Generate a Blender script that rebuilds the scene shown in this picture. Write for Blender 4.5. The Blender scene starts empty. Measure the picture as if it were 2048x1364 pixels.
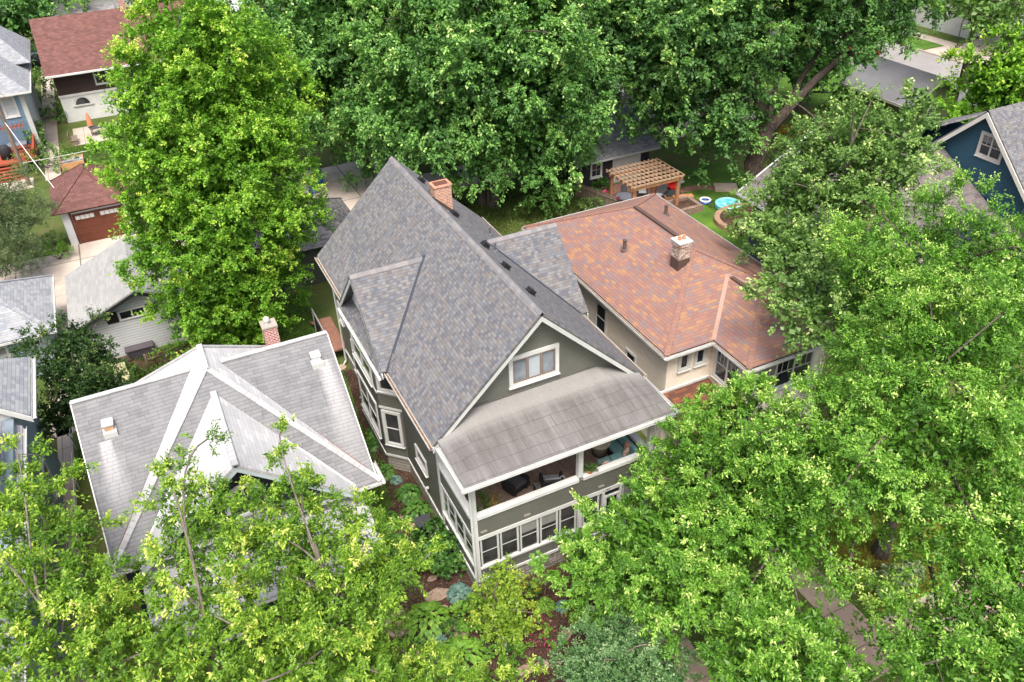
import bpy, math, random
import numpy as np
from mathutils import Vector, Matrix
R = math.radians
SC = bpy.context.scene
COL = SC.collection

# ------------------------------------------------------------------ camera, sky, sun, exposure
CAM_LOC = (-7.22, -19.74, 27.0)
PITCH, ROLL, YAW = R(35.06918), R(-2.12011), R(24.6801)
FPX, CX, CY = 1650.517, 1024.0, 682.0
_fw = Vector((math.sin(YAW)*math.cos(PITCH), math.cos(YAW)*math.cos(PITCH), -math.sin(PITCH)))
_rt = Vector((math.cos(YAW), -math.sin(YAW), 0)); _up = _rt.cross(_fw)
_r2 = _rt*math.cos(ROLL) + _up*math.sin(ROLL); _u2 = -_rt*math.sin(ROLL) + _up*math.cos(ROLL)
cam = bpy.data.cameras.new('camera'); camo = bpy.data.objects.new('camera', cam); COL.objects.link(camo)
cam.sensor_width = 36; cam.lens = FPX*36/2048; cam.clip_end = 2000; cam.clip_start = .1
m = Matrix((_r2, _u2, -_fw)).transposed().to_4x4(); m.translation = Vector(CAM_LOC); camo.matrix_world = m
SC.camera = camo

SUN_EL, SUN_AZ = 62.0, 205.0      # degrees; azimuth of the sun clockwise from +Y
w = bpy.data.worlds.new('World'); SC.world = w; w.use_nodes = True
nt = w.node_tree; bg = nt.nodes['Background']
sky = nt.nodes.new('ShaderNodeTexSky'); sky.sky_type = 'NISHITA'; sky.sun_disc = False
sky.sun_elevation = R(SUN_EL); sky.sun_rotation = R(SUN_AZ)
sky.air_density = 1.0; sky.dust_density = 7.0; sky.ozone_density = .8
nt.links.new(sky.outputs[0], bg.inputs[0]); bg.inputs[1].default_value = 0.15
sl = bpy.data.lights.new('sun', 'SUN'); so = bpy.data.objects.new('sun', sl); COL.objects.link(so)
sl.energy = 1.9; sl.angle = R(20); sl.color = (1, .98, .95)
_sd = Vector((math.sin(R(SUN_AZ))*math.cos(R(SUN_EL)), math.cos(R(SUN_AZ))*math.cos(R(SUN_EL)), math.sin(R(SUN_EL))))
so.rotation_euler = _sd.to_track_quat('Z', 'Y').to_euler()
so.location = (0, -30, 60)
vs = SC.view_settings; vs.view_transform = 'Standard'; vs.look = 'None'; vs.gamma = 1; vs.exposure = 1.1
cy = SC.cycles; cy.max_bounces = 8; cy.diffuse_bounces = 4; cy.glossy_bounces = 3; cy.transmission_bounces = 4
cy.transparent_max_bounces = 4; cy.use_denoising = True; cy.use_adaptive_sampling = True; cy.adaptive_threshold = .02
cy.caustics_reflective = False; cy.caustics_refractive = False

# ------------------------------------------------------------------ survey helpers: sight line -> point at a known height / plane
def _at(px, py, ax, val):
    d = _r2*((px-CX)/FPX) + _u2*((CY-py)/FPX) + _fw
    t = (val - CAM_LOC[ax])/d[ax]
    return Vector(CAM_LOC) + d*t
def Z(px, py, z=0.0): return _at(px, py, 2, z)
def Xp(px, py, x): return _at(px, py, 0, x)
def Yp(px, py, y): return _at(px, py, 1, y)
def mpp(p): return (Vector(p)-Vector(CAM_LOC)).dot(_fw)/FPX      # metres per photo pixel at p
V3 = lambda *a: Vector(a)
UP = Vector((0, 0, 1))

# ------------------------------------------------------------------ materials
class NT:
    def __init__(s, name):
        s.m = bpy.data.materials.new(name); s.m.use_nodes = True; s.t = s.m.node_tree
        s.b = s.t.nodes['Principled BSDF']; s.out = s.t.nodes['Material Output']
    def n(s, typ, **kw):
        x = s.t.nodes.new(typ)
        for k, v in kw.items(): setattr(x, k, v)
        return x
    def link(s, a, b): s.t.links.new(a, b)
    def inp(s, sock, v):
        if hasattr(v, 'is_output'): s.link(v, sock)
        else: sock.default_value = v
    def math(s, op, a, b=0.0, c=None):
        x = s.n('ShaderNodeMath', operation=op); s.inp(x.inputs[0], a); s.inp(x.inputs[1], b)
        if c is not None: s.inp(x.inputs[2], c)
        return x.outputs[0]
    def mix(s, f, a, b, blend='MIX'):
        x = s.n('ShaderNodeMix', data_type='RGBA', blend_type=blend)
        s.inp(x.inputs[0], f); s.inp(x.inputs[6], rgba(a)); s.inp(x.inputs[7], rgba(b)); return x.outputs[2]
    def ramp(s, f, stops, interp='LINEAR'):
        x = s.n('ShaderNodeValToRGB'); cr = x.color_ramp; cr.interpolation = interp
        while len(cr.elements) < len(stops): cr.elements.new(.5)
        for e, (p, c) in zip(cr.elements, stops): e.position = p; e.color = rgba(c)
        s.inp(x.inputs[0], f); return x.outputs[0]
    def noise(s, vec, scale, detail=3, rough=.55, out=0):
        x = s.n('ShaderNodeTexNoise'); s.inp(x.inputs['Vector'], vec)
        x.inputs['Scale'].default_value = scale; x.inputs['Detail'].default_value = detail; x.inputs['Roughness'].default_value = rough
        return x.outputs[out]
    def comb(s, a, b, c=0.0):
        x = s.n('ShaderNodeCombineXYZ'); s.inp(x.inputs[0], a); s.inp(x.inputs[1], b); s.inp(x.inputs[2], c); return x.outputs[0]
    def pos(s):
        if not hasattr(s, '_p'):
            g = s.n('ShaderNodeNewGeometry'); s._p = g.outputs['Position']
            q = s.n('ShaderNodeSeparateXYZ'); s.link(s._p, q.inputs[0]); s._xyz = q.outputs
        return s._p, s._xyz
    def uv(s):
        u = s.n('ShaderNodeUVMap', uv_map='UVMap'); q = s.n('ShaderNodeSeparateXYZ'); s.link(u.outputs[0], q.inputs[0])
        return u.outputs[0], q.outputs[0], q.outputs[1]
    def bump(s, h, strength=.3, dist=.02):
        x = s.n('ShaderNodeBump'); x.inputs['Strength'].default_value = strength; x.inputs['Distance'].default_value = dist
        s.link(h, x.inputs['Height']); s.link(x.outputs[0], s.b.inputs['Normal'])
    def fin(s, col, rough=.7, spec=.3):
        s.inp(s.b.inputs['Base Color'], rgba(col)); s.inp(s.b.inputs['Roughness'], rough)
        s.b.inputs['Specular IOR Level'].default_value = spec
        return s.m
def rgba(c):
    if isinstance(c, (tuple, list)): return (*c[:3], 1.0)
    return c
MC = {}
def paint(name, col, rough=.55, spec=.3, var=.12, scale=1.3, metal=0.0):
    """plain painted / solid surface with a little weathering"""
    if name in MC: return MC[name]
    t = NT(name); p, _ = t.pos()
    n = t.noise(p, scale, 4); n2 = t.noise(p, scale*14, 2)
    f = t.math('ADD', t.math('MULTIPLY', n, .7), t.math('MULTIPLY', n2, .3))
    c = t.ramp(f, [(.3, [x*(1-var) for x in col]), (.7, [min(1, x*(1+var*.6)) for x in col])])
    t.b.inputs['Metallic'].default_value = metal
    MC[name] = t.fin(c, rough, spec); return MC[name]
def siding(name, col, lap=.115, var=.08):
    if name in MC: return MC[name]
    t = NT(name); p, (x, y, z) = t.pos()
    fz = t.math('FRACT', t.math('DIVIDE', z, lap))
    n = t.noise(p, 1.1, 4)
    c = t.ramp(n, [(.3, [q*(1-var) for q in col]), (.7, [q*(1+var) for q in col])])
    line = t.math('LESS_THAN', fz, .16)
    c = t.mix(line, c, t.mix(1.0, c, (.5, .5, .5), 'MULTIPLY'))
    t.bump(fz, .55, .03)
    MC[name] = t.fin(c, .6, .25); return MC[name]
def shingle(name, cols, tab=.30, row=.145, gap=.72, streaks=(), base_noise=.14, dull=None, streakcol=(.8, .8, .8)):
    if name in MC: return MC[name]
    t = NT(name); uvv, u, v = t.uv()
    vr = t.math('DIVIDE', v, row); r = t.math('FLOOR', vr); fv = t.math('FRACT', vr)
    wn = t.n('ShaderNodeTexWhiteNoise', noise_dimensions='1D'); t.link(r, wn.inputs['W'])
    uu = t.math('ADD', t.math('DIVIDE', u, tab), t.math('MULTIPLY', wn.outputs[0], 9.0))
    wob = t.noise(t.comb(t.math('MULTIPLY', u, 2.3), r), 1.7, 1)
    uu = t.math('ADD', uu, t.math('MULTIPLY', wob, .3))
    cidx = t.math('FLOOR', uu); fu = t.math('FRACT', uu)
    w2 = t.n('ShaderNodeTexWhiteNoise', noise_dimensions='2D'); t.link(t.comb(cidx, r), w2.inputs['Vector'])
    k = len(cols)
    c = t.ramp(w2.outputs[0], [(i/k, q) for i, q in enumerate(cols)], 'CONSTANT')
    p, _ = t.pos()
    big = t.noise(p, .55, 4)
    grit = t.noise(p, 34, 2)
    f = t.math('ADD', 1-base_noise, t.math('MULTIPLY', t.math('ADD', t.math('MULTIPLY', big, .75), t.math('MULTIPLY', grit, .45)), base_noise*1.6))
    c = t.mix(1.0, c, t.comb(f, f, f), 'MULTIPLY')
    if dull:
        c = t.mix(t.math('MULTIPLY', t.ramp(t.noise(t.comb(t.math('MULTIPLY', u, 1.6), t.math('MULTIPLY', v, .35)), 1.0, 4), [(.35, (0, 0, 0)), (.7, (1, 1, 1))]), .55), c, dull)
    for (u0, v0, wid, ln) in streaks:
        dv = t.math('DIVIDE', t.math('SUBTRACT', v0, v), ln)          # 0 at the vent, 1 at the end of the wash
        on = t.math('MULTIPLY', t.math('GREATER_THAN', dv, 0.0), t.math('SUBTRACT', 1.15, dv))
        wv = t.math('ADD', wid*.45, t.math('MULTIPLY', dv, wid))
        jit = t.math('MULTIPLY', t.math('SUBTRACT', t.noise(t.comb(t.math('MULTIPLY', u, 5), t.math('MULTIPLY', v, .5)), 1.0, 3), .5), wid*.7)
        du = t.math('DIVIDE', t.math('ABSOLUTE', t.math('ADD', t.math('SUBTRACT', u, u0), jit)), wv)
        e = t.n('ShaderNodeMapRange'); e.interpolation_type = 'SMOOTHSTEP'
        t.link(du, e.inputs[0]); e.inputs[1].default_value = .1; e.inputs[2].default_value = 1.25; e.inputs[3].default_value = 1; e.inputs[4].default_value = 0
        k2 = t.n('ShaderNodeClamp'); t.link(t.math('MULTIPLY', t.math('MULTIPLY', e.outputs[0], on), .62), k2.inputs[0])
        c = t.mix(k2.outputs[0], c, streakcol)
    lines = t.math('MAXIMUM', t.math('LESS_THAN', fv, .14), t.math('MULTIPLY', t.math('LESS_THAN', fu, .05), .8))  # row lines paint the shadow under each course edge; thin ones are tab joints
    c = t.mix(lines, c, t.mix(1.0, c, (gap, gap, gap), 'MULTIPLY'))
    t.bump(t.math('SUBTRACT', 1.0, fv), .5, .02)
    MC[name] = t.fin(c, .9, .15); return MC[name]
def brick(name, c1, c2, mortar, bw=.21, bh=.075, ms=.012):
    if name in MC: return MC[name]
    t = NT(name); p, (x, y, z) = t.pos()
    b = t.n('ShaderNodeTexBrick'); t.link(t.comb(t.math('ADD', x, y), z), b.inputs['Vector'])
    b.inputs['Color1'].default_value = rgba(c1); b.inputs['Color2'].default_value = rgba(c2); b.inputs['Mortar'].default_value = rgba(mortar)
    b.inputs['Scale'].default_value = 1; b.inputs['Mortar Size'].default_value = ms; b.inputs['Brick Width'].default_value = bw; b.inputs['Row Height'].default_value = bh
    n = t.noise(p, 9, 3)
    c = t.mix(1.0, b.outputs[0], t.ramp(n, [(.3, (.7, .7, .7)), (.7, (1.1, 1.1, 1.1))]), 'MULTIPLY')
    t.bump(b.outputs[1], -.5, .02)
    MC[name] = t.fin(c, .85, .2); return MC[name]
def ground_mat(name, cols, scale, fine=22, bump=.4, rough=.95):
    if name in MC: return MC[name]
    t = NT(name); p, _ = t.pos()
    a = t.noise(p, scale, 5, .6); b = t.noise(p, fine, 4, .65)
    f = t.math('ADD', t.math('MULTIPLY', a, .6), t.math('MULTIPLY', b, .4))
    k = len(cols)
    c = t.ramp(f, [(.30+.4*i/(k-1), q) for i, q in enumerate(cols)])
    t.bump(b, bump, .05)
    MC[name] = t.fin(c, rough, .15); return MC[name]
def concrete(name, col, sx=1.5, sy=1.5, ox=0, oy=0):
    if name in MC: return MC[name]
    t = NT(name); p, (x, y, z) = t.pos()
    n = t.noise(p, .8, 5, .65); n2 = t.noise(p, 26, 3)
    f = t.math('ADD', t.math('MULTIPLY', n, .7), t.math('MULTIPLY', n2, .3))
    c = t.ramp(f, [(.3, [q*.78 for q in col]), (.55, col), (.75, [q*1.12 for q in col])])
    j = None
    for s, q, o in ((sx, x, ox), (sy, y, oy)):
        if s:
            a = t.math('LESS_THAN', t.math('FRACT', t.math('DIVIDE', t.math('ADD', q, o), s)), .022)
            j = a if j is None else t.math('MAXIMUM', j, a)
    if j is not None: c = t.mix(t.math('MULTIPLY', j, .75), c, (.06, .05, .04))
    t.bump(n2, .15, .01)
    MC[name] = t.fin(c, .9, .2); return MC[name]
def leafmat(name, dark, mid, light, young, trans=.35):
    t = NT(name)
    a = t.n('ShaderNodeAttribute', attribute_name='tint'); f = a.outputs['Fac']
    c = t.ramp(f, [(0, dark), (.4, mid), (.72, light), (1, young)])  # on trees the last stop mixes new growth with painted sunlit tips
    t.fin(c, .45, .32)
    tr = t.n('ShaderNodeBsdfTranslucent'); t.link(t.mix(1.0, c, (1.1, 1.25, .55), 'MULTIPLY'), tr.inputs[0])
    mx = t.n('ShaderNodeMixShader'); mx.inputs[0].default_value = trans
    t.link(t.b.outputs[0], mx.inputs[1]); t.link(tr.outputs[0], mx.inputs[2]); t.link(mx.outputs[0], t.out.inputs[0])
    return t.m
def glassmat(name, col=(.02, .025, .03), rough=.06):
    t = NT(name); p, _ = t.pos()
    c = t.ramp(t.noise(p, .9, 3), [(.35, [q*.5 for q in col]), (.7, [q*1.7 for q in col])])
    return t.fin(c, rough, .6)

WHITE = paint('white_paint', (.52, .525, .51), .5, .3, .16)
OFFW = paint('off_white_paint', (.45, .46, .44), .5, .3, .14)
BLACK = paint('black_metal', (.015, .015, .017), .45, .4)
DGREY = paint('dark_grey', (.06, .06, .065), .6)
GLASS = glassmat('window_glass')
GLASSB = paint('window_blind', (.36, .40, .43), .3, .5, .15, 3)
BLIND = paint('window_blind_cloth', (.20, .20, .19), .5, .3, .2, 6)
GLASSD = glassmat('window_screen', (.035, .035, .035), .25)
# ------------------------------------------------------------------ mesh helpers
class MB:
    def __init__(s): s.v = []; s.f = []; s.u = []
    def quadbox(s, o, a, b, c):
        """box from corner o along vectors a, b, c (right handed)"""
        o, a, b, c = map(Vector, (o, a, b, c))
        if a.cross(b).dot(c) < 0: a, b = b, a
        P = [o, o+a, o+a+b, o+b, o+c, o+a+c, o+a+b+c, o+b+c]; k = len(s.v); s.v += P
        for q in ((3, 2, 1, 0), (4, 5, 6, 7), (0, 1, 5, 4), (1, 2, 6, 5), (2, 3, 7, 6), (3, 0, 4, 7)): s.f.append([k+i for i in q]); s.u.append(None)
        return s
    def box(s, x0, x1, y0, y1, z0, z1): return s.quadbox((x0, y0, z0), (x1-x0, 0, 0), (0, y1-y0, 0), (0, 0, z1-z0))
    def cbox(s, c, sx, sy, sz, rz=0):
        """box standing on point c, turned rz degrees"""
        q = Matrix.Rotation(R(rz), 3, 'Z'); a, b = q@Vector((sx, 0, 0)), q@Vector((0, sy, 0))
        return s.quadbox(Vector(c)-a/2-b/2, a, b, (0, 0, sz))
    def slab(s, pts, th, up=None):
        """roof plane / sheet: outline pts (either way round), thickness th below; UV in metres on the slope"""
        P = [Vector(p) for p in pts]
        n = Vector((0, 0, 0))
        for i in range(len(P)): n += P[i].cross(P[(i+1) % len(P)])
        n.normalize()
        if n.z < 0 or (abs(n.z) < 1e-6 and up is not None and n.dot(Vector(up)) < 0): P.reverse(); n = -n
        uax = UP.cross(n)
        uax = uax.normalized() if uax.length > 1e-4 else Vector((1, 0, 0))
        vax = n.cross(uax)
        k = len(s.v); m = len(P)
        s.v += P + [p - n*th for p in P]
        uv = [(p.dot(uax), p.dot(vax)) for p in P]
        s.f.append(list(range(k, k+m))); s.u.append(uv)
        s.f.append(list(range(k+2*m-1, k+m-1, -1))); s.u.append(uv[::-1])
        for i in range(m):
            j = (i+1) % m; s.f.append([k+i, k+m+i, k+m+j, k+j]); s.u.append([uv[i], uv[i], uv[j], uv[j]])
        return s
    def prism(s, pts, z0, z1):
        P = [Vector((p[0], p[1], 0)) for p in pts]
        if sum(P[i].cross(P[(i+1) % len(P)]).z for i in range(len(P))) < 0: P.reverse()
        k = len(s.v); m = len(P)
        s.v += [p+UP*z0 for p in P] + [p+UP*z1 for p in P]
        s.f.append(list(range(k+m-1, k-1, -1))); s.u.append(None)
        s.f.append(list(range(k+m, k+2*m))); s.u.append(None)
        for i in range(m):
            j = (i+1) % m; s.f.append([k+i, k+j, k+m+j, k+m+i]); s.u.append(None)
        return s
    def tube(s, path, rad, n=8, cap=True):
        P = [Vector(p) for p in path]; rr = rad if isinstance(rad, (list, tuple)) else [rad]*len(P)
        k = len(s.v); ref = Vector((.3, .8, .52)).normalized()
        for i, p in enumerate(P):
            d = (P[min(i+1, len(P)-1)] - P[max(i-1, 0)]).normalized()
            if abs(d.dot(ref)) > .95: ref = Vector((.9, -.2, .3)).normalized()
            a = d.cross(ref).normalized(); b = d.cross(a)
            for j in range(n):
                t = 2*math.pi*j/n; s.v.append(p + (a*math.cos(t) + b*math.sin(t))*rr[i])
        for i in range(len(P)-1):
            for j in range(n):
                q = (j+1) % n; s.f.append([k+i*n+j, k+i*n+q, k+(i+1)*n+q, k+(i+1)*n+j]); s.u.append(None)
        if cap:
            s.f.append([k+j for j in range(n)][::-1]); s.u.append(None)
            e = k+(len(P)-1)*n; s.f.append([e+j for j in range(n)]); s.u.append(None)
        return s
    def lathe(s, c, prof, n=20, sx=1, sy=1):
        """profile [(r, z)...] turned about a vertical axis at c"""
        c = Vector(c); k = len(s.v)
        for r, z in prof:
            for j in range(n):
                t = 2*math.pi*j/n; s.v.append(c+Vector((r*sx*math.cos(t), r*sy*math.sin(t), z)))
        for i in range(len(prof)-1):
            for j in range(n):
                q = (j+1) % n; s.f.append([k+i*n+j, k+i*n+q, k+(i+1)*n+q, k+(i+1)*n+j]); s.u.append(None)
        s.f.append([k+j for j in range(n)][::-1]); s.u.append(None)
        e = k+(len(prof)-1)*n; s.f.append([e+j for j in range(n)]); s.u.append(None)
        return s
    def build(s, name, mat, parent=None, smooth=False, bevel=0.0, loc=None):
        me = bpy.data.meshes.new(name)
        o0 = Vector(parent.matrix_world.translation) if parent else (Vector(loc) if loc else Vector((0, 0, 0)))
        me.from_pydata([tuple(p-o0) for p in s.v], [], s.f)
        if any(u is not None for u in s.u):
            L = me.uv_layers.new(name='UVMap'); i = 0
            for f, u in zip(s.f, s.u):
                for j in range(len(f)):
                    L.data[i].uv = u[j] if u is not None else (s.v[f[j]].x, s.v[f[j]].z); i += 1
        me.materials.append(mat)
        if smooth: me.shade_smooth()
        o = bpy.data.objects.new(name, me); COL.objects.link(o)
        if parent: o.parent = parent
        else: o.location = o0
        if bevel:
            b = o.modifiers.new('bevel', 'BEVEL'); b.width = bevel; b.segments = 2; b.limit_method = 'ANGLE'
        o.matrix_world = Matrix.Translation(o0)
        if parent: o.matrix_parent_inverse = Matrix.Identity(4); o.location = (0, 0, 0)
        return o
def tag(o, label=None, cat=None, group=None, kind=None):
    if label: o['label'] = label
    if cat: o['category'] = cat
    if group: o['group'] = group
    if kind: o['kind'] = kind
    return o
def thing(name, loc, label, cat, group=None):
    o = bpy.data.objects.new(name, None); COL.objects.link(o); o.location = loc; o.empty_display_size = .3
    o.matrix_world = Matrix.Translation(Vector(loc))
    return tag(o, label, cat, group)
def one(name, mb, mat, loc, label, cat, group=None, **k):
    return tag(mb.build(name, mat, None, loc=loc, **k), label, cat, group)
def struct(name, mb, mat): return tag(mb.build(name, mat), kind='structure')
def copy_thing(o, loc, label):
    c = o.copy(); COL.objects.link(c); c.location = loc; c['label'] = label
    for ch in list(o.children):
        d = ch.copy(); COL.objects.link(d); d.parent = c
        for g in list(ch.children):
            e = g.copy(); COL.objects.link(e); e.parent = d
    return c

def window(parent, o, u, n, w, h, cols=1, hung=True, trim=.1, frame=None, glass=None, grid=None, sill=True, name='window', panes=None, out=.07):
    """framed window: o = lower left corner of the glass area, u = along the wall, n = outward"""
    o, u, n = Vector(o), Vector(u).normalized(), Vector(n).normalized(); frame = frame or WHITE; glass = glass or GLASS
    b = MB(); B = lambda a, c, x, z, d0, d1: b.quadbox(o+u*a+UP*c+n*d0, u*x, UP*z, n*(d1-d0))
    B(-trim, -trim, w+2*trim, trim, -.02, out); B(-trim, h, w+2*trim, trim, -.02, out)
    B(-trim, 0, trim, h, -.02, out-.004); B(w, 0, trim, h, -.02, out-.004)
    cw = w/cols
    for i in range(cols):
        x0 = i*cw
        if i: B(x0-trim*.35, 0, trim*.7, h, -.02, out-.012)
        e = .035
        for q in ((x0, 0, e, h), (x0+cw-e, 0, e, h), (x0+e, 0, cw-2*e, e), (x0+e, h-e, cw-2*e, e)): B(*q, -.02, out-.025)
        if hung: B(x0+e, h*.5-.02, cw-2*e, .04, -.02, out-.03)
        if grid:
            gc, gr = grid
            for g in range(1, gc): B(x0+cw*g/gc-.012, h*.5 if hung else e, .024, (h*.5 if hung else h-e)-e, -.02, out-.036)
            for g in range(1, gr): B(x0+e, (h*g/gr)-.012, cw-2*e, .024, -.02, out-.038)
    if sill: B(-trim-.03, -trim-.04, w+2*trim+.06, .04, -.02, out+.05)
    f = b.build(name, frame, parent)
    groups = panes or [glass]*cols; wr = random.Random(int(abs(o.x*131+o.y*37+o.z*17)*10))
    for i in range(cols):
        p = MB(); p.quadbox(o+u*(i*cw+.01)+UP*.01+n*.0, u*(cw-.02), UP*(h-.02), n*.012)
        p.build('pane', groups[i], f)
        if hung and wr.random() < .45:      # a half drawn blind or curtain
            k = wr.uniform(.25, .6); q = MB(); q.quadbox(o+u*(i*cw+.04)+UP*(h*(1-k))+n*.0125, u*(cw-.08), UP*(h*k-.03), n*.004); q.build('blind', BLIND, f)
    return f
class Runs:
    """several runs of one kind of trim, each built as a part of its own"""
    def __init__(s): s.r = []; s.host = []
    def new(s, host=None): m_ = MB(); s.r.append(m_); s.host.append(host); return m_
    def build(s, name, mat, parent): return [m_.build(name, mat, parent[h_] if isinstance(parent, list) else parent) for m_, h_ in zip(s.r, s.host)]
def gutter(mb, litter, a, b, out, w=.13, d=.11):
    """half open gutter along a-b just outside the roof edge; out = outward direction"""
    a, b, out = Vector(a), Vector(b), Vector(out).normalized()
    L = b-a
    if isinstance(litter, Runs): litter = litter.new(len(mb.r))
    if isinstance(mb, Runs): mb = mb.new()
    mb.quadbox(a+out*.012-UP*(d+.0), L, out*(w), UP*.015)
    mb.quadbox(a+out*(.012+w-.015)-UP*(d-.015), L, out*.015, UP*(d-.01))
    mb.quadbox(a+out*.012-UP*(d-.015), L, out*.012, UP*(d-.03))
    if litter is not None: litter.quadbox(a+out*.03-UP*(d-.018), L, out*(w-.04), UP*(d-.055))

# ------------------------------------------------------------------ foliage
def np_mesh(name, verts, quads, tint, mat, parent):
    me = bpy.data.meshes.new(name); nv, nf = len(verts), len(quads)
    me.vertices.add(nv); me.vertices.foreach_set('co', verts.astype(np.float32).ravel())
    me.loops.add(nf*4); me.polygons.add(nf)
    me.polygons.foreach_set('loop_start', np.arange(0, nf*4, 4, dtype=np.int32))
    me.loops.foreach_set('vertex_index', quads.astype(np.int32).ravel())
    at = me.attributes.new('tint', 'FLOAT', 'FACE'); at.data.foreach_set('value', tint.astype(np.float32))
    me.update(calc_edges=True); me.materials.append(mat)
    o = bpy.data.objects.new(name, me); COL.objects.link(o)
    if parent: o.parent = parent
    return o
def nrm(a): return a/np.maximum(np.linalg.norm(a, axis=-1, keepdims=True), 1e-6)
def leaf_quads(p, d, n, L, W):
    """kite shaped leaves: base, left, tip, right"""
    s = nrm(np.cross(d, n)); L = L[:, None]; W = W[:, None]
    fold = n*(W*.22)
    a = p; b = p+d*L*.42+s*W*.5+fold; c = p+d*L; e = p+d*L*.42-s*W*.5+fold
    v = np.stack([a, b, c, e], 1).reshape(-1, 3)
    q = np.arange(len(v)).reshape(-1, 4)
    return v, q
def clump_points(lobes, spacing, rng, shell=.5, bottom=.35, bough=0):
    pts = []; lob = []; cell = {}
    h = spacing
    areas = [(l[3]*l[4]+l[3]*l[5]+l[4]*l[5])/3*4*math.pi for l in lobes]
    for li, l in enumerate(lobes):
        n = int(areas[li]/(spacing**2)*5)
        d = nrm(rng.normal(size=(n, 3)))
        keep = (d[:, 2] > -.25) | (rng.random(n) < bottom)
        d = d[keep]
        r = 1-shell*rng.random(len(d))**2.0
        wob = 1+.10*np.sin(d[:, 0]*5+li)+.10*np.sin(d[:, 1]*6+2*li)+.08*np.sin(d[:, 2]*7+li)
        P = np.array(l[:3])+d*np.array(l[3:6])*(r*wob)[:, None]
        for i, p in enumerate(P):
            if p[2] < .3: continue
            inside = False
            for lj, m2 in enumerate(lobes):
                if lj != li and (((p-np.array(m2[:3]))/np.array(m2[3:6]))**2).sum() < .42: inside = True; break
            if inside: continue
            k = (int(p[0]//h), int(p[1]//h), int(p[2]//h)); ok = True
            for dx in (-1, 0, 1):
                for dy in (-1, 0, 1):
                    for dz in (-1, 0, 1):
                        for q in cell.get((k[0]+dx, k[1]+dy, k[2]+dz), ()):
                            if ((q-p)**2).sum() < h*h: ok = False; break
                        if not ok: break
                    if not ok: break
                if not ok: break
            if ok: cell.setdefault(k, []).append(p); pts.append(p); lob.append(li)
    P, L_ = np.array(pts), np.array(lob); dome_lit = np.full(len(P), .3)
    if bough and len(P) > 30:
        C = np.array([l[:3] for l in lobes]); S = np.array([l[3:6] for l in lobes]); SB = spacing*bough
        order = rng.permutation(len(P)); heads = []
        for i in order:
            if all(((P[i]-P[j])**2).sum() > SB*SB for j in heads): heads.append(i)
        H = P[heads]; d = np.full(len(P), 9e9)
        for q in H: d = np.minimum(d, np.linalg.norm(P-q, axis=1))
        t = d/(SB*.60); out = nrm((P-C[L_])/S[L_]**2)
        out = nrm(out+np.array([0, 0, .35]))
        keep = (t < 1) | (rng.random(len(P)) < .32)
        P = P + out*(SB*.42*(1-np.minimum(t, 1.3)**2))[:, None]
        dome_lit = 1-np.minimum(t, 1.2)**2  # dome tops lighter, hollows between darker: light and shade put into tint
        P, L_ = P[keep], L_[keep]; dome_lit = dome_lit[keep]
    return P, L_, dome_lit
def crown_mesh(parent, mat, lobes, pts, lob, dome_lit, rng, twigs=9, per=13, tl=.75, L=.14, W=.07, droop=.25, upb=.35, young=.35, flat=.8, core=0):
    C = np.array([l[:3] for l in lobes]); S = np.array([l[3:6] for l in lobes])
    N = len(pts); out = nrm((pts-C[lob])/S[lob]**2)
    tw = nrm(out[:, None, :]*.75 + np.array([0, 0, upb]) + rng.normal(size=(N, twigs, 3))*.62)
    tlen = tl*(.55+.8*rng.random((N, twigs)))*(.8+.45*rng.random((N, 1)))
    t = (.12+.88*rng.random((N, twigs, per))**.75)
    pos = pts[:, None, None, :] + tw[:, :, None, :]*(tlen[:, :, None]*t)[..., None]
    pos = pos - np.array([0, 0, 1])*((t**2)*tlen[:, :, None]*droop*.5)[..., None] + rng.normal(size=pos.shape)*tl*.075
    d = nrm(tw[:, :, None, :]*.75 + rng.normal(size=pos.shape)*.6 - np.array([0, 0, droop]))
    n = nrm(np.array([0, 0, 1.0]) + out[:, None, None, :]*.35 + rng.normal(size=pos.shape)*(1-flat)*1.6)
    n = nrm(n - d*(n*d).sum(-1, keepdims=True))
    clump = rng.normal(size=(N, 1, 1))*.13
    yt = np.clip((t-.72)/.28, 0, 1)*(rng.random((N, twigs, 1)) < young*(.55+.7*np.clip(dome_lit, 0, 1))[:, None, None])*np.clip(out[:, None, None, 2]*.8+.55, 0, 1)  # pale tips: new growth, boosted on upward sides to paint the highlight
    tint = np.clip(.30 + .12*dome_lit[:, None, None] + clump + rng.normal(size=t.shape)*.13 + yt*.50, 0, 1)
    m = pos.reshape(-1, 3); dd = d.reshape(-1, 3); nn = n.reshape(-1, 3); tt = tint.ravel(); sc = np.ones(len(m))
    if core:      # larger fill leaves inside the crown, inner shade painted as darker tint
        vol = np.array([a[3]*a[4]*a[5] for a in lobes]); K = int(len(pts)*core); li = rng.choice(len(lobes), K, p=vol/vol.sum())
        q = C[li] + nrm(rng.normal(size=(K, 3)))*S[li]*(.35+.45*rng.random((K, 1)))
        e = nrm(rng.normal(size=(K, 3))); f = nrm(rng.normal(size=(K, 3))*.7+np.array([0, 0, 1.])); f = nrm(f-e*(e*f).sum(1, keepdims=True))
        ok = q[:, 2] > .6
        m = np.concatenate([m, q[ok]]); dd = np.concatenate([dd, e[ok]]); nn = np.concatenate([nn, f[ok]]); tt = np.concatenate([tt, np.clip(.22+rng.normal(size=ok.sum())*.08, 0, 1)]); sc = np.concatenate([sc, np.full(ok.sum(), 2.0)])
    k = len(m); NLEAF.append(k)
    sz = (.72+.5*rng.random(k))*sc
    v, q = leaf_quads(m, dd, nn, L*sz, W*sz)
    return np_mesh('crown', v-np.array(parent.matrix_world.translation), q, tt, mat, parent)
NLEAF = []
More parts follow.
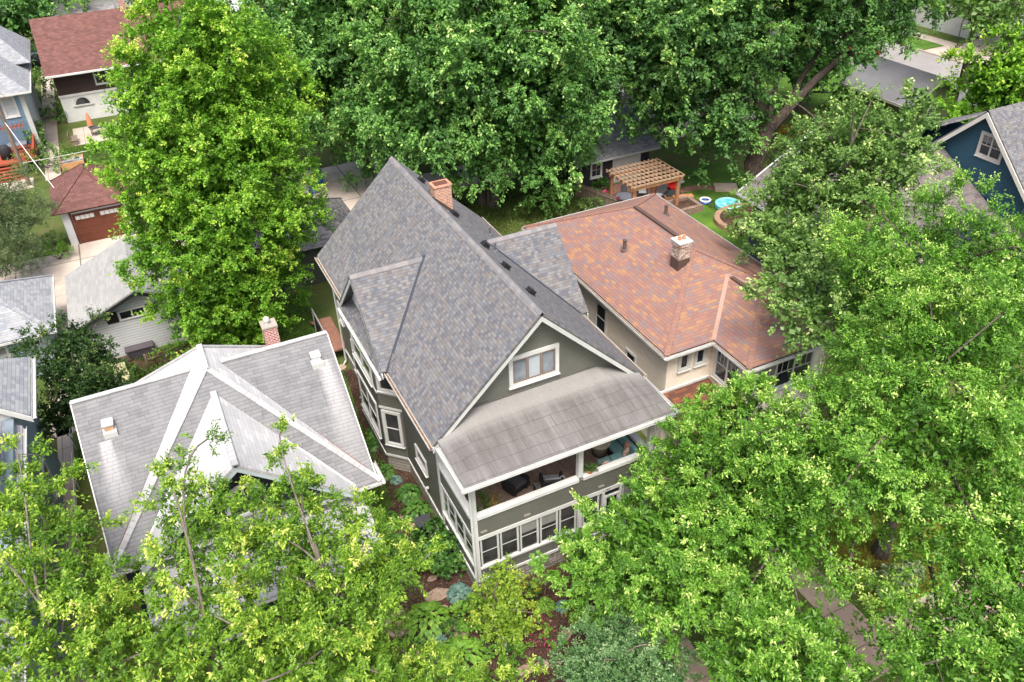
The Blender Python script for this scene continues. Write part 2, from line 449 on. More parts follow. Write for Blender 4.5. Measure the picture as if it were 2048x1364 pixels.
def bez(a, b, c, n):
    return [a*(1-t)**2 + b*2*t*(1-t) + c*t*t for t in [i/(n-1) for i in range(n)]]
def wood(parent, mat, base, lobes, pts, rng, r0, limbs=8, twigs=70, fork=.35, stems=1, explicit=None, lean=None):
    mb = MB(); base = Vector(base)
    cz = max(l[2]+l[5]*.55 for l in lobes)
    cen = Vector(np.average([l[:3] for l in lobes], axis=0, weights=[l[3]*l[4]*l[5] for l in lobes]))
    nodes = []
    paths = []
    if explicit:
        for pth, ra, rb in explicit:
            paths.append(([Vector(p) for p in pth], ra, rb))
    else:
        for s in range(stems):
            off = Vector((rng.normal()*.35, rng.normal()*.35, 0)) if stems > 1 else Vector((0, 0, 0))
            tip = Vector((cen.x, cen.y, cz)) + Vector((rng.normal(), rng.normal(), 0))*(.3 if stems == 1 else 2.2)
            mid = base + off + (tip-base)*.45; mid.x = base.x*.7+mid.x*.3+off.x; mid.y = base.y*.7+mid.y*.3+off.y
            paths.append((bez(base+off, mid, tip, 11), r0 if stems == 1 else r0*.65, .04))
    def lay(P, ra, rb, n=8):
        k = len(P); rr = [ra+(rb-ra)*(i/(k-1))**.8 for i in range(k)]
        rr[0] *= 1.25 if n >= 8 else 1
        mb.tube(P, rr, n, cap=False)
        for i, p in enumerate(P): nodes.append((p, rr[i]))
    for P, ra, rb in paths: lay(P, ra, rb, 9)
    trunk_nodes = [q for q in nodes if q[0].z > base.z + fork*(cz-base.z)*.6] or nodes
    idx = []
    if len(pts):
        # spread limb targets
        cand = rng.permutation(len(pts))[:400]; idx = [cand[0]]
        dist = np.linalg.norm(pts[cand]-pts[cand[0]], axis=1)
        for _ in range(limbs-1):
            j = int(dist.argmax()); idx.append(cand[j]); dist = np.minimum(dist, np.linalg.norm(pts[cand]-pts[cand[j]], axis=1))
    for j in idx:
        e = Vector(pts[j]); c = [q for q in trunk_nodes if q[0].z < e.z-.4] or trunk_nodes
        s, sr = min(c, key=lambda q: (q[0]-e).length + .4*abs((e.z-q[0].z)-(e.xy-q[0].xy).length))
        ctl = s*.45+e*.55 + UP*(.16*(e-s).length); ctl += Vector(rng.normal(size=3)*.10*(e-s).length)
        lay(bez(s, ctl, e, 8), min(sr*.7, r0*.48), .025, 6)
    if twigs and len(pts):
        for j in rng.permutation(len(pts))[:twigs]:
            e = Vector(pts[j]); c = [q for q in nodes if q[0].z < e.z+.6] or nodes
            s, sr = min(c, key=lambda q: (q[0]-e).length)
            if (s-e).length < .4: continue
            ctl = (s+e)*.5 + Vector(rng.normal(size=3)*.12*(e-s).length) + UP*.08*(e-s).length
            lay(bez(s, ctl, e, 5), min(sr*.6, .05+.012*(e-s).length), .012, 4)
    return mb.build('trunk', mat, parent, smooth=True)
def barkmat(name, c1, c2):
    t = NT(name); p, (x, y, z) = t.pos()
    n = t.noise(t.comb(t.math('MULTIPLY', x, 9), t.math('MULTIPLY', y, 9), t.math('MULTIPLY', z, 1.6)), 1.0, 5, .7)
    c = t.ramp(n, [(.35, c1), (.65, c2)]); t.bump(n, .8, .05); return t.fin(c, .95, .1)
BARK = barkmat('bark', (.045, .035, .028), (.15, .125, .105))
BARKL = barkmat('pale_bark', (.09, .075, .06), (.21, .185, .155))
def tree(name, label, cat, base, lobes, mat, seed, sp=.95, r0=.3, bark=None, group=None, limbs=9, twigs=70, stems=1, explicit=None, shell=.5, bottom=.35, bough=2.7, **kw):
    rng = np.random.default_rng(seed)
    t = thing(name, Vector(base), label, cat, group)
    pts, lob, dome_lit = clump_points(lobes, sp, rng, shell, bottom, bough)
    wood(t, bark or BARK, base, lobes, pts, rng, r0, limbs, twigs, stems=stems, explicit=explicit)
    crown_mesh(t, mat, lobes, pts, lob, dome_lit, rng, **{'core': 40, **kw})
    return t
def lobes_px(spec, squash=.8):
    """lobe list from survey: (photo x, photo y, height of centre, photo radius, [vertical factor])"""
    o = []
    for q in spec:
        p = Z(q[0], q[1], q[2]); r = q[3]*mpp(p)*.93; k = q[4] if len(q) > 4 else squash
        o.append((p.x, p.y, p.z, r, r, r*k))
    return o
def lobes_y(spec, squash=.85):
    o = []
    for px, py, y, r in spec:
        p = Yp(px, py, y); r *= mpp(p); o.append((p.x, p.y, p.z, r, r, r*squash))
    return o
def shrub(name, label, cat, base, rx, ry, h, mat, seed, sp=.3, group=None, **kw):
    rng = np.random.default_rng(seed); b = Vector(base)
    t = thing(name, b, label, cat, group)
    lobes = [(b.x, b.y, b.z+h*.5, rx, ry, h*.5), (b.x+rx*.3, b.y-ry*.2, b.z+h*.45, rx*.7, ry*.7, h*.45), (b.x-rx*.35, b.y+ry*.2, b.z+h*.4, rx*.65, ry*.7, h*.4)]
    pts, lob, dome_lit = clump_points(lobes, sp, rng, .5, .2)
    if len(pts) == 0: pts = np.array([[b.x, b.y, b.z+h*.6]]); lob = np.array([0]); dome_lit = np.array([.3])
    mb = MB()
    for j in rng.permutation(len(pts))[:9]:
        e = Vector(pts[j]); mb.tube(bez(b+Vector((rng.normal()*.05, rng.normal()*.05, -.03)), b*.6+e*.4+UP*.12, e, 4), [.025, .02, .014, .008], 4, cap=False)
    mb.build('stem', BARK, t)
    k = dict(twigs=6, per=7, tl=sp*.9, L=.09, W=.055, droop=.15, young=.3); k.update(kw)
    cr = crown_mesh(t, mat, lobes, pts, lob, dome_lit, rng, **k); cr.name = 'foliage'
    return t
def hosta(name, label, base, r, h, mat, seed, n=46, L=.3, W=.2, group=None, cat='plant'):
    """rosette of broad arching leaves, each a 2x3 strip"""
    rng = np.random.default_rng(seed); b = np.array(base); vs_, qs, tt = [], [], []
    for i in range(n):
        ring = math.sqrt((i+.5)/n); az = i*2.39996+rng.normal()*.15
        o = np.array([math.cos(az), math.sin(az), 0.0]); s = np.array([-o[1], o[0], 0])
        reach = r*ring; z0 = h*(1.05-.75*ring**1.6)+rng.normal()*h*.06
        l = L*(.75+.45*rng.random())*(.75+.3*ring); wd = W*(.8+.4*rng.random())*(.8+.25*ring)
        slope = .55-1.25*ring+rng.normal()*.15
        st = b + o*max(reach-l*.6, 0)+np.array([0, 0, z0]); k = len(vs_)*1
        row = []
        for a, ww, dz in ((0, .18, -.02), (.3, .9, .03), (.62, 1.0, .02), (1.0, .05, -.07)):
            c = st+o*l*a*math.cos(slope)+np.array([0, 0, l*a*math.sin(slope)+dz*l*2])
            row.append([c-s*wd*.5*ww+np.array([0, 0, .14*wd*ww]), c, c+s*wd*.5*ww+np.array([0, 0, .14*wd*ww])])
        k = len(vs_)
        for q in row: vs_ += q
        tv = float(np.clip(.45+rng.normal()*.16, 0, 1))
        for a in range(3):
            for c in range(2): qs.append([k+a*3+c, k+a*3+c+1, k+(a+1)*3+c+1, k+(a+1)*3+c]); tt.append(tv+(.06 if c else -.03))
    t = thing(name, tuple(base), label, cat, group)
    np_mesh('foliage', np.array(vs_)-b, np.array(qs), np.array(tt), mat, t)
    mb = MB()
    for i in range(5):
        a = i*1.256; mb.tube([Vector(base)-UP*.04, Vector(base)+Vector((math.cos(a)*r*.3, math.sin(a)*r*.3, h*.7))], [.012, .006], 4, cap=False)
    mb.build('stem', BARKL, t)
    return t
# ------------------------------------------------------------------ grey main house
GSH = shingle('grey_shingles', [(0.119, 0.120, 0.128), (0.148, 0.148, 0.154), (0.132, 0.124, 0.121), (0.095, 0.099, 0.113), (0.160, 0.158, 0.159), (0.121, 0.128, 0.143), (0.143, 0.132, 0.128), (0.104, 0.106, 0.117)], .17, .135, .72)
GCAP = shingle('grey_ridge_shingles', [(0.173, 0.165, 0.169), (0.195, 0.188, 0.188), (0.150, 0.150, 0.158)], .28, .2, .75)
GREENS = siding('grey_green_siding', (.150, .153, .130), .105)
STONE = brick('limestone_blocks', (.34, .31, .27), (.24, .22, .19), (.13, .12, .105), .42, .17, .018)
LITTER = ground_mat('leaf_litter', [(.06, .04, .025), (.16, .10, .06), (.26, .17, .10)], 3, 30)
CH_BR = brick('orange_brick', (.50, .22, .12), (.36, .16, .10), (.50, .42, .36), .21, .075)
SASHW = paint('grey_white_sash', (.46, .47, .455), .5, .3, .1)
def main_house():
    h = thing('house', (3.9, 9, 0), 'grey-green house with steep grey shingled cross gable roof and an open upper porch', 'house')
    # --- bodies
    b = MB().prism([(.0, 3.4), (7.75, 3.4), (7.75, 17.6), (-.08, 17.6), (-.08, 13.0), (0, 13.0)], .9, 6.72)
    b.prism([(0, 7.8), (-.8, 8.6), (-.8, 12.2), (0, 13.0)], .9, 6.60)               # canted bay
    b.slab([(.02, 2.4, 6.55), (7.73, 2.4, 6.55), (7.73, 2.4, 7.20), (3.9, 2.4, 10.93), (.02, 2.4, 7.17)], .14, (0, -1, 0))
    b.slab([(.0, 17.6, 6.7), (7.75, 17.6, 6.7), (7.75, 17.6, 7.2), (3.9, 17.6, 10.93), (0, 17.6, 7.15)], .14, (0, -1, 0))
    b.box(.0, 7.75, 2.55, 3.39, 6.56, 6.70)
    MB().slab([(-.40, 7.62, 7.2), (-.40, 12.44, 7.2), (-.40, 10.03, 9.54)], .12, (-1, 0, 0)).build('gable', WHITE, h)      # left cross gable wall
    b.slab([(8.0, 7.15, 6.72), (8.0, 12.9, 6.72), (8.0, 10.03, 9.52)], .12, (1, 0, 0))
    b.box(7.75, 8.0, 7.3, 12.7, .9, 6.68)
    # porch skirt, band and knee walls
    b.box(.02, 4.43, .0, .14, .98, 1.56); b.box(4.43, 5.56, .0, .14, .98, 1.56); b.box(6.45, 7.73, .0, .14, .98, 1.56)
    b.box(.02, 7.73, .0, .14, 3.34, 4.30)
    b.box(.0, .14, .14, 3.4, .98, 1.60); b.box(.0, .14, .14, 3.4, 3.34, 4.28)
    b.box(7.61, 7.75, .14, 3.4, .98, 1.60); b.box(7.61, 7.75, .14, 3.4, 3.34, 4.28)
    b.build('wall', GREENS, h)
    s = MB().prism([(.03, .03), (7.72, .03), (7.72, 17.5), (-.05, 17.5), (-.05, 13.02), (-.76, 12.2), (-.76, 8.62), (.03, 7.84)], -.2, .9)
    s.build('foundation', STONE, h)
    # --- white water table, corner boards, frieze
    t = MB()
    t.box(-.05, 3.55, -.05, .03, .86, .98); t.box(4.0, 7.8, -.05, .03, .86, .98)
    t.box(-.05, .03, .03, 7.8, .86, .98)
    t.quadbox((-.04, 7.8, .86), (-.8, .8, 0), (.04, .04, 0), (0, 0, .12)); t.box(-.85, -.79, 8.62, 12.2, .86, .98); t.box(-.13, -.07, 13, 17.6, .86, .98)
    t.build('water_table', WHITE, h)
    for x, y in ((-.03, -.03), (7.6, -.03), (-.03, 3.35), (7.6, 3.35)): MB().box(x, x+.20, y, y+.20, .98, 6.6).build('post', WHITE, h)
    t = MB()
    t.box(4.43, 4.63, -.015, .2, 4.452, 6.58); t.build('post', WHITE, h); 
    MB().box(4.43, 4.63, -.015, .2, 1.655, 3.145).build('mullion', WHITE, h)
    for a in ((.17, 4.43, -.025, .0, 3.15, 3.34), (4.63, 7.6, -.025, .0, 3.15, 3.34), (-.03, .0, .17, 3.35, 3.18, 3.34)): MB().box(*a).build('head_trim', WHITE, h)
    for a in ((.17, 4.43, -.06, .0, 1.55, 1.65), (4.63, 5.5, -.06, .0, 1.55, 1.65), (6.45, 7.6, -.06, .0, 1.55, 1.65), (-.06, .0, .17, 3.35, 1.60, 1.69)): MB().box(*a).build('sill', WHITE, h)
    MB().box(-.035, -.0, 3.56, 7.6, 6.3, 6.6).build('frieze', WHITE, h)
    r = MB(); r.box(.17, 4.43, -.07, .20, 4.30, 4.45); r.box(4.63, 7.6, -.07, .20, 4.30, 4.45)
    r.box(-.07, .20, .17, 3.35, 4.28, 4.43); r.box(7.55, 7.82, .17, 3.35, 4.28, 4.43)
    r.build('rail_cap', WHITE, h)
    MB().box(.14, 7.61, .14, 3.4, 3.30, 3.45).build('porch_floor', DECK, h)
    MB().box(.05, 7.7, .05, 3.38, 6.50, 6.55).build('porch_ceiling', paint('porch_ceiling', (.32, .30, .28)), h)
    bm = MB(); bm.box(.0, 7.75, .0, .17, 6.34, 6.50); bm.box(.0, .17, .17, 3.4, 6.34, 6.50); bm.box(7.58, 7.75, .17, 3.4, 6.34, 6.50); bm.build('beam', WHITE, h)
    window(h, (5.9, 3.4, 4.5), (1, 0, 0), (0, -1, 0), 1.0, 1.5); window(h, (1.0, 3.4, 4.4), (1, 0, 0), (0, -1, 0), .9, 1.5)
    dd = MB().box(3.4, 4.3, 3.34, 3.39, 3.46, 5.6).build('door', paint('brown_door', (.16, .09, .05)), h); MB().box(3.5, 4.2, 3.32, 3.335, 4.3, 5.45).build('pane', GLASS, dd)
    # --- porch windows (front band and left side)
    for i, (x0, x1) in enumerate(((.23, 1.0), (1.06, 1.84), (1.90, 2.70), (2.77, 3.55), (3.62, 4.38), (4.68, 5.42), (6.5, 7.5))):
        window(h, (x0+.04, .05, 1.68), (1, 0, 0), (0, -1, 0), x1-x0-.08, 1.44, trim=.038, glass=GLASSD, sill=False, out=.05, frame=SASHW)
    for y0, y1 in ((.30, 1.05), (1.15, 1.95), (2.05, 2.75), (2.82, 3.28)):
        window(h, (.05, y1, 1.72), (0, -1, 0), (-1, 0, 0), y1-y0, 1.42, trim=.04, sill=False, out=.05, frame=SASHW)
    for y0, y1 in ((.30, 1.7), (1.9, 3.2)):
        window(h, (7.70, y0, 1.72), (0, 1, 0), (1, 0, 0), y1-y0, 1.42, trim=.04, sill=False, out=.05, frame=SASHW)
    MB().box(.1, 7.65, .1, .13, 1.5, 3.34).box(.1, .13, .14, 3.38, 1.5, 3.34).box(7.62, 7.65, .14, 3.38, 1.5, 3.34).build('dark_screen', DGREY, h)  # dark sheet behind the glass standing in for the unlit porch interior
    d = MB(); d.box(5.56, 5.66, -.02, .1, .7, 3.15); d.box(6.35, 6.45, -.02, .1, .7, 3.15); d.box(5.66, 6.35, -.02, .1, 2.78, 2.88); d.box(5.66, 6.35, .0, .08, .72, 1.3)
    d.box(5.66, 5.76, .0, .08, 1.3, 2.78); d.box(6.25, 6.35, .0, .08, 1.3, 2.78)
    dd = d.build('door', WHITE, h); MB().box(5.76, 6.25, .03, .05, 1.3, 2.78).box(5.66, 6.35, .03, .05, 2.88, 3.14).build('pane', GLASS, dd)
    MB().tube([(6.32, -.06, 1.6), (6.32, -.06, 1.85)], .02, 6).build('handle', BLACK, dd)
    st = MB()
    for i in range(4): st.box(5.3, 6.7, -.3-.3*i, .0-.3*i, -.1, .68-.17*i)
    st.build('steps', concrete('step_concrete', (.36, .33, .30), 0, 0), h)
    num = MB()      # the digits 1102 above the door
    SEG = {'1': 'bc', '0': 'abcdef', '2': 'abged'}
    for i, ch in enumerate('1102'):
        x = 5.56+.085*i; z = 3.19; W_, H_ = .045, .10; T = .012
        q = {'a': (0, H_-T, W_, H_), 'b': (W_-T, H_/2, W_, H_), 'c': (W_-T, 0, W_, H_/2), 'd': (0, 0, W_, T), 'e': (0, 0, T, H_/2), 'f': (0, H_/2, T, H_), 'g': (0, H_/2-T/2, W_, H_/2+T/2)}
        for sg in SEG[ch]: a = q[sg]; num.box(x+a[0], x+a[2], -.033, -.0255, z+a[1], z+a[3])
    num.build('house_number', BLACK, h)
    for x in (.27, 2.07, 5.33):
        l = MB(); l.box(x, x+.27, -.05, .0, 3.52, 3.58); l.box(x+.02, x+.25, -.04, -.0, 3.585, 3.60); l.build('wall_light', paint('tan_lamp', (.22, .205, .175)), h)
    mp = MB(); mp.box(3.58, 3.97, -.045, .02, .86, .97); mp.build('trim_patch', paint('weathered_grey', (.30, .28, .25)), h)
    # --- gable window above the porch roof (three casements, middle one with blind)
    BRW = paint('brown_sash', (.17, .135, .11))
    window(h, (2.92, 2.4, 7.98), (1, 0, 0), (0, -1, 0), 1.78, 1.06, cols=3, hung=False, trim=.16, panes=[GLASSG, GLASSB, GLASSG])
    s_ = MB()
    for i in range(3):
        x0 = 2.92+i*1.78/3
        for q in ((x0+.005, x0+.06, 7.985, 9.035), (x0+.535, x0+.59, 7.985, 9.035), (x0+.06, x0+.535, 7.985, 8.04), (x0+.06, x0+.535, 8.98, 9.035)): s_.box(q[0], q[1], 2.335, 2.36, q[2], q[3])
    s_.build('sash', BRW, h)
    # --- bay windows
    cu = V3(.7071, -.7071, 0); cn = V3(-.7071, -.7071, 0); c0 = V3(-.8, 8.6, 0)
    window(h, c0+cu*.22+UP*1.75, cu, cn, .68, 1.75, glass=GLASSD, trim=.13); window(h, c0+cu*.22+UP*4.85, cu, cn, .68, 1.35, glass=GLASSD, trim=.13)
    for z0, hh in ((1.7, 1.8), (4.75, 1.5)):
        window(h, (-.8, 11.75, z0), (0, -1, 0), (-1, 0, 0), 2.6, hh, cols=2, trim=.13)
    cu2 = V3(-.7071, -.7071, 0); cn2 = V3(-.7071, .7071, 0)
    window(h, V3(0, 13.0, 1.75)+cu2*.22, cu2, cn2, .68, 1.75, trim=.13)
    bt = MB()
    for a, c, dd_ in ((c0, cu, cn),):
        for z0, z1 in ((4.55, 4.67), (3.72, 3.84)): bt.quadbox(a+UP*z0+cn*.01, cu*1.13, cn*.03, UP*(z1-z0))
    bt.box(-.84, -.8, 8.62, 12.2, 4.5, 4.6); bt.build('bay_band', WHITE, h)
    window(h, (-.08, 15.6, 1.0), (0, -1, 0), (-1, 0, 0), 1.5, 1.7, trim=.12); window(h, (-.08, 17.4, 3.1), (0, -1, 0), (-1, 0, 0), .55, 1.0, trim=.1)
    window(h, (0, 6.2, 2.35), (0, -1, 0), (-1, 0, 0), 1.1, .62, hung=False, trim=.11)
    window(h, (7.75, 4.2, 4.2), (0, 1, 0), (1, 0, 0), 1.0, 1.5); window(h, (7.75, 14.2, 4.2), (0, 1, 0), (1, 0, 0), 1.0, 1.5)
    vt = MB(); vt.tube([(-.05, 5.0, 1.6), (-.22, 5.0, 1.6)], .07, 10); vt.build('wall_vent', OFFW, h)
    # --- roofs
    S = .969; zr = 11.15; xc = 3.9; xe0, xe1 = -.62, 8.45; ze0 = zr-S*(xc-xe0); ze1 = zr-S*(xe1-xc)
    y0, y1 = 1.85, 17.95; zd = 9.77; yd = 10.03; hw = (zd-ze0)/S
    rf = MB(); th = .12
    xv = xc-(zr-zd)/S
    # left slope with a notch where the cross gable sits (valleys at 45 degrees)
    rf.slab([(xe0, y0, ze0), (xc, y0, zr), (xc, y1, zr), (xe0, y1, ze0), (xe0, yd+hw, ze0), (xv, yd, zd), (xe0, yd-hw, ze0)], th)
    hw1 = (zd-ze1)/S; xv1 = xc+(zr-zd)/S
    rf.slab([(xe1, y0, ze1), (xe1, yd-hw1, ze1), (xv1, yd, zd), (xe1, yd+hw1, ze1), (xe1, y1, ze1), (xc, y1, zr), (xc, y0, zr)], th)
    xl = -.86
    rf.slab([(xl, yd, zd), (xv, yd, zd), (xe0, yd-hw, ze0), (xl, yd-hw, ze0)], th); rf.slab([(xl, yd, zd), (xv, yd, zd), (xe0, yd+hw, ze0), (xl, yd+hw, ze0)], th)
    xr = 8.85
    rf.slab([(xr, yd, zd), (xv1, yd, zd), (xe1, yd-hw1, ze1), (xr, yd-hw1, ze1)], th); rf.slab([(xr, yd, zd), (xv1, yd, zd), (xe1, yd+hw1, ze1), (xr, yd+hw1, ze1)], th)
    roof = rf.build('roof', GSH, h)
    pr = MB().slab([(-.88, 7.05, 6.52), (-.88, 13.2, 6.52), (-.17, 13.2, 7.25), (-.17, 7.05, 7.25)], .08); pr.build('skirt_roof', GSH, h)
    for yy0, yy1 in ((y0-.02, y1+.02),):
        cp = MB()
        for sgn in (-1, 1):
            cp.slab([(xc, yy0, zr+.025), (xc+sgn*.17, yy0, zr+.025-S*.17), (xc+sgn*.17, yy1, zr+.025-S*.17), (xc, yy1, zr+.025)], .02)
        cp.build('ridge_cap', GCAP, roof)
    for xa, xb in ((xl-.02, xv-.1), (xv1+.1, xr+.02)):
        cp = MB()
        for sgn in (-1, 1):
            cp.slab([(xa, yd, zd+.025), (xb, yd, zd+.025), (xb, yd+sgn*.17, zd+.025-S*.17), (xa, yd+sgn*.17, zd+.025-S*.17)], .02)
        cp.build('ridge_cap', GCAP, roof)
    VF = paint('blue_grey_metal', (.035, .04, .052), .7, .2); vm = MB(); e = V3(xe0, yd-hw, ze0)-V3(xv, yd, zd); sd = V3(.5, -.5, 0).normalized()
    vm.quadbox(V3(xv, yd, zd)+UP*.012-sd*.06, e, sd*.12+UP*0, UP*.035)
    vm.build('valley_flashing', VF, roof); vm = MB()
    e = V3(xe0, yd+hw, ze0)-V3(xv, yd, zd); sd = V3(.5, .5, 0).normalized(); vm.quadbox(V3(xv, yd, zd)+UP*.012-sd*.06, e, sd*.12, UP*.035)
    vm.build('valley_flashing', VF, roof)
    for sg in (-1, 1):
        vm = MB(); e = V3(xe1, yd+sg*hw1, ze1)-V3(xv1, yd, zd); sd = V3(-.5, sg*.5, 0).normalized(); vm.quadbox(V3(xv1, yd, zd)+UP*.012-sd*.06, e, sd*.12, UP*.03)
        vm.build('valley_flashing', VF, roof)
    for yv in (4.2, 6.4, 8.4, 11.7, 14.3, 15.9):
        x = 4.62; z = zr-S*(x-xc)
        v = MB(); k = (V3(1, 0, -S)).normalized(); nn = V3(S, 0, 1).normalized(); o = V3(x-.15, yv-.17, zr-S*(x-.15-xc))
        v.quadbox(o+nn*.01, k*.36, V3(0, .34, 0), nn*.03); v.quadbox(o+nn*.045+k*.03+V3(0, .03, 0), k*.30, V3(0, .28, 0), nn*.13)
        v.build('roof_vent', BLACK, roof)
    for x, y in ((7.0, 13.3), (5.35, 9.0)):
        z = zr-S*(x-xc); v = MB(); v.lathe((x, y, z-.02), [(.13, -.06), (.13, .05), (.055, .09), (.055, .42)], 10); v.build('vent_pipe', paint('lead_pipe', (.10, .10, .11), .4, .5), roof)
    # fascia, rakes and soffits
    fa = MB()
    for xx, zz, xo in ((xe0, ze0, -1), (xe1, ze1, 1)):
        fa.box(min(xx, xx-xo*.03), max(xx, xx-xo*.03), y0+.05, (yd-hw-.05) if xo < 0 else yd-hw1, zz-.30, zz-.125)
        fa.box(min(xx, xx-xo*.03), max(xx, xx-xo*.03), yd+hw+.05, y1-.03, zz-.30, zz-.125)
    def rake(p, q, out, d=.24, w=.05, drop=.13):
        p, q, out = Vector(p), Vector(q), Vector(out); fa.quadbox(p-UP*(drop+d), q-p, out*w, UP*d)
    rake((xe0, y0+.0, ze0), (xc, y0, zr), (0, .05, 0), .26, 1.0); rake((xc, y0, zr), (xe1, y0, ze1), (0, .05, 0), .26, 1.0)
    rake((xe0, y1-.05, ze0), (xc, y1-.05, zr), (0, .05, 0), .26, 1.0); rake((xc, y1-.05, zr), (xe1, y1-.05, ze1), (0, .05, 0), .26, 1.0)
    rake((xl, yd-hw, ze0), (xl, yd, zd), (.05, 0, 0), .22, 1.0); rake((xl, yd, zd), (xl, yd+hw, ze0), (.05, 0, 0), .22, 1.0)
    rake((xr-.05, yd-hw1, ze1), (xr-.05, yd, zd), (.05, 0, 0), .22, 1.0); rake((xr-.05, yd, zd), (xr-.05, yd+hw1, ze1), (.05, 0, 0), .22, 1.0)
    fa.build('fascia', OFFW, h)
    # porch soffit of gable overhang
    so_ = MB(); so_.slab([(xe0+.1, y0+.06, ze0-.2), (xc, y0+.06, zr-.2), (xc, 2.39, zr-.2), (xe0+.1, 2.39, ze0-.2)], .03); so_.slab([(xe1-.1, y0+.06, ze1-.2), (xc, y0+.06, zr-.2), (xc, 2.39, zr-.2), (xe1-.1, 2.39, ze1-.2)], .03)
    so_.build('soffit', OFFW, h)
    g = Runs(); lt = Runs()
    gutter(g, lt, (xe0, y0, ze0-.06), (xe0, yd-hw, ze0-.06), (-1, 0, 0)); gutter(g, lt, (xe0, yd+hw, ze0-.06), (xe0, y1, ze0-.06), (-1, 0, 0))
    gutter(g, None, (xl-.02, 7.0, 6.47), (xl-.02, 13.2, 6.47), (-1, 0, 0)); gutter(g, lt, (xe1, y0, ze1-.06), (xe1, yd-hw1, ze1-.06), (1, 0, 0)); gutter(g, lt, (xe1, yd+hw1, ze1-.06), (xe1, y1, ze1-.06), (1, 0, 0))
    gg = g.build('gutter', WHITE, h); lt.build('leaf_litter', LITTER, gg)
    # --- porch roof: shallow hip of rolled roofing, white gutter
    p = MB(); A, B_, C_, D_ = (-.42, -.6, 6.72), (8.28, -.6, 6.72), (8.20, 1.83, 6.95), (-.42, 1.83, 6.95)
    E_, F_ = (1.3, 2.39, 7.44), (6.5, 2.39, 7.50); M1, M2 = (.55, .75, 7.02), (7.25, .75, 7.05)
    p.slab([A, B_, M2, M1], .06); p.slab([M1, M2, F_, E_], .06); p.slab([A, M1, D_], .06); p.slab([M1, E_, D_], .06); p.slab([B_, C_, M2], .06); p.slab([M2, C_, F_], .06)
    p.slab([D_, E_, (1.3, 2.39, 7.44), (.0, 2.39, 7.02)], .05); p.slab([C_, F_, (7.9, 2.39, 7.02)], .05)
    prf = p.build('porch_roof', ROLLED, h)
    fl = MB(); fl.box(1.3, 6.5, 2.36, 2.395, 7.40, 7.53)
    fl.build('flashing', paint('tar', (.10, .095, .09)), prf)
    pf = MB(); pf.box(-.40, 8.26, -.58, -.55, 6.52, 6.655); pf.box(-.40, -.37, -.55, 1.8, 6.52, 6.655); pf.box(8.22, 8.25, -.55, 1.8, 6.52, 6.655); pf.box(-.36, 8.21, -.54, 1.9, 6.50, 6.515)
    pf.build('porch_soffit', WHITE, h)
    g = Runs(); gutter(g, None, (-.42-.13, -.6, 6.73), (8.28+.13, -.6, 6.73), (0, -1, 0), .14, .13); gutter(g, None, (-.42, -.6, 6.73), (-.42, 1.8, 6.73), (-1, 0, 0), .13, .13); gutter(g, None, (8.28, -.6, 6.73), (8.28, 1.8, 6.73), (1, 0, 0), .13, .13)
    g.build('gutter', WHITE, h)
    # --- downspouts
    d = MB(); d.tube([(-.30, -.62, 6.55), (-.08, -.12, 6.25), (-.08, -.12, .7), (-.02, -.25, .25)], .05, 8); d.build('downspout', WHITE, h)
    d = MB(); d.tube([(8.1, -.62, 6.55), (7.85, -.12, 6.25), (7.85, -.12, .2)], .05, 8); d.build('downspout', WHITE, h)
    d = MB(); d.tube([(-.7, 17.8, 6.5), (-.18, 17.6, 6.1), (-.18, 17.6, .25), (-.4, 17.4, .12)], .05, 8); d.build('downspout', WHITE, h)
    # --- chimney
    c = MB(); c.box(4.15, 4.97, 12.75, 13.35, 9.6, 11.42); c.box(4.11, 5.01, 12.71, 13.39, 11.42, 11.50)
    ch = c.build('chimney', CH_BR, h)
    c = MB(); c.box(4.24, 4.88, 12.83, 13.27, 11.485, 11.512); c.build('flue', paint('soot', (.10, .045, .03)), ch)
    c = MB(); c.slab([(4.02, 12.73, 11.10), (5.12, 12.73, 10.05), (5.12, 12.73, 9.75), (4.02, 12.73, 10.8)], .03, (0, -1, 0)); c.slab([(4.0, 12.2, 11.08), (5.05, 12.2, 10.06), (5.05, 12.72, 10.07), (4.0, 12.72, 11.09)], .02); c.build('flashing', BLACK, ch)
def deckmat():
    t = NT('porch_boards'); p, (x, y, z) = t.pos()
    n = t.noise(t.comb(t.math('MULTIPLY', x, 14), t.math('MULTIPLY', y, 1.2)), 1, 4)
    c = t.ramp(n, [(.3, (.12, .08, .062)), (.7, (.25, .185, .15))])
    l = t.math('LESS_THAN', t.math('FRACT', t.math('DIVIDE', x, .10)), .14)
    return t.fin(t.mix(l, c, (.27, .22, .19)), .7, .3)
DECK = deckmat()
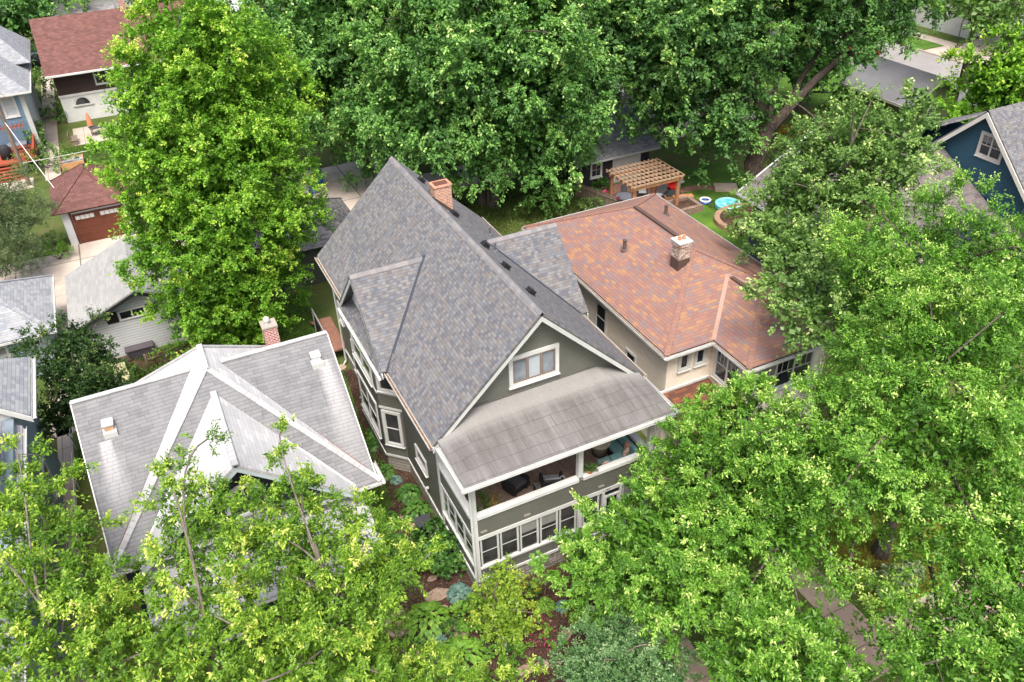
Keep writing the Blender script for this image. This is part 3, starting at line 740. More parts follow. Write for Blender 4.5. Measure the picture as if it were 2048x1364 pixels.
def rolled():
    t = NT('rolled_roofing'); p, (x, y, z) = t.pos()
    wob = t.math('MULTIPLY', t.math('SUBTRACT', t.noise(p, .7, 2), .5), .12)
    v = t.math('DIVIDE', t.math('ADD', y, wob), .52); fl = t.math('FLOOR', v); fr = t.math('FRACT', v)
    n1 = t.noise(t.comb(t.math('MULTIPLY', x, .45), t.math('MULTIPLY', y, .35), t.math('MULTIPLY', fl, .15)), 1.0, 4, .6); n2 = t.noise(p, 12, 4, .7)
    n3 = t.noise(t.comb(t.math('MULTIPLY', x, 3.2), t.math('MULTIPLY', y, .28)), 1.0, 5, .65)
    f = t.math('ADD', t.math('ADD', t.math('MULTIPLY', n1, .38), t.math('MULTIPLY', n2, .14)), t.math('MULTIPLY', n3, .48))
    c = t.ramp(f, [(.34, (.075, .068, .064)), (.46, (.108, .101, .097)), (.58, (.148, .143, .139)), (.70, (.25, .25, .245))])
    seam = t.math('LESS_THAN', fr, .035)
    sx = t.math('LESS_THAN', t.math('FRACT', t.math('ADD', t.math('DIVIDE', t.math('ADD', x, t.math('MULTIPLY', wob, .6)), 2.3), t.math('MULTIPLY', fl, .37))), .012)
    c = t.mix(t.math('MULTIPLY', t.math('MAXIMUM', seam, t.math('MULTIPLY', sx, .7)), .8), c, (.055, .045, .04))
    up = t.n('ShaderNodeMapRange'); t.link(y, up.inputs[0]); up.inputs[1].default_value = 1.3; up.inputs[2].default_value = 1.75
    c = t.mix(t.math('MULTIPLY', up.outputs[0], t.math('ADD', .35, t.math('MULTIPLY', n2, .7))), c, (.225, .222, .21))     # newer pale sheet along the wall
    t.bump(t.math('ADD', fr, n2), .25, .02)
    return t.fin(c, .85, .2)
ROLLED = rolled()
GLASSG = glassmat('casement_glass', (.14, .16, .18), .15)
main_house()
# ------------------------------------------------------------------ stucco house with the orange-brown roof
OSH = shingle('orange_brown_shingles', [(.225, .125, .098), (.20, .118, .10), (.175, .122, .118), (.265, .15, .088), (.21, .116, .098), (.185, .13, .122), (.24, .132, .094), (.195, .108, .096)], .33, .155, .76)
STUC = None
def stucco():
    t = NT('cream_stucco'); p, _ = t.pos(); n = t.noise(p, 16, 4, .7); b = t.noise(p, .7, 3)
    c = t.ramp(t.math('ADD', t.math('MULTIPLY', n, .75), t.math('MULTIPLY', b, .25)), [(.3, (.54, .48, .39)), (.5, (.70, .63, .53)), (.72, (.80, .74, .65))])
    t.bump(n, .6, .03); return t.fin(c, .9, .15)
STUC = stucco()
PB = brick('cream_and_brown_brick', (.66, .60, .52), (.28, .15, .11), (.20, .12, .10), .21, .08, .01)
def hip(mb, x0, x1, y0, y1, ze, zr, th=.12, hip_f=True, hip_b=True):
    """roof with ridge along Y; hipped or gabled ends"""
    xc = (x0+x1)/2; k = (x1-x0)/2; a = y0+(k if hip_f else 0); b = y1-(k if hip_b else 0)
    if a > b: a = b = (y0+y1)/2
    mb.slab([(x0, y0, ze), (xc, a, zr), (xc, b, zr), (x0, y1, ze)], th); mb.slab([(x1, y0, ze), (x1, y1, ze), (xc, b, zr), (xc, a, zr)], th)
    if hip_f: mb.slab([(x0, y0, ze), (x1, y0, ze), (xc, a, zr)], th)
    if hip_b: mb.slab([(x0, y1, ze), (x1, y1, ze), (xc, b, zr)], th)
    return a, b, xc
def hipx(mb, x0, x1, y0, y1, ze, zr, th=.12, hl=True, hr=True):
    yc = (y0+y1)/2; k = (y1-y0)/2; a = x0+(k if hl else 0); b = x1-(k if hr else 0)
    if a > b: a = b = (x0+x1)/2
    mb.slab([(x0, y0, ze), (x1, y0, ze), (b, yc, zr), (a, yc, zr)], th); mb.slab([(x0, y1, ze), (x1, y1, ze), (b, yc, zr), (a, yc, zr)], th)
    if hl: mb.slab([(x0, y0, ze), (a, yc, zr), (x0, y1, ze)], th)
    if hr: mb.slab([(x1, y0, ze), (b, yc, zr), (x1, y1, ze)], th)
    return a, b, yc
def caps(mb, p, q, w=.12, z=.02):
    p, q = Vector(p), Vector(q); d = q-p; s = d.cross(UP).normalized()*w
    if isinstance(mb, Runs): mb = mb.new()
    mb.slab([p-s+UP*z, q-s+UP*z, q+s+UP*z, p+s+UP*z], .05)
def stucco_house():
    h = thing('house', (15, 10, 0), 'cream stucco house under a low orange-brown hipped shingle roof', 'house')
    x0, x1, y0, y1, ze, zr = 10.62, 19.2, 3.3, 17.0, 6.0, 8.02
    b = MB().box(11.05, 18.8, 3.75, 16.6, 0, 5.95); b.box(13.42, 17.9, 1.3, 3.75, 0, 5.92); b.build('wall', STUC, h)
    r = MB(); a, bb, xc = hip(r, x0, x1, y0, y1, ze, zr)
    # front projection with its own hip, running back into the main hip
    fx0, fx1, fy = 13.08, 18.3, .92; S = (zr-ze)/(xc-x0); fc = (fx0+fx1)/2; k = (fx1-fx0)/2; fz = ze+S*k
    yb = y0+k
    r.slab([(fx0, fy, ze), (fc, fy+k, fz), (fc, yb, fz), (fx0, y0, ze)], .12); r.slab([(fx1, fy, ze), (fx1, y0, ze), (fc, yb, fz), (fc, fy+k, fz)], .12); r.slab([(fx0, fy, ze), (fx1, fy, ze), (fc, fy+k, fz)], .12)
    rf = r.build('roof', OSH, h)
    c = Runs()
    for p in ((x0, y0), (x1, y0)): caps(c, (p[0], p[1], ze), (xc, a, zr))
    for p in ((x0, y1), (x1, y1)): caps(c, (p[0], p[1], ze), (xc, bb, zr))
    caps(c, (fx0, fy, ze), (fc, fy+k, fz)); caps(c, (fx1, fy, ze), (fc, fy+k, fz))
    c.build('ridge_cap', OCAP, rf)
    v = Runs(); caps(v, (fx0, y0, ze), (fc, yb, fz), .10, .03); caps(v, (fx1, y0, ze), (fc, yb, fz), .1, .03); v.build('valley_flashing', paint('dull_copper', (.30, .19, .15), .5, .4), rf)
    DBM = paint('dark_brown_metal', (.085, .055, .045), .5); MB().box(xc-.10, xc+.10, 8.6, bb-.1, zr-.02, zr+.08).build('ridge_vent', DBM, rf); MB().box(fc-.09, fc+.09, fy+k+.1, yb-.3, fz-.02, fz+.07).build('ridge_vent', DBM, rf)
    for q in ((1332, 422, 7.3), (1249, 503, 7.0)):
        p = Z(*q); x, y = p.x, p.y; z = ze+S*min(x-x0, x1-x); m2 = MB(); m2.lathe((x, y, z), [(.2, -.05), (.2, .03), (.09, .06), (.09, .48), (.115, .48), (.115, .56)], 12)
        m2.build('vent_pipe', paint('brown_pipe', (.10, .07, .06), .4, .5), rf)
    ch = Z(1362, 515, 7.6); cx_, cy_ = 13.95, 7.3
    m2 = MB(); m2.box(cx_-.30, cx_+.30, cy_-.29, cy_+.29, 7.0, 8.62); m2.box(cx_-.34, cx_+.34, cy_-.33, cy_+.33, 8.62, 8.8); ck = m2.build('chimney', PB, h)
    m2 = MB(); m2.box(cx_-.37, cx_+.37, cy_-.36, cy_+.36, 8.8, 8.87); m2.build('cap', WHITE, ck)
    for i in range(2):
        m2 = MB(); m2.lathe((cx_-.12+.24*i, cy_+.02, 8.87), [(.09, 0), (.09, .09), (.07, .12), (.07, .2)], 12); m2.build('chimney_pot', paint('terracotta', (.50, .20, .10)), ck)
    m2 = MB(); m2.box(cx_-.32, cx_+.32, cy_-.31, cy_+.31, 7.1, 7.98); m2.build('flashing', paint('dark_brown_metal', (.085, .055, .045), .5), ck)
    g = Runs(); lt = Runs()
    for p, q, o in (((x0, y0, ze), (x0, y1, ze), (-1, 0, 0)), ((x0, y1, ze), (x1, y1, ze), (0, 1, 0)), ((x1, y0, ze), (x1, y1, ze), (1, 0, 0)), ((x0-.13, y0, ze), (fx0, y0, ze), (0, -1, 0)), ((fx0, fy, ze), (fx0, y0, ze), (-1, 0, 0)), ((fx0-.13, fy, ze), (fx1+.13, fy, ze), (0, -1, 0)), ((fx1, fy, ze), (fx1, y0, ze), (1, 0, 0))):
        gutter(g, lt if o[0] else None, Vector(p)-UP*.05, Vector(q)-UP*.05, o)
    gg = g.build('gutter', WHITE, h); lt.build('leaf_litter', LITTER, gg)
    s = MB(); s.box(x0+.02, x1-.02, y0+.02, y1-.02, 5.82, 5.86); s.box(fx0+.02, fx1-.02, fy+.02, y0+.01, 5.80, 5.84); s.build('soffit', OFFW, h)
    # windows: left wall, narrow pair on the front, sun room
    window(h, (11.05, 9.75, 3.55), (0, -1, 0), (-1, 0, 0), .85, 1.5, trim=.1); window(h, (11.05, 6.9, 3.2), (0, -1, 0), (-1, 0, 0), .7, .7, hung=False); window(h, (11.05, 14.2, 3.5), (0, -1, 0), (-1, 0, 0), .85, 1.5)
    window(h, (11.75, 3.75, 4.6), (1, 0, 0), (0, -1, 0), .38, .72, hung=False, trim=.13); window(h, (12.62, 3.75, 4.6), (1, 0, 0), (0, -1, 0), .38, .72, hung=False, trim=.13)
    window(h, (13.42, 3.3, 4.0), (0, -1, 0), (-1, 0, 0), 1.55, 1.55, cols=2, trim=.13, grid=(3, 1)); window(h, (14.0, 1.3, 4.0), (1, 0, 0), (0, -1, 0), 3.0, 1.55, cols=3, trim=.13, grid=(3, 1)); window(h, (17.9, 1.7, 4.0), (0, 1, 0), (1, 0, 0), 1.5, 1.55, cols=2, trim=.13)
    window(h, (18.8, 8, 3.8), (0, 1, 0), (1, 0, 0), 1, 1.5); window(h, (18.8, 13, 3.8), (0, 1, 0), (1, 0, 0), 1, 1.5); window(h, (14, 16.6, 3.8), (-1, 0, 0), (0, 1, 0), 1, 1.5)
    d = MB(); d.tube([(13.2, 1.2, 5.85), (13.36, 1.22, 5.6), (13.36, 1.22, .2)], .045, 8); d.build('downspout', WHITE, h)
    # lower porch roof in front of the left part
    p = MB(); p.slab([(10.75, 3.74, 3.55), (13.41, 3.74, 3.55), (13.41, .55, 2.75), (10.75, .55, 2.75)], .12); p.build('porch_roof', OSHD, h)
    w = MB(); w.box(10.75, 13.41, 3.66, 3.74, 3.56, 3.68); w.box(10.68, 13.48, .5, .55, 2.55, 2.72); w.box(10.66, 10.75, .55, 3.7, 2.55, 2.74)
    for x, y in ((10.9, .75), (13.1, .75)): w.box(x-.09, x+.09, y-.09, y+.09, 0, 2.6)
    w.build('porch_trim', WHITE, h)
    MB().box(10.8, 13.41, .5, 3.74, 0, .5).build('porch_floor', concrete('step_concrete', (.36, .33, .30), 0, 0), h)
OCAP = shingle('orange_ridge_shingles', [(.21, .12, .095), (.225, .125, .095), (.195, .112, .092)], .3, .2, .8)
OSHD = shingle('dark_brown_shingles', [(0.124, 0.053, 0.034), (0.155, 0.062, 0.037), (0.093, 0.046, 0.037), (0.186, 0.081, 0.037)], .33, .155, .72)
stucco_house()

# ------------------------------------------------------------------ white roofed house, lower left
def white_roof_house():
    h = thing('house', (-7.25, 9, 0), 'low house with a weathered white and pale grey roof and a navy front gable', 'house')
    WL = [(.39, .392, .395), (.355, .358, .36), (.43, .43, .427), (.375, .375, .375)]; GL = [(.142, .143, .150), (.162, .163, .170), (.127, .128, .134), (.152, .153, .158)]
    WSH = shingle('white_weathered_shingles', WL, .6, .16, .82, base_noise=.12)
    xc, ax = -7.25, (8.92, 10.57); zt, ze = 8.0, 4.0; xw = 5.0
    zc = 7.55; yc = 9.75; xg = 5.0
    # vents wash the slopes below them white
    def uvp(x, y, z, n):
        n = Vector(n).normalized(); ua = UP.cross(n).normalized(); va = n.cross(ua); p = Vector((x, y, z)); return p.dot(ua), p.dot(va)
    Sg = (zc-4.25)/(yc-4.4); nf = (0, -Sg, 1)
    vL = (-11.15, 8.45, zc-Sg*(yc-8.45)); vR = (-3.05, 8.75, zc-Sg*(yc-8.75))
    uL, uR = uvp(*vL, nf), uvp(*vR, nf)
    GSHW = shingle('pale_grey_weathered_tabs', GL, .45, .155, .68, streaks=((uL[0], uL[1]-.1, .62, 4.6), (uR[0], uR[1]-.1, .58, 5.2), (uL[0]-1.1, uL[1]+.2, .2, 5.5), (uR[0]+1.2, uR[1]+.5, .22, 6)), base_noise=.22, dull=(.20, .202, .206), streakcol=(.38, .38, .38))
    b = MB().box(-11.9, -2.6, 4.3, 13.4, 0, 4.0); b.build('wall', NAVY, h)
    x0, x1, yf, yb = xc-xw, xc+xw, 3.9, 14.2
    r = MB()
    r.slab([(x0, yf, ze), (xc, ax[0], zt), (xc, ax[1], zt), (x0, yb, ze)], .13); r.slab([(x1, yf, ze), (x1, yb, ze), (xc, ax[1], zt), (xc, ax[0], zt)], .13); r.slab([(x0, yb, ze), (x1, yb, ze), (xc, ax[1], zt)], .13)
    # front gable
    dz, dx = 7.35, 4.0; Sd = .82
    r.slab([(xc, 3.55, dz), (xc, 8.3, dz), (xc-dx, 3.9, dz-Sd*dx), (xc-dx, 3.55, dz-Sd*dx)], .12); r.slab([(xc, 3.55, dz), (xc, 8.3, dz), (xc+dx, 3.9, dz-Sd*dx), (xc+dx, 3.55, dz-Sd*dx)], .12)
    rf = r.build('roof', WSH, h)
    f = MB().slab([(x0, yf, ze), (x1, yf, ze), (xc, ax[0], zt)], .13); f.build('front_slope', GSHW, rf)
    # side wings: cross gable with ridge along X
    for s in (-1, 1):
        xa, xb = xc+s*.55, xc+s*xg
        w = MB(); w.slab([(xa, yc, zc), (xb, yc, zc), (xb-s*.12, 4.05, 4.12), (xc+s*4.75, 4.4, 4.25)], .13); w.build('wing_roof', GSHW, rf)
        w = MB(); w.slab([(xa, yc, zc), (xb, yc, zc), (xb-s*.35, 13.7, 4.3), (xc+s*4.75, 13.7, 4.3)], .13); w.build('wing_roof', WSH, rf)
        w = MB(); w.slab([(xc+s*4.72, 4.6, 4.0), (xc+s*4.72, 13.4, 4.0), (xc+s*4.72, yc, zc-.15)], .1, (s, 0, 0)); w.build('gable', NAVY, h)
        e = MB(); e.quadbox((xb-.02, yc, zc-.2), V3(xb-s*.12, 4.05, 4.12)-V3(xb, yc, zc), (.04, 0, 0), (0, 0, .22)); e.build('rake_board', WHITE, h)
    c = Runs()
    caps(c, (x0, yf, ze), (xc, ax[0], zt), .115, .03); caps(c, (x1, yf, ze), (xc, ax[0], zt), .115, .03); caps(c, (x0, yb, ze), (xc, ax[1], zt), .115, .03); caps(c, (x1, yb, ze), (xc, ax[1], zt), .115, .03)
    caps(c, (xc, ax[0]-.1, zt), (xc, ax[1]+.1, zt), .115, .03); caps(c, (xc, 3.5, dz), (xc, 8.2, dz), .115, .03)
    for s in (-1, 1): caps(c, (xc+s*.6, yc, zc), (xc+s*xg, yc, zc), .11, .03)
    c.build('ridge_cap', shingle('white_ridge_shingles', [(.37, .37, .37), (.33, .33, .33), (.40, .40, .395)], .3, .25, .8), rf)
    RUST = paint('rusty_copper', (.36, .13, .07), .6, .4, .35, 5)
    v = Runs()
    for s in (-1, 1):
        p0, p1 = V3(xc+s*.75, 9.65, 7.40), V3(xc+s*4.75, 4.45, 4.18); q = p0.lerp(p1, .38)
        caps(v, q, p1, .05, .05)
    v.build('valley_flashing', RUST, rf)
    v = Runs()
    for s in (-1, 1):
        caps(v, V3(xc+s*.75, 9.65, 7.42), V3(xc+s*.75, 9.65, 7.40).lerp(V3(xc+s*4.75, 4.45, 4.18), .38), .04, .05)
        caps(v, V3(xc, 8.3, dz), V3(xc+s*dx, 3.95, dz-Sd*dx), .04, .05)
    v.build('valley_metal', paint('galvanised', (.52, .54, .56), .4, .5), rf)
    for i, p in enumerate((vL, vR)):
        v = MB(); o = V3(*p); v.box(o.x-.24, o.x+.24, o.y-.28, o.y+.24, o.z-.3, o.z+.06); ob = MB(); ob.box(o.x-.16, o.x+.16, o.y-.14, o.y+.18, o.z+.06, o.z+.30)
        vv = ob.build('roof_vent', paint('rusty_tin', (.50, .30, .18), .6, .3, .45, 3) if i == 0 else paint('galvanised_vent', (.60, .60, .58), .5, .4), rf); v.build('flashing', OFFW, vv)
        v = MB(); v.slab([(o.x-.2, o.y-.17, o.z+.34), (o.x+.2, o.y-.17, o.z+.34), (o.x+.2, o.y+.22, o.z+.40), (o.x-.2, o.y+.22, o.z+.40)], .06); v.build('hood', WHITE, vv)
    v = MB(); q = V3(xc-1.0, 5.0, dz-Sd*1.0); v.lathe(q-UP*.1, [(.28, 0), (.28, .12), (.2, .28), (.02, .34)], 12); v.build('roof_vent', OFFW, rf)
    # gable wall, arched window, trim
    g = MB().slab([(xc-3.55, 4.25, 3.9), (xc+3.55, 4.25, 3.9), (xc+3.55, 4.25, 4.25), (xc, 4.25, 7.1), (xc-3.55, 4.25, 4.25)], .12, (0, -1, 0)); g.build('gable', NAVY, h)
    t = MB()
    for s in (-1, 1): t.quadbox((xc, 3.56, dz-.36), (s*dx, 0, -Sd*dx), (0, .05, 0), (0, 0, .24))
    t.build('rake_board', paint('pale_blue_trim', (.45, .52, .55)), h)
    a = MB(); n = 16
    for i in range(n):
        t0, t1 = math.pi*i/n, math.pi*(i+1)/n
        P = [V3(xc+rr*math.cos(tt), 4.2, 5.0+rr*math.sin(tt)) for rr, tt in ((.62, t0), (.80, t0), (.80, t1), (.62, t1))]; a.slab(P, .07, (0, -1, 0))
    a.box(xc-.8, xc-.62, 4.20, 4.26, 4.4, 5.0); a.box(xc+.62, xc+.8, 4.20, 4.26, 4.4, 5.0); a.box(xc-.85, xc+.85, 4.14, 4.26, 4.28, 4.4); a.box(xc-.03, xc+.03, 4.21, 4.26, 4.4, 5.6)
    aw = a.build('window', WHITE, h); gp = MB().slab([V3(xc+.62*math.cos(math.pi*i/n), 4.245, 5.0+.62*math.sin(math.pi*i/n)) for i in range(n+1)]+[(xc-.62, 4.245, 4.4), (xc+.62, 4.245, 4.4)], .02, (0, -1, 0)); gp.build('pane', GLASS, aw)
    # gutters
    g = Runs(); gutter(g, None, (x0, yf, ze), (x1, yf, ze), (0, -1, 0)); 
    for s, xx in ((-1, x0), (1, x1)): gutter(g, None, (xx, yf-.13, ze), (xx, yf+1.2, ze), (s, 0, 0))
    g.build('gutter', WHITE, h)
    # chimney at the back right
    cx_, cy_ = -4.25, 12.3
    c = MB().box(cx_-.30, cx_+.30, cy_-.30, cy_+.30, 3.0, 7.05); k = c.build('chimney', brick('red_brick', (.36, .10, .075), (.27, .075, .06), (.55, .48, .44), .24, .085, .014), h)
    c = MB().box(cx_-.34, cx_+.34, cy_-.34, cy_+.34, 7.05, 7.13); c.build('cap', paint('mortar_cap', (.30, .275, .24)), k)
    c = MB().lathe((cx_-.05, cy_, 7.13), [(.09, 0), (.09, .12), (.13, .14), (.13, .28), (.07, .33)], 14); c.build('chimney_pot', WHITE, k)
    # enclosed front porch below the gable
    p = MB().box(-11.0, -3.4, 1.9, 4.3, 0, 2.6); p.build('porch_wall', NAVY, h); p = MB().slab([(-11.4, 1.5, 2.65), (-3.0, 1.5, 2.65), (-3.0, 4.24, 3.5), (-11.4, 4.24, 3.5)], .1); p.build('porch_roof', WSH, h)
    g = Runs(); gutter(g, None, (-11.4, 1.5, 2.65), (-3.0, 1.5, 2.65), (0, -1, 0)); g.build('gutter', WHITE, h)
    window(h, (-10.4, 1.9, 1.0), (1, 0, 0), (0, -1, 0), 2.4, 1.3, cols=3); window(h, (-6.4, 1.9, 1.0), (1, 0, 0), (0, -1, 0), 2.4, 1.3, cols=3); window(h, (-2.6, 8, 1.4), (0, 1, 0), (1, 0, 0), 1, 1.4); window(h, (-2.6, 12, 1.4), (0, 1, 0), (1, 0, 0), 1, 1.4)
    window(h, (-11.9, 9, 1.4), (0, -1, 0), (-1, 0, 0), 1, 1.4)
NAVY = siding('navy_siding', (.022, .026, .038), .115)
white_roof_house()
# ------------------------------------------------------------------ garages and houses around
LBL = siding('light_blue_siding', (.33, .42, .49), .13); BLUE = siding('mid_blue_siding', (.16, .27, .38), .13); DBLUE = siding('deep_blue_siding', (.035, .10, .15), .13)
PGS = shingle('pale_blue_grey_shingles', [(0.225, 0.239, 0.257), (0.270, 0.279, 0.293), (0.198, 0.211, 0.234), (0.248, 0.257, 0.270)], .30, .16, .76)
WGR = shingle('worn_pale_grey_shingles', [(0.243, 0.243, 0.234), (0.270, 0.270, 0.261), (0.225, 0.225, 0.221)], .6, .16, .88, base_noise=.22, dull=(.24, .24, .23))
RBS = shingle('red_brown_shingles', [(0.129, 0.063, 0.054), (0.105, 0.053, 0.046), (0.150, 0.073, 0.063), (0.122, 0.061, 0.056)], .35, .17, .78)
DGS = shingle('charcoal_shingles', [(.11, .11, .115), (.15, .145, .15), (.085, .085, .09), (.17, .165, .165)], .3, .15, .7)
BGS = shingle('brown_grey_shingles', [(0.120, 0.105, 0.102), (0.150, 0.129, 0.123), (0.099, 0.087, 0.087), (0.138, 0.126, 0.126)], .35, .16, .72)
MGS = shingle('mid_grey_shingles', [(.24, .24, .25), (.30, .295, .30), (.20, .20, .22)], .32, .16, .74)
def gar_door(h, o, u, n, w, hh, mat, panes=4, glass=None):
    o, u, n = map(Vector, (o, u, n)); b = MB(); b.quadbox(o+n*.0, u*w, UP*hh, n*.04)
    for i in range(4): b.quadbox(o+n*.04+UP*(hh*i/4+.03), u*w, UP*.03, n*.012)
    for i in range(1, 5): b.quadbox(o+n*.041+u*(w*i/5-.015), u*.03, UP*(hh*.74), n*.012)
    d = b.build('garage_door', mat, h); g = MB(); f = MB()
    for i in range(2):
        for j in range(panes): g.quadbox(o+u*(w*(.06+.5*i)+j*w*.095)+UP*hh*.8+n*.05, u*w*.085, UP*hh*.13, n*.012)
    g.build('pane', glass or WHITE, d); return d
def white_garage():
    h = thing('garage', (-9.6, 27, 0), 'white clapboard garage with a worn pale grey gable roof and black trim', 'garage')
    W_ = siding('white_siding', (.52, .535, .545), .17); b = MB().box(-12.9, -6.3, 24.3, 30.2, 0, 2.75); b.slab([(-12.9, 24.36, 2.75), (-6.3, 24.36, 2.75), (-9.6, 24.36, 4.02)], .1, (0, -1, 0)); b.build('wall', W_, h)
    r = MB(); hip(r, -13.35, -5.85, 23.7, 30.6, 2.62, 4.25, .1, False, False); rf = r.build('roof', WGR, h)
    f = MB()
    for s in (-1, 1): f.quadbox((-9.6, 23.66, 3.96), (s*3.75, 0, -1.63), (0, .04, 0), (0, 0, .2))
    f.build('fascia', BLACK, h)
    window(h, (-10.75, 24.3, 2.35), (1, 0, 0), (0, -1, 0), 1.3, .5, hung=False, cols=2, trim=.05, sill=False)
    for x in (-11.45, -9.35): MB().box(x, x+.6, 24.25, 24.3, 2.28, 2.92).build('shutter', BLACK, h)
    gar_door(h, (-7.2, 30.2, 0), (-1, 0, 0), (0, 1, 0), 4.8, 2.2, WHITE, 3, GLASS)
white_garage()
def blue_hip_garage():
    h = thing('garage', (-17.2, 27.5, 0), 'pale blue garage with a grey hipped roof beside the concrete drive', 'garage')
    b = MB().box(-20, -14.5, 24.7, 30.3, 0, 2.75); b.build('wall', LBL, h)
    r = MB(); a, bb, xc = hip(r, -20.5, -14.05, 24.2, 30.8, 2.8, 4.75, .1); rf = r.build('roof', PGS, h)
    c = Runs()
    for x in (-20.5, -14.05): caps(c, (x, 24.2, 2.8), (xc, a, 4.75)); caps(c, (x, 30.8, 2.8), (xc, bb, 4.75))
    c.build('ridge_cap', PGS, rf)
    g = Runs(); gutter(g, None, (-14.05, 24.1, 2.78), (-14.05, 30.9, 2.78), (1, 0, 0)); gutter(g, None, (-20.5, 24.2, 2.78), (-14.0, 24.2, 2.78), (0, -1, 0)); g.build('gutter', WHITE, h)
    window(h, (-17.4, 24.7, 1.15), (1, 0, 0), (0, -1, 0), .8, 1.1, trim=.12, glass=GLASSB)
    gar_door(h, (-15.2, 30.3, 0), (-1, 0, 0), (0, 1, 0), 4.2, 2.2, WHITE, 3, GLASS)
blue_hip_garage()
def pale_blue_house():
    h = thing('house', (-18.5, 9, 0), 'pale blue house with grey shingle roof at the left edge beside the concrete path', 'house')
    MB().box(-22.5, -14.75, 4.0, 16.1, 0, 6.0).box(-22.5, -15.0, -2.5, 4.0, 0, 5.6).build('wall', LBL, h)
    MB().slab([(-22.5, 12.2, 6.0), (-14.75, 12.2, 6.0), (-18.6, 12.2, 9.3)], .1, (0, -1, 0)).build('gable', WHITE, h)
    r = MB(); hip(r, -23.1, -14.12, 12.0, 16.5, 6.02, 9.9, .12, False, True); hip(r, -22.9, -14.55, -2.9, 11.99, 5.62, 8.6, .12, True, False); rf = r.build('roof', PGS, h)
    d = MB().box(-19.2, -15.35, 5.4, 10.4, 5.7, 7.15); d.build('dormer', PGS, rf)
    d = MB().slab([(-19.4, 5.1, 7.2), (-15.05, 5.1, 7.2), (-15.05, 10.7, 7.2), (-19.4, 10.7, 7.7)], .1); d.build('dormer_roof', PGS, rf)
    g = Runs(); gutter(g, None, (-14.12, 11.9, 6.0), (-14.12, 16.5, 6.0), (1, 0, 0), .18, .14); gutter(g, None, (-14.55, -2.9, 5.6), (-14.55, 11.9, 5.6), (1, 0, 0)); g2 = MB(); g2.quadbox((-18.6, 11.93, 9.55), (4.5, 0, -3.88), (0, .06, 0), (0, 0, .25)); g2.build('rake_board', WHITE, h); g.build('gutter', WHITE, h)
    window(h, (-14.75, 8.5, 3.2), (0, 1, 0), (1, 0, 0), .9, 1.4, trim=.12); window(h, (-14.75, 12.5, 1.4), (0, 1, 0), (1, 0, 0), .8, 1.3, trim=.12); window(h, (-15.0, 0.5, 3.1), (0, 1, 0), (1, 0, 0), .9, 1.4, trim=.12)
pale_blue_house()
def red_garage():
    h = thing('garage', (-11.3, 43.3, 0), 'small white garage with a red-brown hipped roof and brown panelled door on the alley', 'garage')
    MB().box(-13.4, -9.2, 40.5, 46, 0, 2.6).build('wall', paint('white_stucco', (.58, .60, .62)), h)
    r = MB(); x0, x1, y0, y1 = -13.9, -8.7, 40.05, 46.5; a, b, xc = hip(r, x0, x1, y0, y1, 2.65, 4.45, .1); rf = r.build('roof', RBS, h)
    c = Runs()
    for x in (x0, x1): caps(c, (x, y0, 2.65), (xc, a, 4.45)); caps(c, (x, y1, 2.65), (xc, b, 4.45))
    caps(c, (xc, a, 4.45), (xc, b, 4.45)); c.build('ridge_cap', RBS, rf)
    gar_door(h, (-12.75, 40.5, 0), (1, 0, 0), (0, -1, 0), 3.2, 2.25, paint('brown_panel_door', (.115, .035, .02), .45), 4)
    MB().box(-12.9, -12.77, 40.42, 40.5, 0, 2.4).box(-9.53, -9.4, 40.42, 40.5, 0, 2.4).box(-12.9, -9.4, 40.42, 40.5, 2.4, 2.52).build('trim', paint('brown_trim', (.10, .035, .022)), h)
red_garage()
def charcoal_garage():
    h = thing('garage', (.6, 29.5, 0), 'grey-green garage with a charcoal hipped roof behind the big grey roof', 'garage')
    MB().box(-2.9, 3.9, 26.9, 32.2, 0, 2.75).build('wall', siding('dull_green_siding', (.105, .115, .10), .12), h)
    r = MB(); x0, x1, y0, y1 = -3.3, 4.3, 26.4, 32.7; a, b, yc = hipx(r, x0, x1, y0, y1, 2.75, 4.7, .1); rf = r.build('roof', DGS, h)
    c = Runs()
    for x, q in ((x0, a), (x1, b)): caps(c, (x, y0, 2.75), (q, yc, 4.7)); caps(c, (x, y1, 2.75), (q, yc, 4.7))
    c.build('ridge_cap', DGS, rf)
    d = MB().box(-1.3, -.45, 26.83, 26.9, 0, 2.1); d.build('door', paint('sage_door', (.13, .15, .12)), h); t = MB(); t.box(-1.4, -1.3, 26.85, 26.9, 0, 2.2); t.box(-.45, -.35, 26.85, 26.9, 0, 2.2); t.box(-1.3, -.45, 26.85, 26.9, 2.1, 2.2); t.build('trim', paint('pale_sage', (.25, .27, .23)), h)
    l = MB(); l.lathe((-.9, 26.75, 2.3), [(.05, 0), (.09, .12), (.05, .2)], 10); l.build('wall_light', WHITE, h)
    gar_door(h, (2.8, 32.2, 0), (-1, 0, 0), (0, 1, 0), 4.6, 2.2, WHITE, 3, GLASS)
charcoal_garage()
def dark_garage():
    h = thing('garage', (24.6, 33.5, 0), 'dark slate garage with grey gable roof and white window behind the pergola', 'garage')
    MB().box(21.8, 28.2, 30.6, 36.8, 0, 2.5).slab([(21.86, 30.6, 2.5), (21.86, 36.8, 2.5), (21.86, 33.7, 4.2)], .1, (-1, 0, 0)).build('wall', siding('slate_siding', (.035, .035, .045), .13), h)
    r = MB(); hipx(r, 21.3, 28.8, 30.0, 37.4, 2.45, 4.6, .1, False, False); r.build('roof', MGS, h)
    window(h, (23.05, 30.6, .95), (1, 0, 0), (0, -1, 0), .8, 1.05, trim=.12, grid=(2, 2), hung=False)
    MB().box(24.9, 27.4, 30.55, 30.6, 0, 2.15).build('garage_door', WHITE, h); MB().box(21.3, 28.8, 29.94, 30.0, 2.3, 2.44).build('fascia', OFFW, h)
dark_garage()
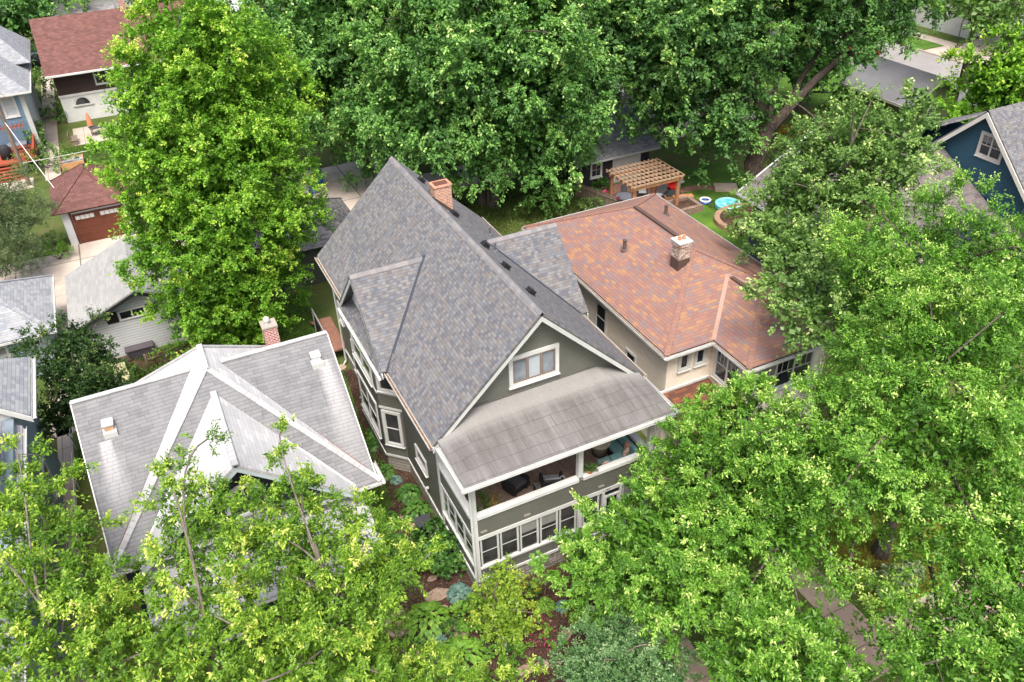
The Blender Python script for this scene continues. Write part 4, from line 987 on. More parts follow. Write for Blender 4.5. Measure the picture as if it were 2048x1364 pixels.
def green_garage():
    h = thing('garage', (53.6, 30, 0), 'olive green garage with a pale grey low roof beside the far street', 'garage')
    MB().box(50.7, 56.6, 26.4, 33, 0, 3.0).slab([(50.7, 26.46, 3.0), (56.6, 26.46, 3.0), (53.6, 26.46, 4.45)], .1, (0, -1, 0)).build('wall', siding('olive_siding', (.135, .15, .075), .16), h)
    r = MB(); hip(r, 50.2, 57.0, 25.9, 33.5, 2.85, 4.75, .1, False, False); r.build('roof', paint('grey_sheet_roof', (.19, .19, .2), .95, .05), h)
    f = MB(); f.box(50.12, 50.2, 25.9, 33.5, 2.65, 2.86)
    for s in (-1, 1): f.quadbox((53.6, 25.84, 4.42), (s*3.42, 0, -1.91), (0, .05, 0), (0, 0, .22))
    f.build('fascia', paint('pale_olive_trim', (.42, .43, .33)), h)
    window(h, (53.2, 26.4, 1.0), (1, 0, 0), (0, -1, 0), .8, 1.1, trim=.1)
green_garage()
def deep_blue_house():
    h = thing('house', (40, 8.4, 0), 'deep blue house with white-trimmed gable and paired window at the right edge', 'house')
    yp, zp = 8.4, 10.85; S = .98
    MB().box(35.05, 46, 3.6, 13.2, 0, 6.0).slab([(35, 3.6, 6.0), (35, 13.2, 6.0), (35, yp, zp-.12)], .12, (-1, 0, 0)).build('wall', DBLUE, h)
    r = MB(); hipx(r, 34.45, 46.5, 3.1, 13.7, zp-S*5.3, zp, .14, False, False); rf = r.build('roof', GSH, h)
    MB().slab([(37, 13.0, 8.1), (44, 13.0, 8.1), (44, 17.2, 5.9), (37, 17.2, 5.9)], .12).build('rear_roof', GSH, rf)
    MB().box(37.3, 43.7, 13.2, 16.8, 0, 5.9).build('rear_wall', DBLUE, h)
    f = MB()
    for s in (-1, 1): f.quadbox((34.40, yp, zp-.42), (0, s*5.3, -S*5.3), (.05, 0, 0), (0, 0, .30))
    f.build('fascia', paint('cream_trim', (.56, .54, .49)), h)
    window(h, (35, 8.6, 8.25), (0, -1, 0), (-1, 0, 0), 1.3, 1.12, cols=2, trim=.14, frame=paint('cream_trim', (.56, .54, .49)), grid=(2, 1))
    c = MB().box(34.9, 35.06, 3.5, 3.72, 0, 6.0).build('corner_board', paint('cream_trim', (.56, .54, .49)), h)
deep_blue_house()
def navy_house():
    h = thing('house', (30.5, 10, 0), 'navy house with brown-grey shingle roof half hidden by trees', 'house')
    MB().box(26.0, 35.0, 5.0, 16.0, 0, 5.0).slab([(26, 5.05, 5.0), (35, 5.05, 5.0), (30.5, 5.05, 7.3)], .1, (0, -1, 0)).slab([(26, 15.95, 5.0), (35, 15.95, 5.0), (30.5, 15.95, 7.3)], .1, (0, 1, 0)).build('wall', paint('navy_wall', (.03, .04, .06)), h)
    r = MB(); hip(r, 25.2, 35.8, 4.3, 16.6, 4.9, 7.75, .12, True, False); rf = r.build('roof', BGS, h)
    MB().slab([(30.6, 11, 8.0), (34.85, 11, 8.0), (34.85, 6.3, 5.45), (30.6, 6.3, 5.45)], .12).slab([(30.6, 11, 8.0), (34.85, 11, 8.0), (34.85, 15.5, 5.45), (30.6, 15.5, 5.45)], .12).build('cross_roof', BGS, rf)
    f = MB(); f.quadbox((25.2, 16.6, 4.72), (5.3, 0, 2.85), (0, .08, 0), (0, 0, .24)); f.quadbox((30.5, 16.6, 7.57), (5.3, 0, -2.85), (0, .08, 0), (0, 0, .24)); f.build('fascia', WHITE, h)
    g = Runs(); gutter(g, None, (25.2, 4.3, 4.88), (25.2, 16.6, 4.88), (-1, 0, 0), .16, .14); g.build('gutter', WHITE, h)
    c = MB().box(26.8, 27.5, 8.0, 8.7, 5, 8.0).build('chimney', CH_BR, h)
    window(h, (26, 12.8, 2.8), (0, -1, 0), (-1, 0, 0), .9, 1.4); window(h, (26, 8.0, 2.8), (0, -1, 0), (-1, 0, 0), .9, 1.4); window(h, (27, 5.0, 2.7), (1, 0, 0), (0, -1, 0), 2, 1.4, cols=2); window(h, (31, 5.0, 2.7), (1, 0, 0), (0, -1, 0), 2, 1.4, cols=2)
navy_house()
def red_roof_house():
    h = thing('house', (-7, 72, 0), 'two-tone white and dark brown house with a wide red-brown roof', 'house')
    x0 = -12.7
    MB().box(x0, 0, 68, 76, 0, 2.5).build('wall', WHITE, h); MB().box(x0+.0, 0, 68, 76, 2.5, 4.95).slab([(x0+.05, 68, 4.95), (x0+.05, 76, 4.95), (x0+.05, 72, 8.2)], .1, (-1, 0, 0)).build('upper_wall', siding('dark_brown_shingle_wall', (.05, .032, .03), .2), h)
    MB().box(x0-.06, .05, 67.93, 68, 2.4, 2.6).build('band', WHITE, h)
    r = MB(); hipx(r, -13.25, .8, 66.95, 77, 4.75, 8.75, .12, False, False); rf = r.build('roof', RBS, h)
    MB().box(-13.25, .8, 66.8, 66.95, 4.6, 4.76).build('gutter', WHITE, h)
    c = MB().box(-5.3, -4.7, 71.6, 72.2, 8, 9.8).build('chimney', brick('red_brick', (.36, .10, .075), (.27, .075, .06), (.55, .48, .44)), h); MB().lathe((-5, 71.9, 9.8), [(.16, 0), (.16, .3), (.22, .33), (.2, .5)], 10).build('chimney_pot', paint('galvanised', (.52, .54, .56)), c)
    n = 14; P = [V3(-10.9+.62*math.cos(math.pi*i/n), 67.97, 1.55+.62*math.sin(math.pi*i/n)) for i in range(n+1)]
    f = MB().slab([V3(-10.9+.8*math.cos(math.pi*i/n), 67.99, 1.55+.8*math.sin(math.pi*i/n)) for i in range(n+1)], .04, (0, -1, 0)).box(-11.8, -10.0, 67.9, 67.99, 1.4, 1.54).build('window', OFFW, h); MB().slab([p-V3(0, .02, 0) for p in P], .02, (0, -1, 0)).build('pane', GLASS, f)
    window(h, (x0, 72, .7), (0, -1, 0), (-1, 0, 0), .9, 1.3, trim=.12); window(h, (x0, 70, .7), (0, -1, 0), (-1, 0, 0), .9, 1.3, trim=.12); window(h, (x0, 70.6, 3.0), (0, -1, 0), (-1, 0, 0), 1.5, 1.3, cols=2, trim=.12); window(h, (-9.2, 68, 3.2), (1, 0, 0), (0, -1, 0), 1, 1.2)
red_roof_house()
def blue_house_back():
    h = thing('house', (-18, 65, 0), 'blue clapboard house with pale grey hipped roof and red back deck', 'house')
    MB().box(-22, -14.95, 60.9, 74, 0, 5.5).build('wall', BLUE, h)
    MB().box(-14.95, -14.9, 60.85, 74, 0, 5.5).build('side_wall', paint('peeling_pale_paint', (.40, .44, .48), .6, .3, .35, 2.2), h)
    MB().box(-15.25, -14.88, 60.8, 60.88, 0, 5.5).build('corner_board', OFFW, h)
    r = MB(); hip(r, -22.6, -14.3, 60.2, 72, 5.6, 9.0, .12); hip(r, -20.5, -13.9, 66.5, 75, 6.3, 9.8, .12); r.build('roof', PGS, h)
    g = Runs(); gutter(g, None, (-22.6, 60.2, 5.6), (-14.2, 60.2, 5.6), (0, -1, 0), .18, .16); gutter(g, None, (-14.3, 60.1, 5.6), (-14.3, 70, 5.6), (1, 0, 0), .18, .16); g.build('gutter', WHITE, h)
    window(h, (-16.6, 60.9, 3.6), (1, 0, 0), (0, -1, 0), .85, 1.5, trim=.14, glass=GLASSB)
    RED = paint('red_stain', (.27, .065, .035), .6, .25, .15)
    d = MB(); d.box(-21, -15.2, 56.8, 60.8, .85, 1.0)
    d.build('deck', RED, h)
    for i in range(5): MB().box(-18.3, -16.4, 56.75-.3*i-.3, 56.75-.3*i, .66-.16*i, .72-.16*i).build('step', RED, h)
    p = MB()
    for x in np.arange(-16.2, -15.2, .14): p.box(x, x+.04, 56.85, 56.9, 1.0, 1.8)
    for y in np.arange(56.9, 60.6, .14): p.box(-15.25, -15.2, y, y+.04, 1.0, 1.8)
    p.box(-16.3, -15.15, 56.8, 56.92, 1.8, 1.86); p.box(-15.3, -15.15, 56.9, 60.7, 1.8, 1.86); p.box(-21, -15.6, 59.9, 60.0, 2.9, 3.0)
    for x in np.arange(-21, -15.6, .3): p.box(x, x+.06, 58.6, 60.8, 3.0, 3.06)
    p.build('railing', RED, h)
blue_house_back()
def cream_house():
    h = thing('house', (9.5, 78, 0), 'cream house with dark red eaves at the top edge', 'house')
    MB().box(4.2, 13, 71, 84, 0, 5.6).slab([(4.2, 71.05, 5.6), (13, 71.05, 5.6), (8.6, 71.05, 9.3)], .1, (0, -1, 0)).build('wall', paint('cream_wall', (.56, .47, .36)), h)
    r = MB(); hip(r, 3.2, 14, 69.6, 85, 5.2, 9.7, .14, False, False); rf = r.build('roof', paint('pale_sheet', (.45, .47, .49)), h)
    f = MB()
    for s in (-1, 1):
        f.quadbox((8.6, 69.5, 9.2), (s*5.4, 0, -4.5), (0, .1, 0), (0, 0, .35))
        for k in range(1, 5): f.cbox((8.6+s*k*1.15, 70.2, 9.0-.83*k*1.15-.2), .14, 1.6, .18)
    f.build('eave_boards', paint('dark_red_eaves', (.20, .055, .04)), h)
    window(h, (7.4, 71, 2.2), (1, 0, 0), (0, -1, 0), 1.8, 1.5, cols=2); window(h, (7.4, 71, 6.2), (1, 0, 0), (0, -1, 0), 1.6, 1.2, cols=2)
cream_house()
def white_porch_house():
    h = thing('house', (-8.5, 103, 0), 'white house with a screened porch beyond the red-brown roof', 'house')
    MB().box(-13.5, -3, 99, 110, 0, 6).build('wall', WHITE, h)
    p = MB().box(-12.2, -5.6, 96.2, 99, 2.9, 3.1)
    for x in (-12.2, -9, -8.8, -5.7): p.box(x, x+.25, 96.2, 96.4, .8, 2.9)
    p.box(-12.2, -5.6, 96.2, 99, 0, .8); p.build('porch', WHITE, h); MB().box(-12, -5.8, 96.6, 96.7, .8, 2.9).build('dark_screen', DGREY, h)
    r = MB(); hip(r, -14, -2.4, 98, 110.5, 6, 9.5); r.build('roof', MGS, h); MB().slab([(-12.6, 95.9, 3.1), (-5.2, 95.9, 3.1), (-5.2, 98.95, 4), (-12.6, 98.95, 4)], .1).build('porch_roof', MGS, h)
white_porch_house()
def far_house(loc, w, d, wallc, roofm, label, hz=5.5, rz=8.8, rot=0):
    h = thing('house', loc, label, 'house'); x, y, _ = loc
    MB().box(x-w/2, x+w/2, y-d/2, y+d/2, 0, hz).build('wall', wallc, h); r = MB(); hip(r, x-w/2-.5, x+w/2+.5, y-d/2-.5, y+d/2+.5, hz, rz); r.build('roof', roofm, h)
    for k in (.2, .65): window(h, (x-w/2+w*k, y-d/2, hz*.5), (1, 0, 0), (0, -1, 0), 1, 1.4)
    for k in (.2, .65): window(h, (x-w/2, y-d/2+d*k, hz*.5), (0, -1, 0), (-1, 0, 0), 1, 1.4)
    g = MB(); g.box(x-w/2-.6, x+w/2+.6, y-d/2-.6, y-d/2-.5, hz-.2, hz); g.build('gutter', WHITE, h)
far_house((24, 62, 0), 8, 11, WHITE, MGS, 'white walled house glimpsed between the tall trees at the top')
far_house((37, 45, 0), 9, 8, paint('pale_grey_wall', (.50, .52, .53)), paint('pale_sheet', (.45, .47, .49)), 'pale grey house glimpsed behind the big dark trunk', 3.0, 5.0)
far_house((18, 50, 0), 7, 7, siding('salmon_siding', (.42, .19, .13), .14), RBS, 'salmon red shed glimpsed through the middle tree', 2.8, 4.4)
far_house((84, 50, 0), 9, 12, WHITE, MGS, 'white house across the far street at the top right corner')
far_house((38, 72, 0), 9, 11, paint('tan_wall', (.35, .30, .24)), RBS, 'tan house far behind the tree canopy at the top')
PLANTS = []
# ------------------------------------------------------------------ ground, paths, streets
GRASS = ground_mat('grass_mix', [(.030, .050, .012), (.055, .085, .018), (.085, .10, .030), (.11, .095, .05)], .35, 9, .6)
LAWN = ground_mat('lawn', [(.03, .06, .010), (.06, .13, .018), (.13, .21, .03)], .5, 14, .6)
MULCH = ground_mat('mulch', [(.022, .013, .010), (.05, .028, .02), (.085, .05, .036), (.14, .09, .06)], 1.2, 26, .9)
CONC = concrete('tan_concrete', (.40, .34, .285), 1.6, 1.6, .3, .2); CONCA = concrete('alley_concrete', (.46, .39, .335), 4.0, 3.8, 1, 0)
CONCB = concrete('brown_concrete', (.36, .265, .215), 1.6, 1.6, .1, .5)
DRYGRASS = ground_mat('dry_grass', [(.10, .11, .018), (.18, .17, .03), (.27, .22, .05)], 1.5, 12, .8)
STONEM = ground_mat('flagstone', [(.16, .115, .085), (.30, .22, .165), (.40, .32, .25)], 1.3, 9, .4)
BRICKP = brick('red_brick_paving', (.30, .16, .12), (.22, .12, .095), (.17, .12, .10), .22, .11)
def brickflat(name, c1, c2, mo):
    t = NT(name); p, (x, y, z) = t.pos(); b = t.n('ShaderNodeTexBrick'); t.link(t.comb(x, y), b.inputs['Vector'])
    for i, c in zip(('Color1', 'Color2', 'Mortar'), (c1, c2, mo)): b.inputs[i].default_value = rgba(c)
    b.inputs['Scale'].default_value = 1; b.inputs['Brick Width'].default_value = .24; b.inputs['Row Height'].default_value = .12; b.inputs['Mortar Size'].default_value = .01
    return t.fin(t.mix(1.0, b.outputs[0], t.ramp(t.noise(p, 3, 4), [(.3, (.7, .7, .7)), (.7, (1.15, 1.15, 1.15))]), 'MULTIPLY'), .9, .15)
PAVE = brickflat('brick_patio', (.30, .15, .105), (.22, .115, .085), (.16, .11, .09))
ASPH = ground_mat('asphalt', [(0.158, 0.152, 0.147), (0.220, 0.210, 0.204), (0.262, 0.252, 0.246)], .25, 30, .2); ASPHD = ground_mat('dark_asphalt', [(.10, .10, .105), (.14, .14, .145), (.17, .17, .17)], .4, 30, .2)
def sheet(name, pts, z, mat, th=.06): return struct(name, MB().slab([(p[0], p[1], z) for p in pts], th), mat)
def rect(x0, x1, y0, y1): return [(x0, y0), (x1, y0), (x1, y1), (x0, y1)]
struct('ground', MB().box(-220, 260, -70, 320, -1, 0), GRASS)
sheet('alley', rect(-70, 44, 35.8, 39.7), .004, CONCA); sheet('apron', rect(-13.6, -8.9, 39.7, 40.6), .008, CONCA); sheet('apron', rect(-3, 4, 32.2, 35.8), .008, CONCA); sheet('parking_pad', rect(2.5, 12, 39.7, 45), .008, CONCA)
sheet('driveway', rect(-15.2, -12.8, 18.5, 35.8), .006, CONC)
sheet('side_path', rect(-14.9, -14.2, -6, 20), .006, CONC); sheet('patio', rect(-12.4, -8.5, 61.2, 66), .006, CONC)
sheet('garden_path', rect(-14.9, -13.7, 54, 90), .006, CONC); sheet('deck_pad', rect(-19, -15.8, 53, 55.3), .006, CONC)
sheet('front_walk', rect(4.45, 6.15, -8.1, -1.2), .012, CONCB); sheet('brick_edging', rect(4.1, 4.44, -8.1, -1.2), .018, PAVE)
sheet('neighbour_walk', rect(11.3, 12.7, -8.1, .5), .012, CONCB); sheet('sidewalk', rect(-40, 60, -9.7, -8.1), .016, CONCB)
sheet('sidewalk_edge', rect(13.0, 19.5, -8.1, -7.9), .03, CONC)
sheet('front_street', rect(-90, 120, -22, -13.2), .004, ASPH)
struct('kerb', MB().box(-90, 120, -13.2, -13.05, 0, .12), CONC)
sheet('mulch_bed', [(-3.6, 1.5), (-1.9, 6), (-1.4, 12.5), (-.5, 17), (.1, 17), (.1, 0), (7.9, 0), (7.9, -1), (4.05, -1.1), (4.05, -7.8), (-4.5, -7.8), (-4.2, -2)], .008, MULCH)
sheet('mulch_bed', [(-13.6, 15), (-12.2, 15.2), (-12.2, 24), (-6, 24.2), (-6, 22.9), (-11, 22.3), (-12.9, 21)], .008, MULCH)
sheet('back_lawn', [(-6, 15.8), (-2.2, 15.8), (-.6, 18.5), (-.3, 26.4), (-6, 26.4)], .010, LAWN); sheet('side_lawn', [(-2.2, 6.2), (-1.4, 6.2), (-.95, 12.6), (-.6, 16), (-.6, 18.4), (-2.2, 15.7)], .012, LAWN)
sheet('dry_lawn', [(13.4, -7.85), (19, -7.85), (19, -3.2), (13.4, -3.2)], .010, DRYGRASS)
sheet('yard_lawn', [(23, 17), (35, 17), (35, 30), (29, 30), (29, 24.5), (23, 23)], .008, LAWN); sheet('brick_patio', rect(22.3, 28.6, 24.3, 30.4), .012, PAVE)
P0 = [(28.6, 26.6), (30.2, 26.4), (31.4, 25.4), (32.3, 24.0), (32.6, 22.6), (33.3, 22.8), (33.0, 24.5), (32.0, 26.2), (30.4, 27.2), (28.6, 27.4)]
sheet('brick_path', P0, .013, PAVE)
sheet('lawn', rect(-13.4, -9.0, 56, 61), .006, LAWN)
# far street on the right
sheet('street', rect(61.5, 71.6, -40, 130), .004, ASPH); sheet('street_patch', rect(61.6, 65.5, 20, 48), .008, ASPHD)
struct('kerb', MB().box(71.6, 71.8, -40, 130, 0, .14).box(61.3, 61.5, -40, 130, 0, .14), CONC); sheet('verge', rect(71.8, 75.2, 43.5, 130), .06, LAWN); sheet('verge', rect(71.8, 75.2, -40, 36), .06, LAWN)
sheet('far_sidewalk', rect(75.2, 77, -40, 130), .05, CONC); sheet('driveway', rect(71.8, 90, 36.2, 43.2), .055, CONC); sheet('far_lawn', rect(50, 61.2, -10, 60), .006, LAWN)
# grass blades on the lawns one can see
rng = np.random.default_rng(5)
def blades(name, polys, dens, mat, h=.09, wd=.03, z=.012):
    P = []
    for (x0, x1, y0, y1) in polys:
        n = int((x1-x0)*(y1-y0)*dens); P.append(np.stack([rng.uniform(x0, x1, n), rng.uniform(y0, y1, n), np.full(n, z)], 1))
    P = np.concatenate(P); n = len(P); d = nrm(rng.normal(size=(n, 3))*.55+np.array([0, 0, 1.0])); nn = nrm(rng.normal(size=(n, 3))+np.array([0, -.4, .5])); nn = nrm(nn-d*(nn*d).sum(1, keepdims=True))
    s = .5+rng.random(n); v, q = leaf_quads(P, d, nn, h*s, wd*s)
    tint = .5+.25*np.sin(P[:, 0]*1.9+np.sin(P[:, 1]*1.3)*2)+rng.normal(size=n)*.15
    o = np_mesh(name, v, q, np.clip(tint, 0, 1), mat, None); tag(o, kind='stuff'); return o
G_LEAF = leafmat('grass_blades', (.03, .055, .008), (.055, .10, .014), (.09, .15, .025), (.17, .18, .05), .25)
DG_LEAF = leafmat('dry_grass_blades', (.12, .15, .02), (.22, .235, .035), (.31, .29, .05), (.40, .30, .08), .25)
blades('lawn_grass', [(-5.6, -.5, 15.9, 26.3), (-2.1, -.9, 6.5, 15.8), (-13.3, -9, 56, 61), (28.8, 34, 17, 24.5)], 420, G_LEAF)
blades('dry_grass', [(13.4, 19, -7.8, -3.3)], 700, DG_LEAF, .13, .03)
blades('rough_grass', [(-13, -6, 15.5, 22.5), (-12.9, -9.2, 19, 24), (12.5, 23, 20, 34), (5, 10.5, 18, 30)], 130, G_LEAF, .16, .05)
CHIP = leafmat('mulch_chip', (.03, .018, .013), (.07, .042, .03), (.14, .09, .06), (.36, .26, .12), .02); LEAFY = leafmat('ground_cover_leaf', (.03, .08, .02), (.06, .15, .03), (.11, .22, .045), (.2, .3, .07), .25)
def scatter(name, polys, dens, mat, L, W, z, lift, seed):
    r_ = np.random.default_rng(seed); Q = []
    for (x0, x1, y0, y1) in polys: n = int((x1-x0)*(y1-y0)*dens); Q.append(np.stack([r_.uniform(x0, x1, n), r_.uniform(y0, y1, n), z+r_.random(n)*lift], 1))
    Q = np.concatenate(Q); pn = np.sin(Q[:, 0]*2.1+1.3)+np.sin(Q[:, 1]*1.7+Q[:, 0])+r_.normal(size=len(Q))*.8
    if lift > .05: Q = Q[pn > .5]
    n = len(Q); d = r_.normal(size=(n, 3)); d[:, 2] *= .35; d = nrm(d); k = nrm(r_.normal(size=(n, 3))*.35+np.array([0, 0, 1.])); k = nrm(k-d*(k*d).sum(1, keepdims=True)); s = .5+r_.random(n)
    v, q = leaf_quads(Q, d, k, L*s, W*s); tag(np_mesh(name, v, q, np.clip(.4+r_.normal(size=n)*.25, 0, 1), mat, None), kind='stuff')
MB_RECTS = [(-3.4, .0, -7.6, 5.8), (-1.7, -.1, 5.8, 16.5), (.1, 4.0, -7.6, -.1), (4.1, 7.8, -1.1, -.05)]
scatter('mulch_chips', MB_RECTS, 260, CHIP, .07, .03, .012, .02, 71); scatter('ground_cover', [(-3.6, -1.6, -7.5, 5.5), (-1.9, -.9, 5.5, 12), (-.6, 4.0, -7.6, -4.4), (-13.4, -6, 20, 24)], 330, LEAFY, .085, .05, .03, .14, 72)
# ------------------------------------------------------------------ stepping stones
SS = [((803, 1033), .26), ((815, 1053), .36), ((829, 1077), .34), ((843, 1108), .34), ((842, 1133), .32), ((864, 1158), .22), ((875, 1190), .50), ((886, 1217), .28), ((898, 1252), .42), ((922, 1268), .40), ((950, 1290), .38), ((1132, 1270), .34), ((1050, 1340), .34), ((1080, 1333), .34)]
for i, (q, r) in enumerate(SS):
    c = Z(*q); rg = random.Random(i); P = []
    for k in range(8):
        a = k*math.pi/4+rg.uniform(-.2, .2); rr = r*.86*rg.uniform(.72, 1.15); P.append((c.x+rr*math.cos(a)*1.2, c.y+rr*math.sin(a)*.8, .035))
    o = one('stepping_stone', MB().slab(P, .06), STONEM, (c.x, c.y, 0), 'tan stepping stone set in dark mulch beside the grey-green house', 'stone', 'stepping stones in the mulch path', bevel=.015)
rg = random.Random(3)
p = Z(791, 1240); one('garden_slab', MB().slab([(p.x+.55*math.cos(a)*rg.uniform(.8, 1.1), p.y+1.0*math.sin(a)*rg.uniform(.8, 1.1), .07) for a in [k*.7 for k in range(9)]], .08), STONEM, (p.x, p.y, 0), 'large pale flat stone slab under the ash branches', 'stone', bevel=.02)
for i, (q, r_, h_, lab) in enumerate((((905, 1262), .32, .45, 'small bright shrub between two flagstones'), ((985, 1300), .4, .5, 'feathery green perennial by the end of the drain pipe'), ((1030, 1320), .4, .5, 'bright green clump at the bottom of the mulch bed'), ((812, 1130), .4, .5, 'leafy clump under the overhanging ash branches'), ((770, 1130), .5, .6, 'shaded green shrub below the yellow-tinged ash'), ((1120, 1290), .3, .35, 'low green plant beside the pale flat stone'))):
    PLANTS.append((Z(*q), r_, h_, lab, i))
# ------------------------------------------------------------------ porch furniture
WICK = paint('black_wicker', (.022, .021, .022), .6, .3, .4, 18); CUSH = paint('charcoal_cushion', (.055, .055, .06), .9); GCU = paint('grey_cushion', (.20, .21, .235), .9, .1, .25, 6); TEAL = paint('teal_cushion', (.14, .27, .28), .9, .1, .15, 5)
FZ = 3.45
def turn(o, deg): o.rotation_euler = (0, 0, R(deg)); return o
def wicker_chair(loc, label, seatm, deg):
    x, y, z = loc; c = thing('wicker_chair', loc, label, 'chair', 'wicker chairs on the upper porch')
    b = MB().box(x-.34, x+.34, y-.33, y+.30, z+.10, z+.32)
    for sx in (-.34, .28):
        for sy in (-.33, .24): b.box(x+sx, x+sx+.06, y+sy, y+sy+.06, z, z+.1)
    b.build('frame', WICK, c); 
    for s in (-1, 1): MB().box(x+s*.40-.06, x+s*.40+.06, y-.36, y+.30, z+.1, z+.58).build('arm', WICK, c, bevel=.03)
    q = MB().quadbox((x-.40, y+.28, z+.1), (.80, 0, 0), (0, .1, 0), (0, .16, .82)); q.build('backrest', WICK, c, bevel=.03)
    MB().box(x-.33, x+.33, y-.34, y+.26, z+.325, z+.45).build('seat_cushion', seatm, c, bevel=.04); MB().quadbox((x-.32, y+.16, z+.45), (.64, 0, 0), (0, .1, 0), (0, .12, .42)).build('back_cushion', seatm, c, bevel=.04)
    return turn(c, deg)
wicker_chair((2.48, 1.55, FZ), 'black wicker armchair with charcoal cushions in the middle of the porch', CUSH, 18)
wicker_chair((3.75, .88, FZ), 'black wicker armchair with pale grey cushion and a folded throw by the rail', GCU, 160)
p = V3(3.25, .95, FZ); t = thing('side_table', p, 'small dark wicker side table between the porch chairs', 'table'); MB().box(p.x-.2, p.x+.2, p.y-.18, p.y+.18, FZ+.33, FZ+.37).build('table_top', paint('slate_top', (.12, .11, .115)), t)
for sx in (-1, 1):
    for sy in (-1, 1): MB().box(p.x+sx*.16-.02, p.x+sx*.16+.02, p.y+sy*.14-.02, p.y+sy*.14+.02, FZ, FZ+.33).build('leg', WICK, t)
p = V3(3.95, .72, FZ+.47); m_ = MB()
for i in range(4): m_.tube([(p.x-.28, p.y+.02*i, p.z+.03*i), (p.x, p.y-.06+.03*i, p.z+.06), (p.x+.28, p.y+.02*i, p.z+.02*i+.03)], .045, 7)
one('throw', m_, paint('pale_throw', (.34, .36, .42), .95, .1, .2, 6), p, 'rumpled pale grey throw lying on the wicker chair', 'blanket', smooth=True)
x, y = 6.45, 1.75; t = thing('round_table', (x, y, FZ), 'round porch table with a cream cloth in front of the teal sofa', 'table')
MB().lathe((x, y, FZ), [(.30, 0), (.33, .3), (.36, .58)], 18).build('skirt', paint('brown_grey_cloth', (.13, .105, .09), .95), t, smooth=True); MB().lathe((x, y, FZ+.58), [(.44, 0), (.44, .03), (.40, .035)], 22).build('table_top', paint('cream_cloth', (.52, .44, .36), .95, .1, .25, 9), t)
pl = MB().lathe((x-.05, y+.08, FZ+.616), [(.12, 0), (.15, .03), (.13, .035), (.03, .012)], 14); one('dish', pl, paint('red_dish', (.25, .05, .04), .4), (x-.05, y+.08, FZ+.616), 'dark red dish on the round cream table', 'dish')
sf = thing('sectional_sofa', (7.0, .9, FZ), 'L-shaped teal sectional sofa in the right corner of the upper porch', 'sofa')
MB().box(5.85, 7.45, .28, 1.05, FZ+.05, FZ+.30).box(6.7, 7.45, 1.05, 2.5, FZ+.05, FZ+.30).build('base', WICK, sf)
for x0, x1, y0, y1 in ((5.87, 6.42, .44, 1.05), (6.45, 7.0, .44, 1.05), (6.75, 7.25, 1.08, 1.75), (6.75, 7.25, 1.78, 2.48)): MB().box(x0, x1, y0, y1, FZ+.30, FZ+.46).build('seat_cushion', TEAL, sf, bevel=.035)
MB().box(7.02, 7.26, .44, 1.06, FZ+.30, FZ+.46).build('corner_cushion', TEAL, sf, bevel=.035)
for x0, x1 in ((5.87, 6.42), (6.45, 7.0)): MB().quadbox((x0, .26, FZ+.45), (x1-x0, 0, 0), (0, .18, 0), (0, -.0, .36)).build('back_cushion', TEAL, sf, bevel=.05)
for y0, y1 in ((.46, 1.05), (1.08, 1.75), (1.78, 2.45)): MB().quadbox((7.24, y0, FZ+.45), (.18, 0, 0), (0, y1-y0, 0), (.05, 0, .42)).build('back_cushion', TEAL, sf, bevel=.05)
def cushion(c, ax, label, mat, s=.42):
    c = Vector(c); ax = Vector(ax).normalized(); u = UP.cross(ax).normalized(); v = ax.cross(u); m_ = MB(); n = 8; k0 = len(m_.v)
    for sd in (1, -1):
        k = len(m_.v)
        for i in range(n+1):
            for j in range(n+1):
                a, b = i/n*2-1, j/n*2-1; pin = 1-.10*(1-max(abs(a), abs(b)))*0-.12*(1-abs(abs(a)-abs(b)))*max(abs(a), abs(b))*(1-min(abs(a), abs(b)))
                t_ = .11*((1-a*a)*(1-b*b))**.5
                m_.v.append(c+u*a*s/2*pin+v*b*s/2*pin+ax*sd*t_)
        for i in range(n):
            for j in range(n):
                f = [k+i*(n+1)+j, k+(i+1)*(n+1)+j, k+(i+1)*(n+1)+j+1, k+i*(n+1)+j+1]; m_.f.append(f if sd > 0 else f[::-1]); m_.u.append(None)
    one('cushion', m_, mat, c, label, 'cushion', 'throw cushions on the teal sofa', smooth=True)
def pat(name, a, b, sc):
    t = NT(name); p, _ = t.pos(); return t.fin(t.ramp(t.noise(p, sc, 3), [(.42, a), (.52, b), (.62, a)]), .95, .1)
PK = pat('pink_pattern', (.50, .30, .22), (.60, .50, .42), 11); PC = pat('cream_coral_pattern', (.58, .48, .38), (.50, .18, .10), 14); PR = pat('rose_pattern', (.46, .24, .18), (.58, .42, .34), 9)
cushion((7.05, .72, FZ+.66), (-.7, .75, .45), 'pale pink patterned cushion leaning in the sofa corner, left of its rose twin', PK); cushion((7.28, .98, FZ+.68), (-1, .25, .35), 'rose patterned cushion at the far right of the teal sofa', PR); cushion((6.02, .58, FZ+.60), (.1, .75, .8), 'cream and coral patterned cushion on the left end of the sofa', PC, .38)
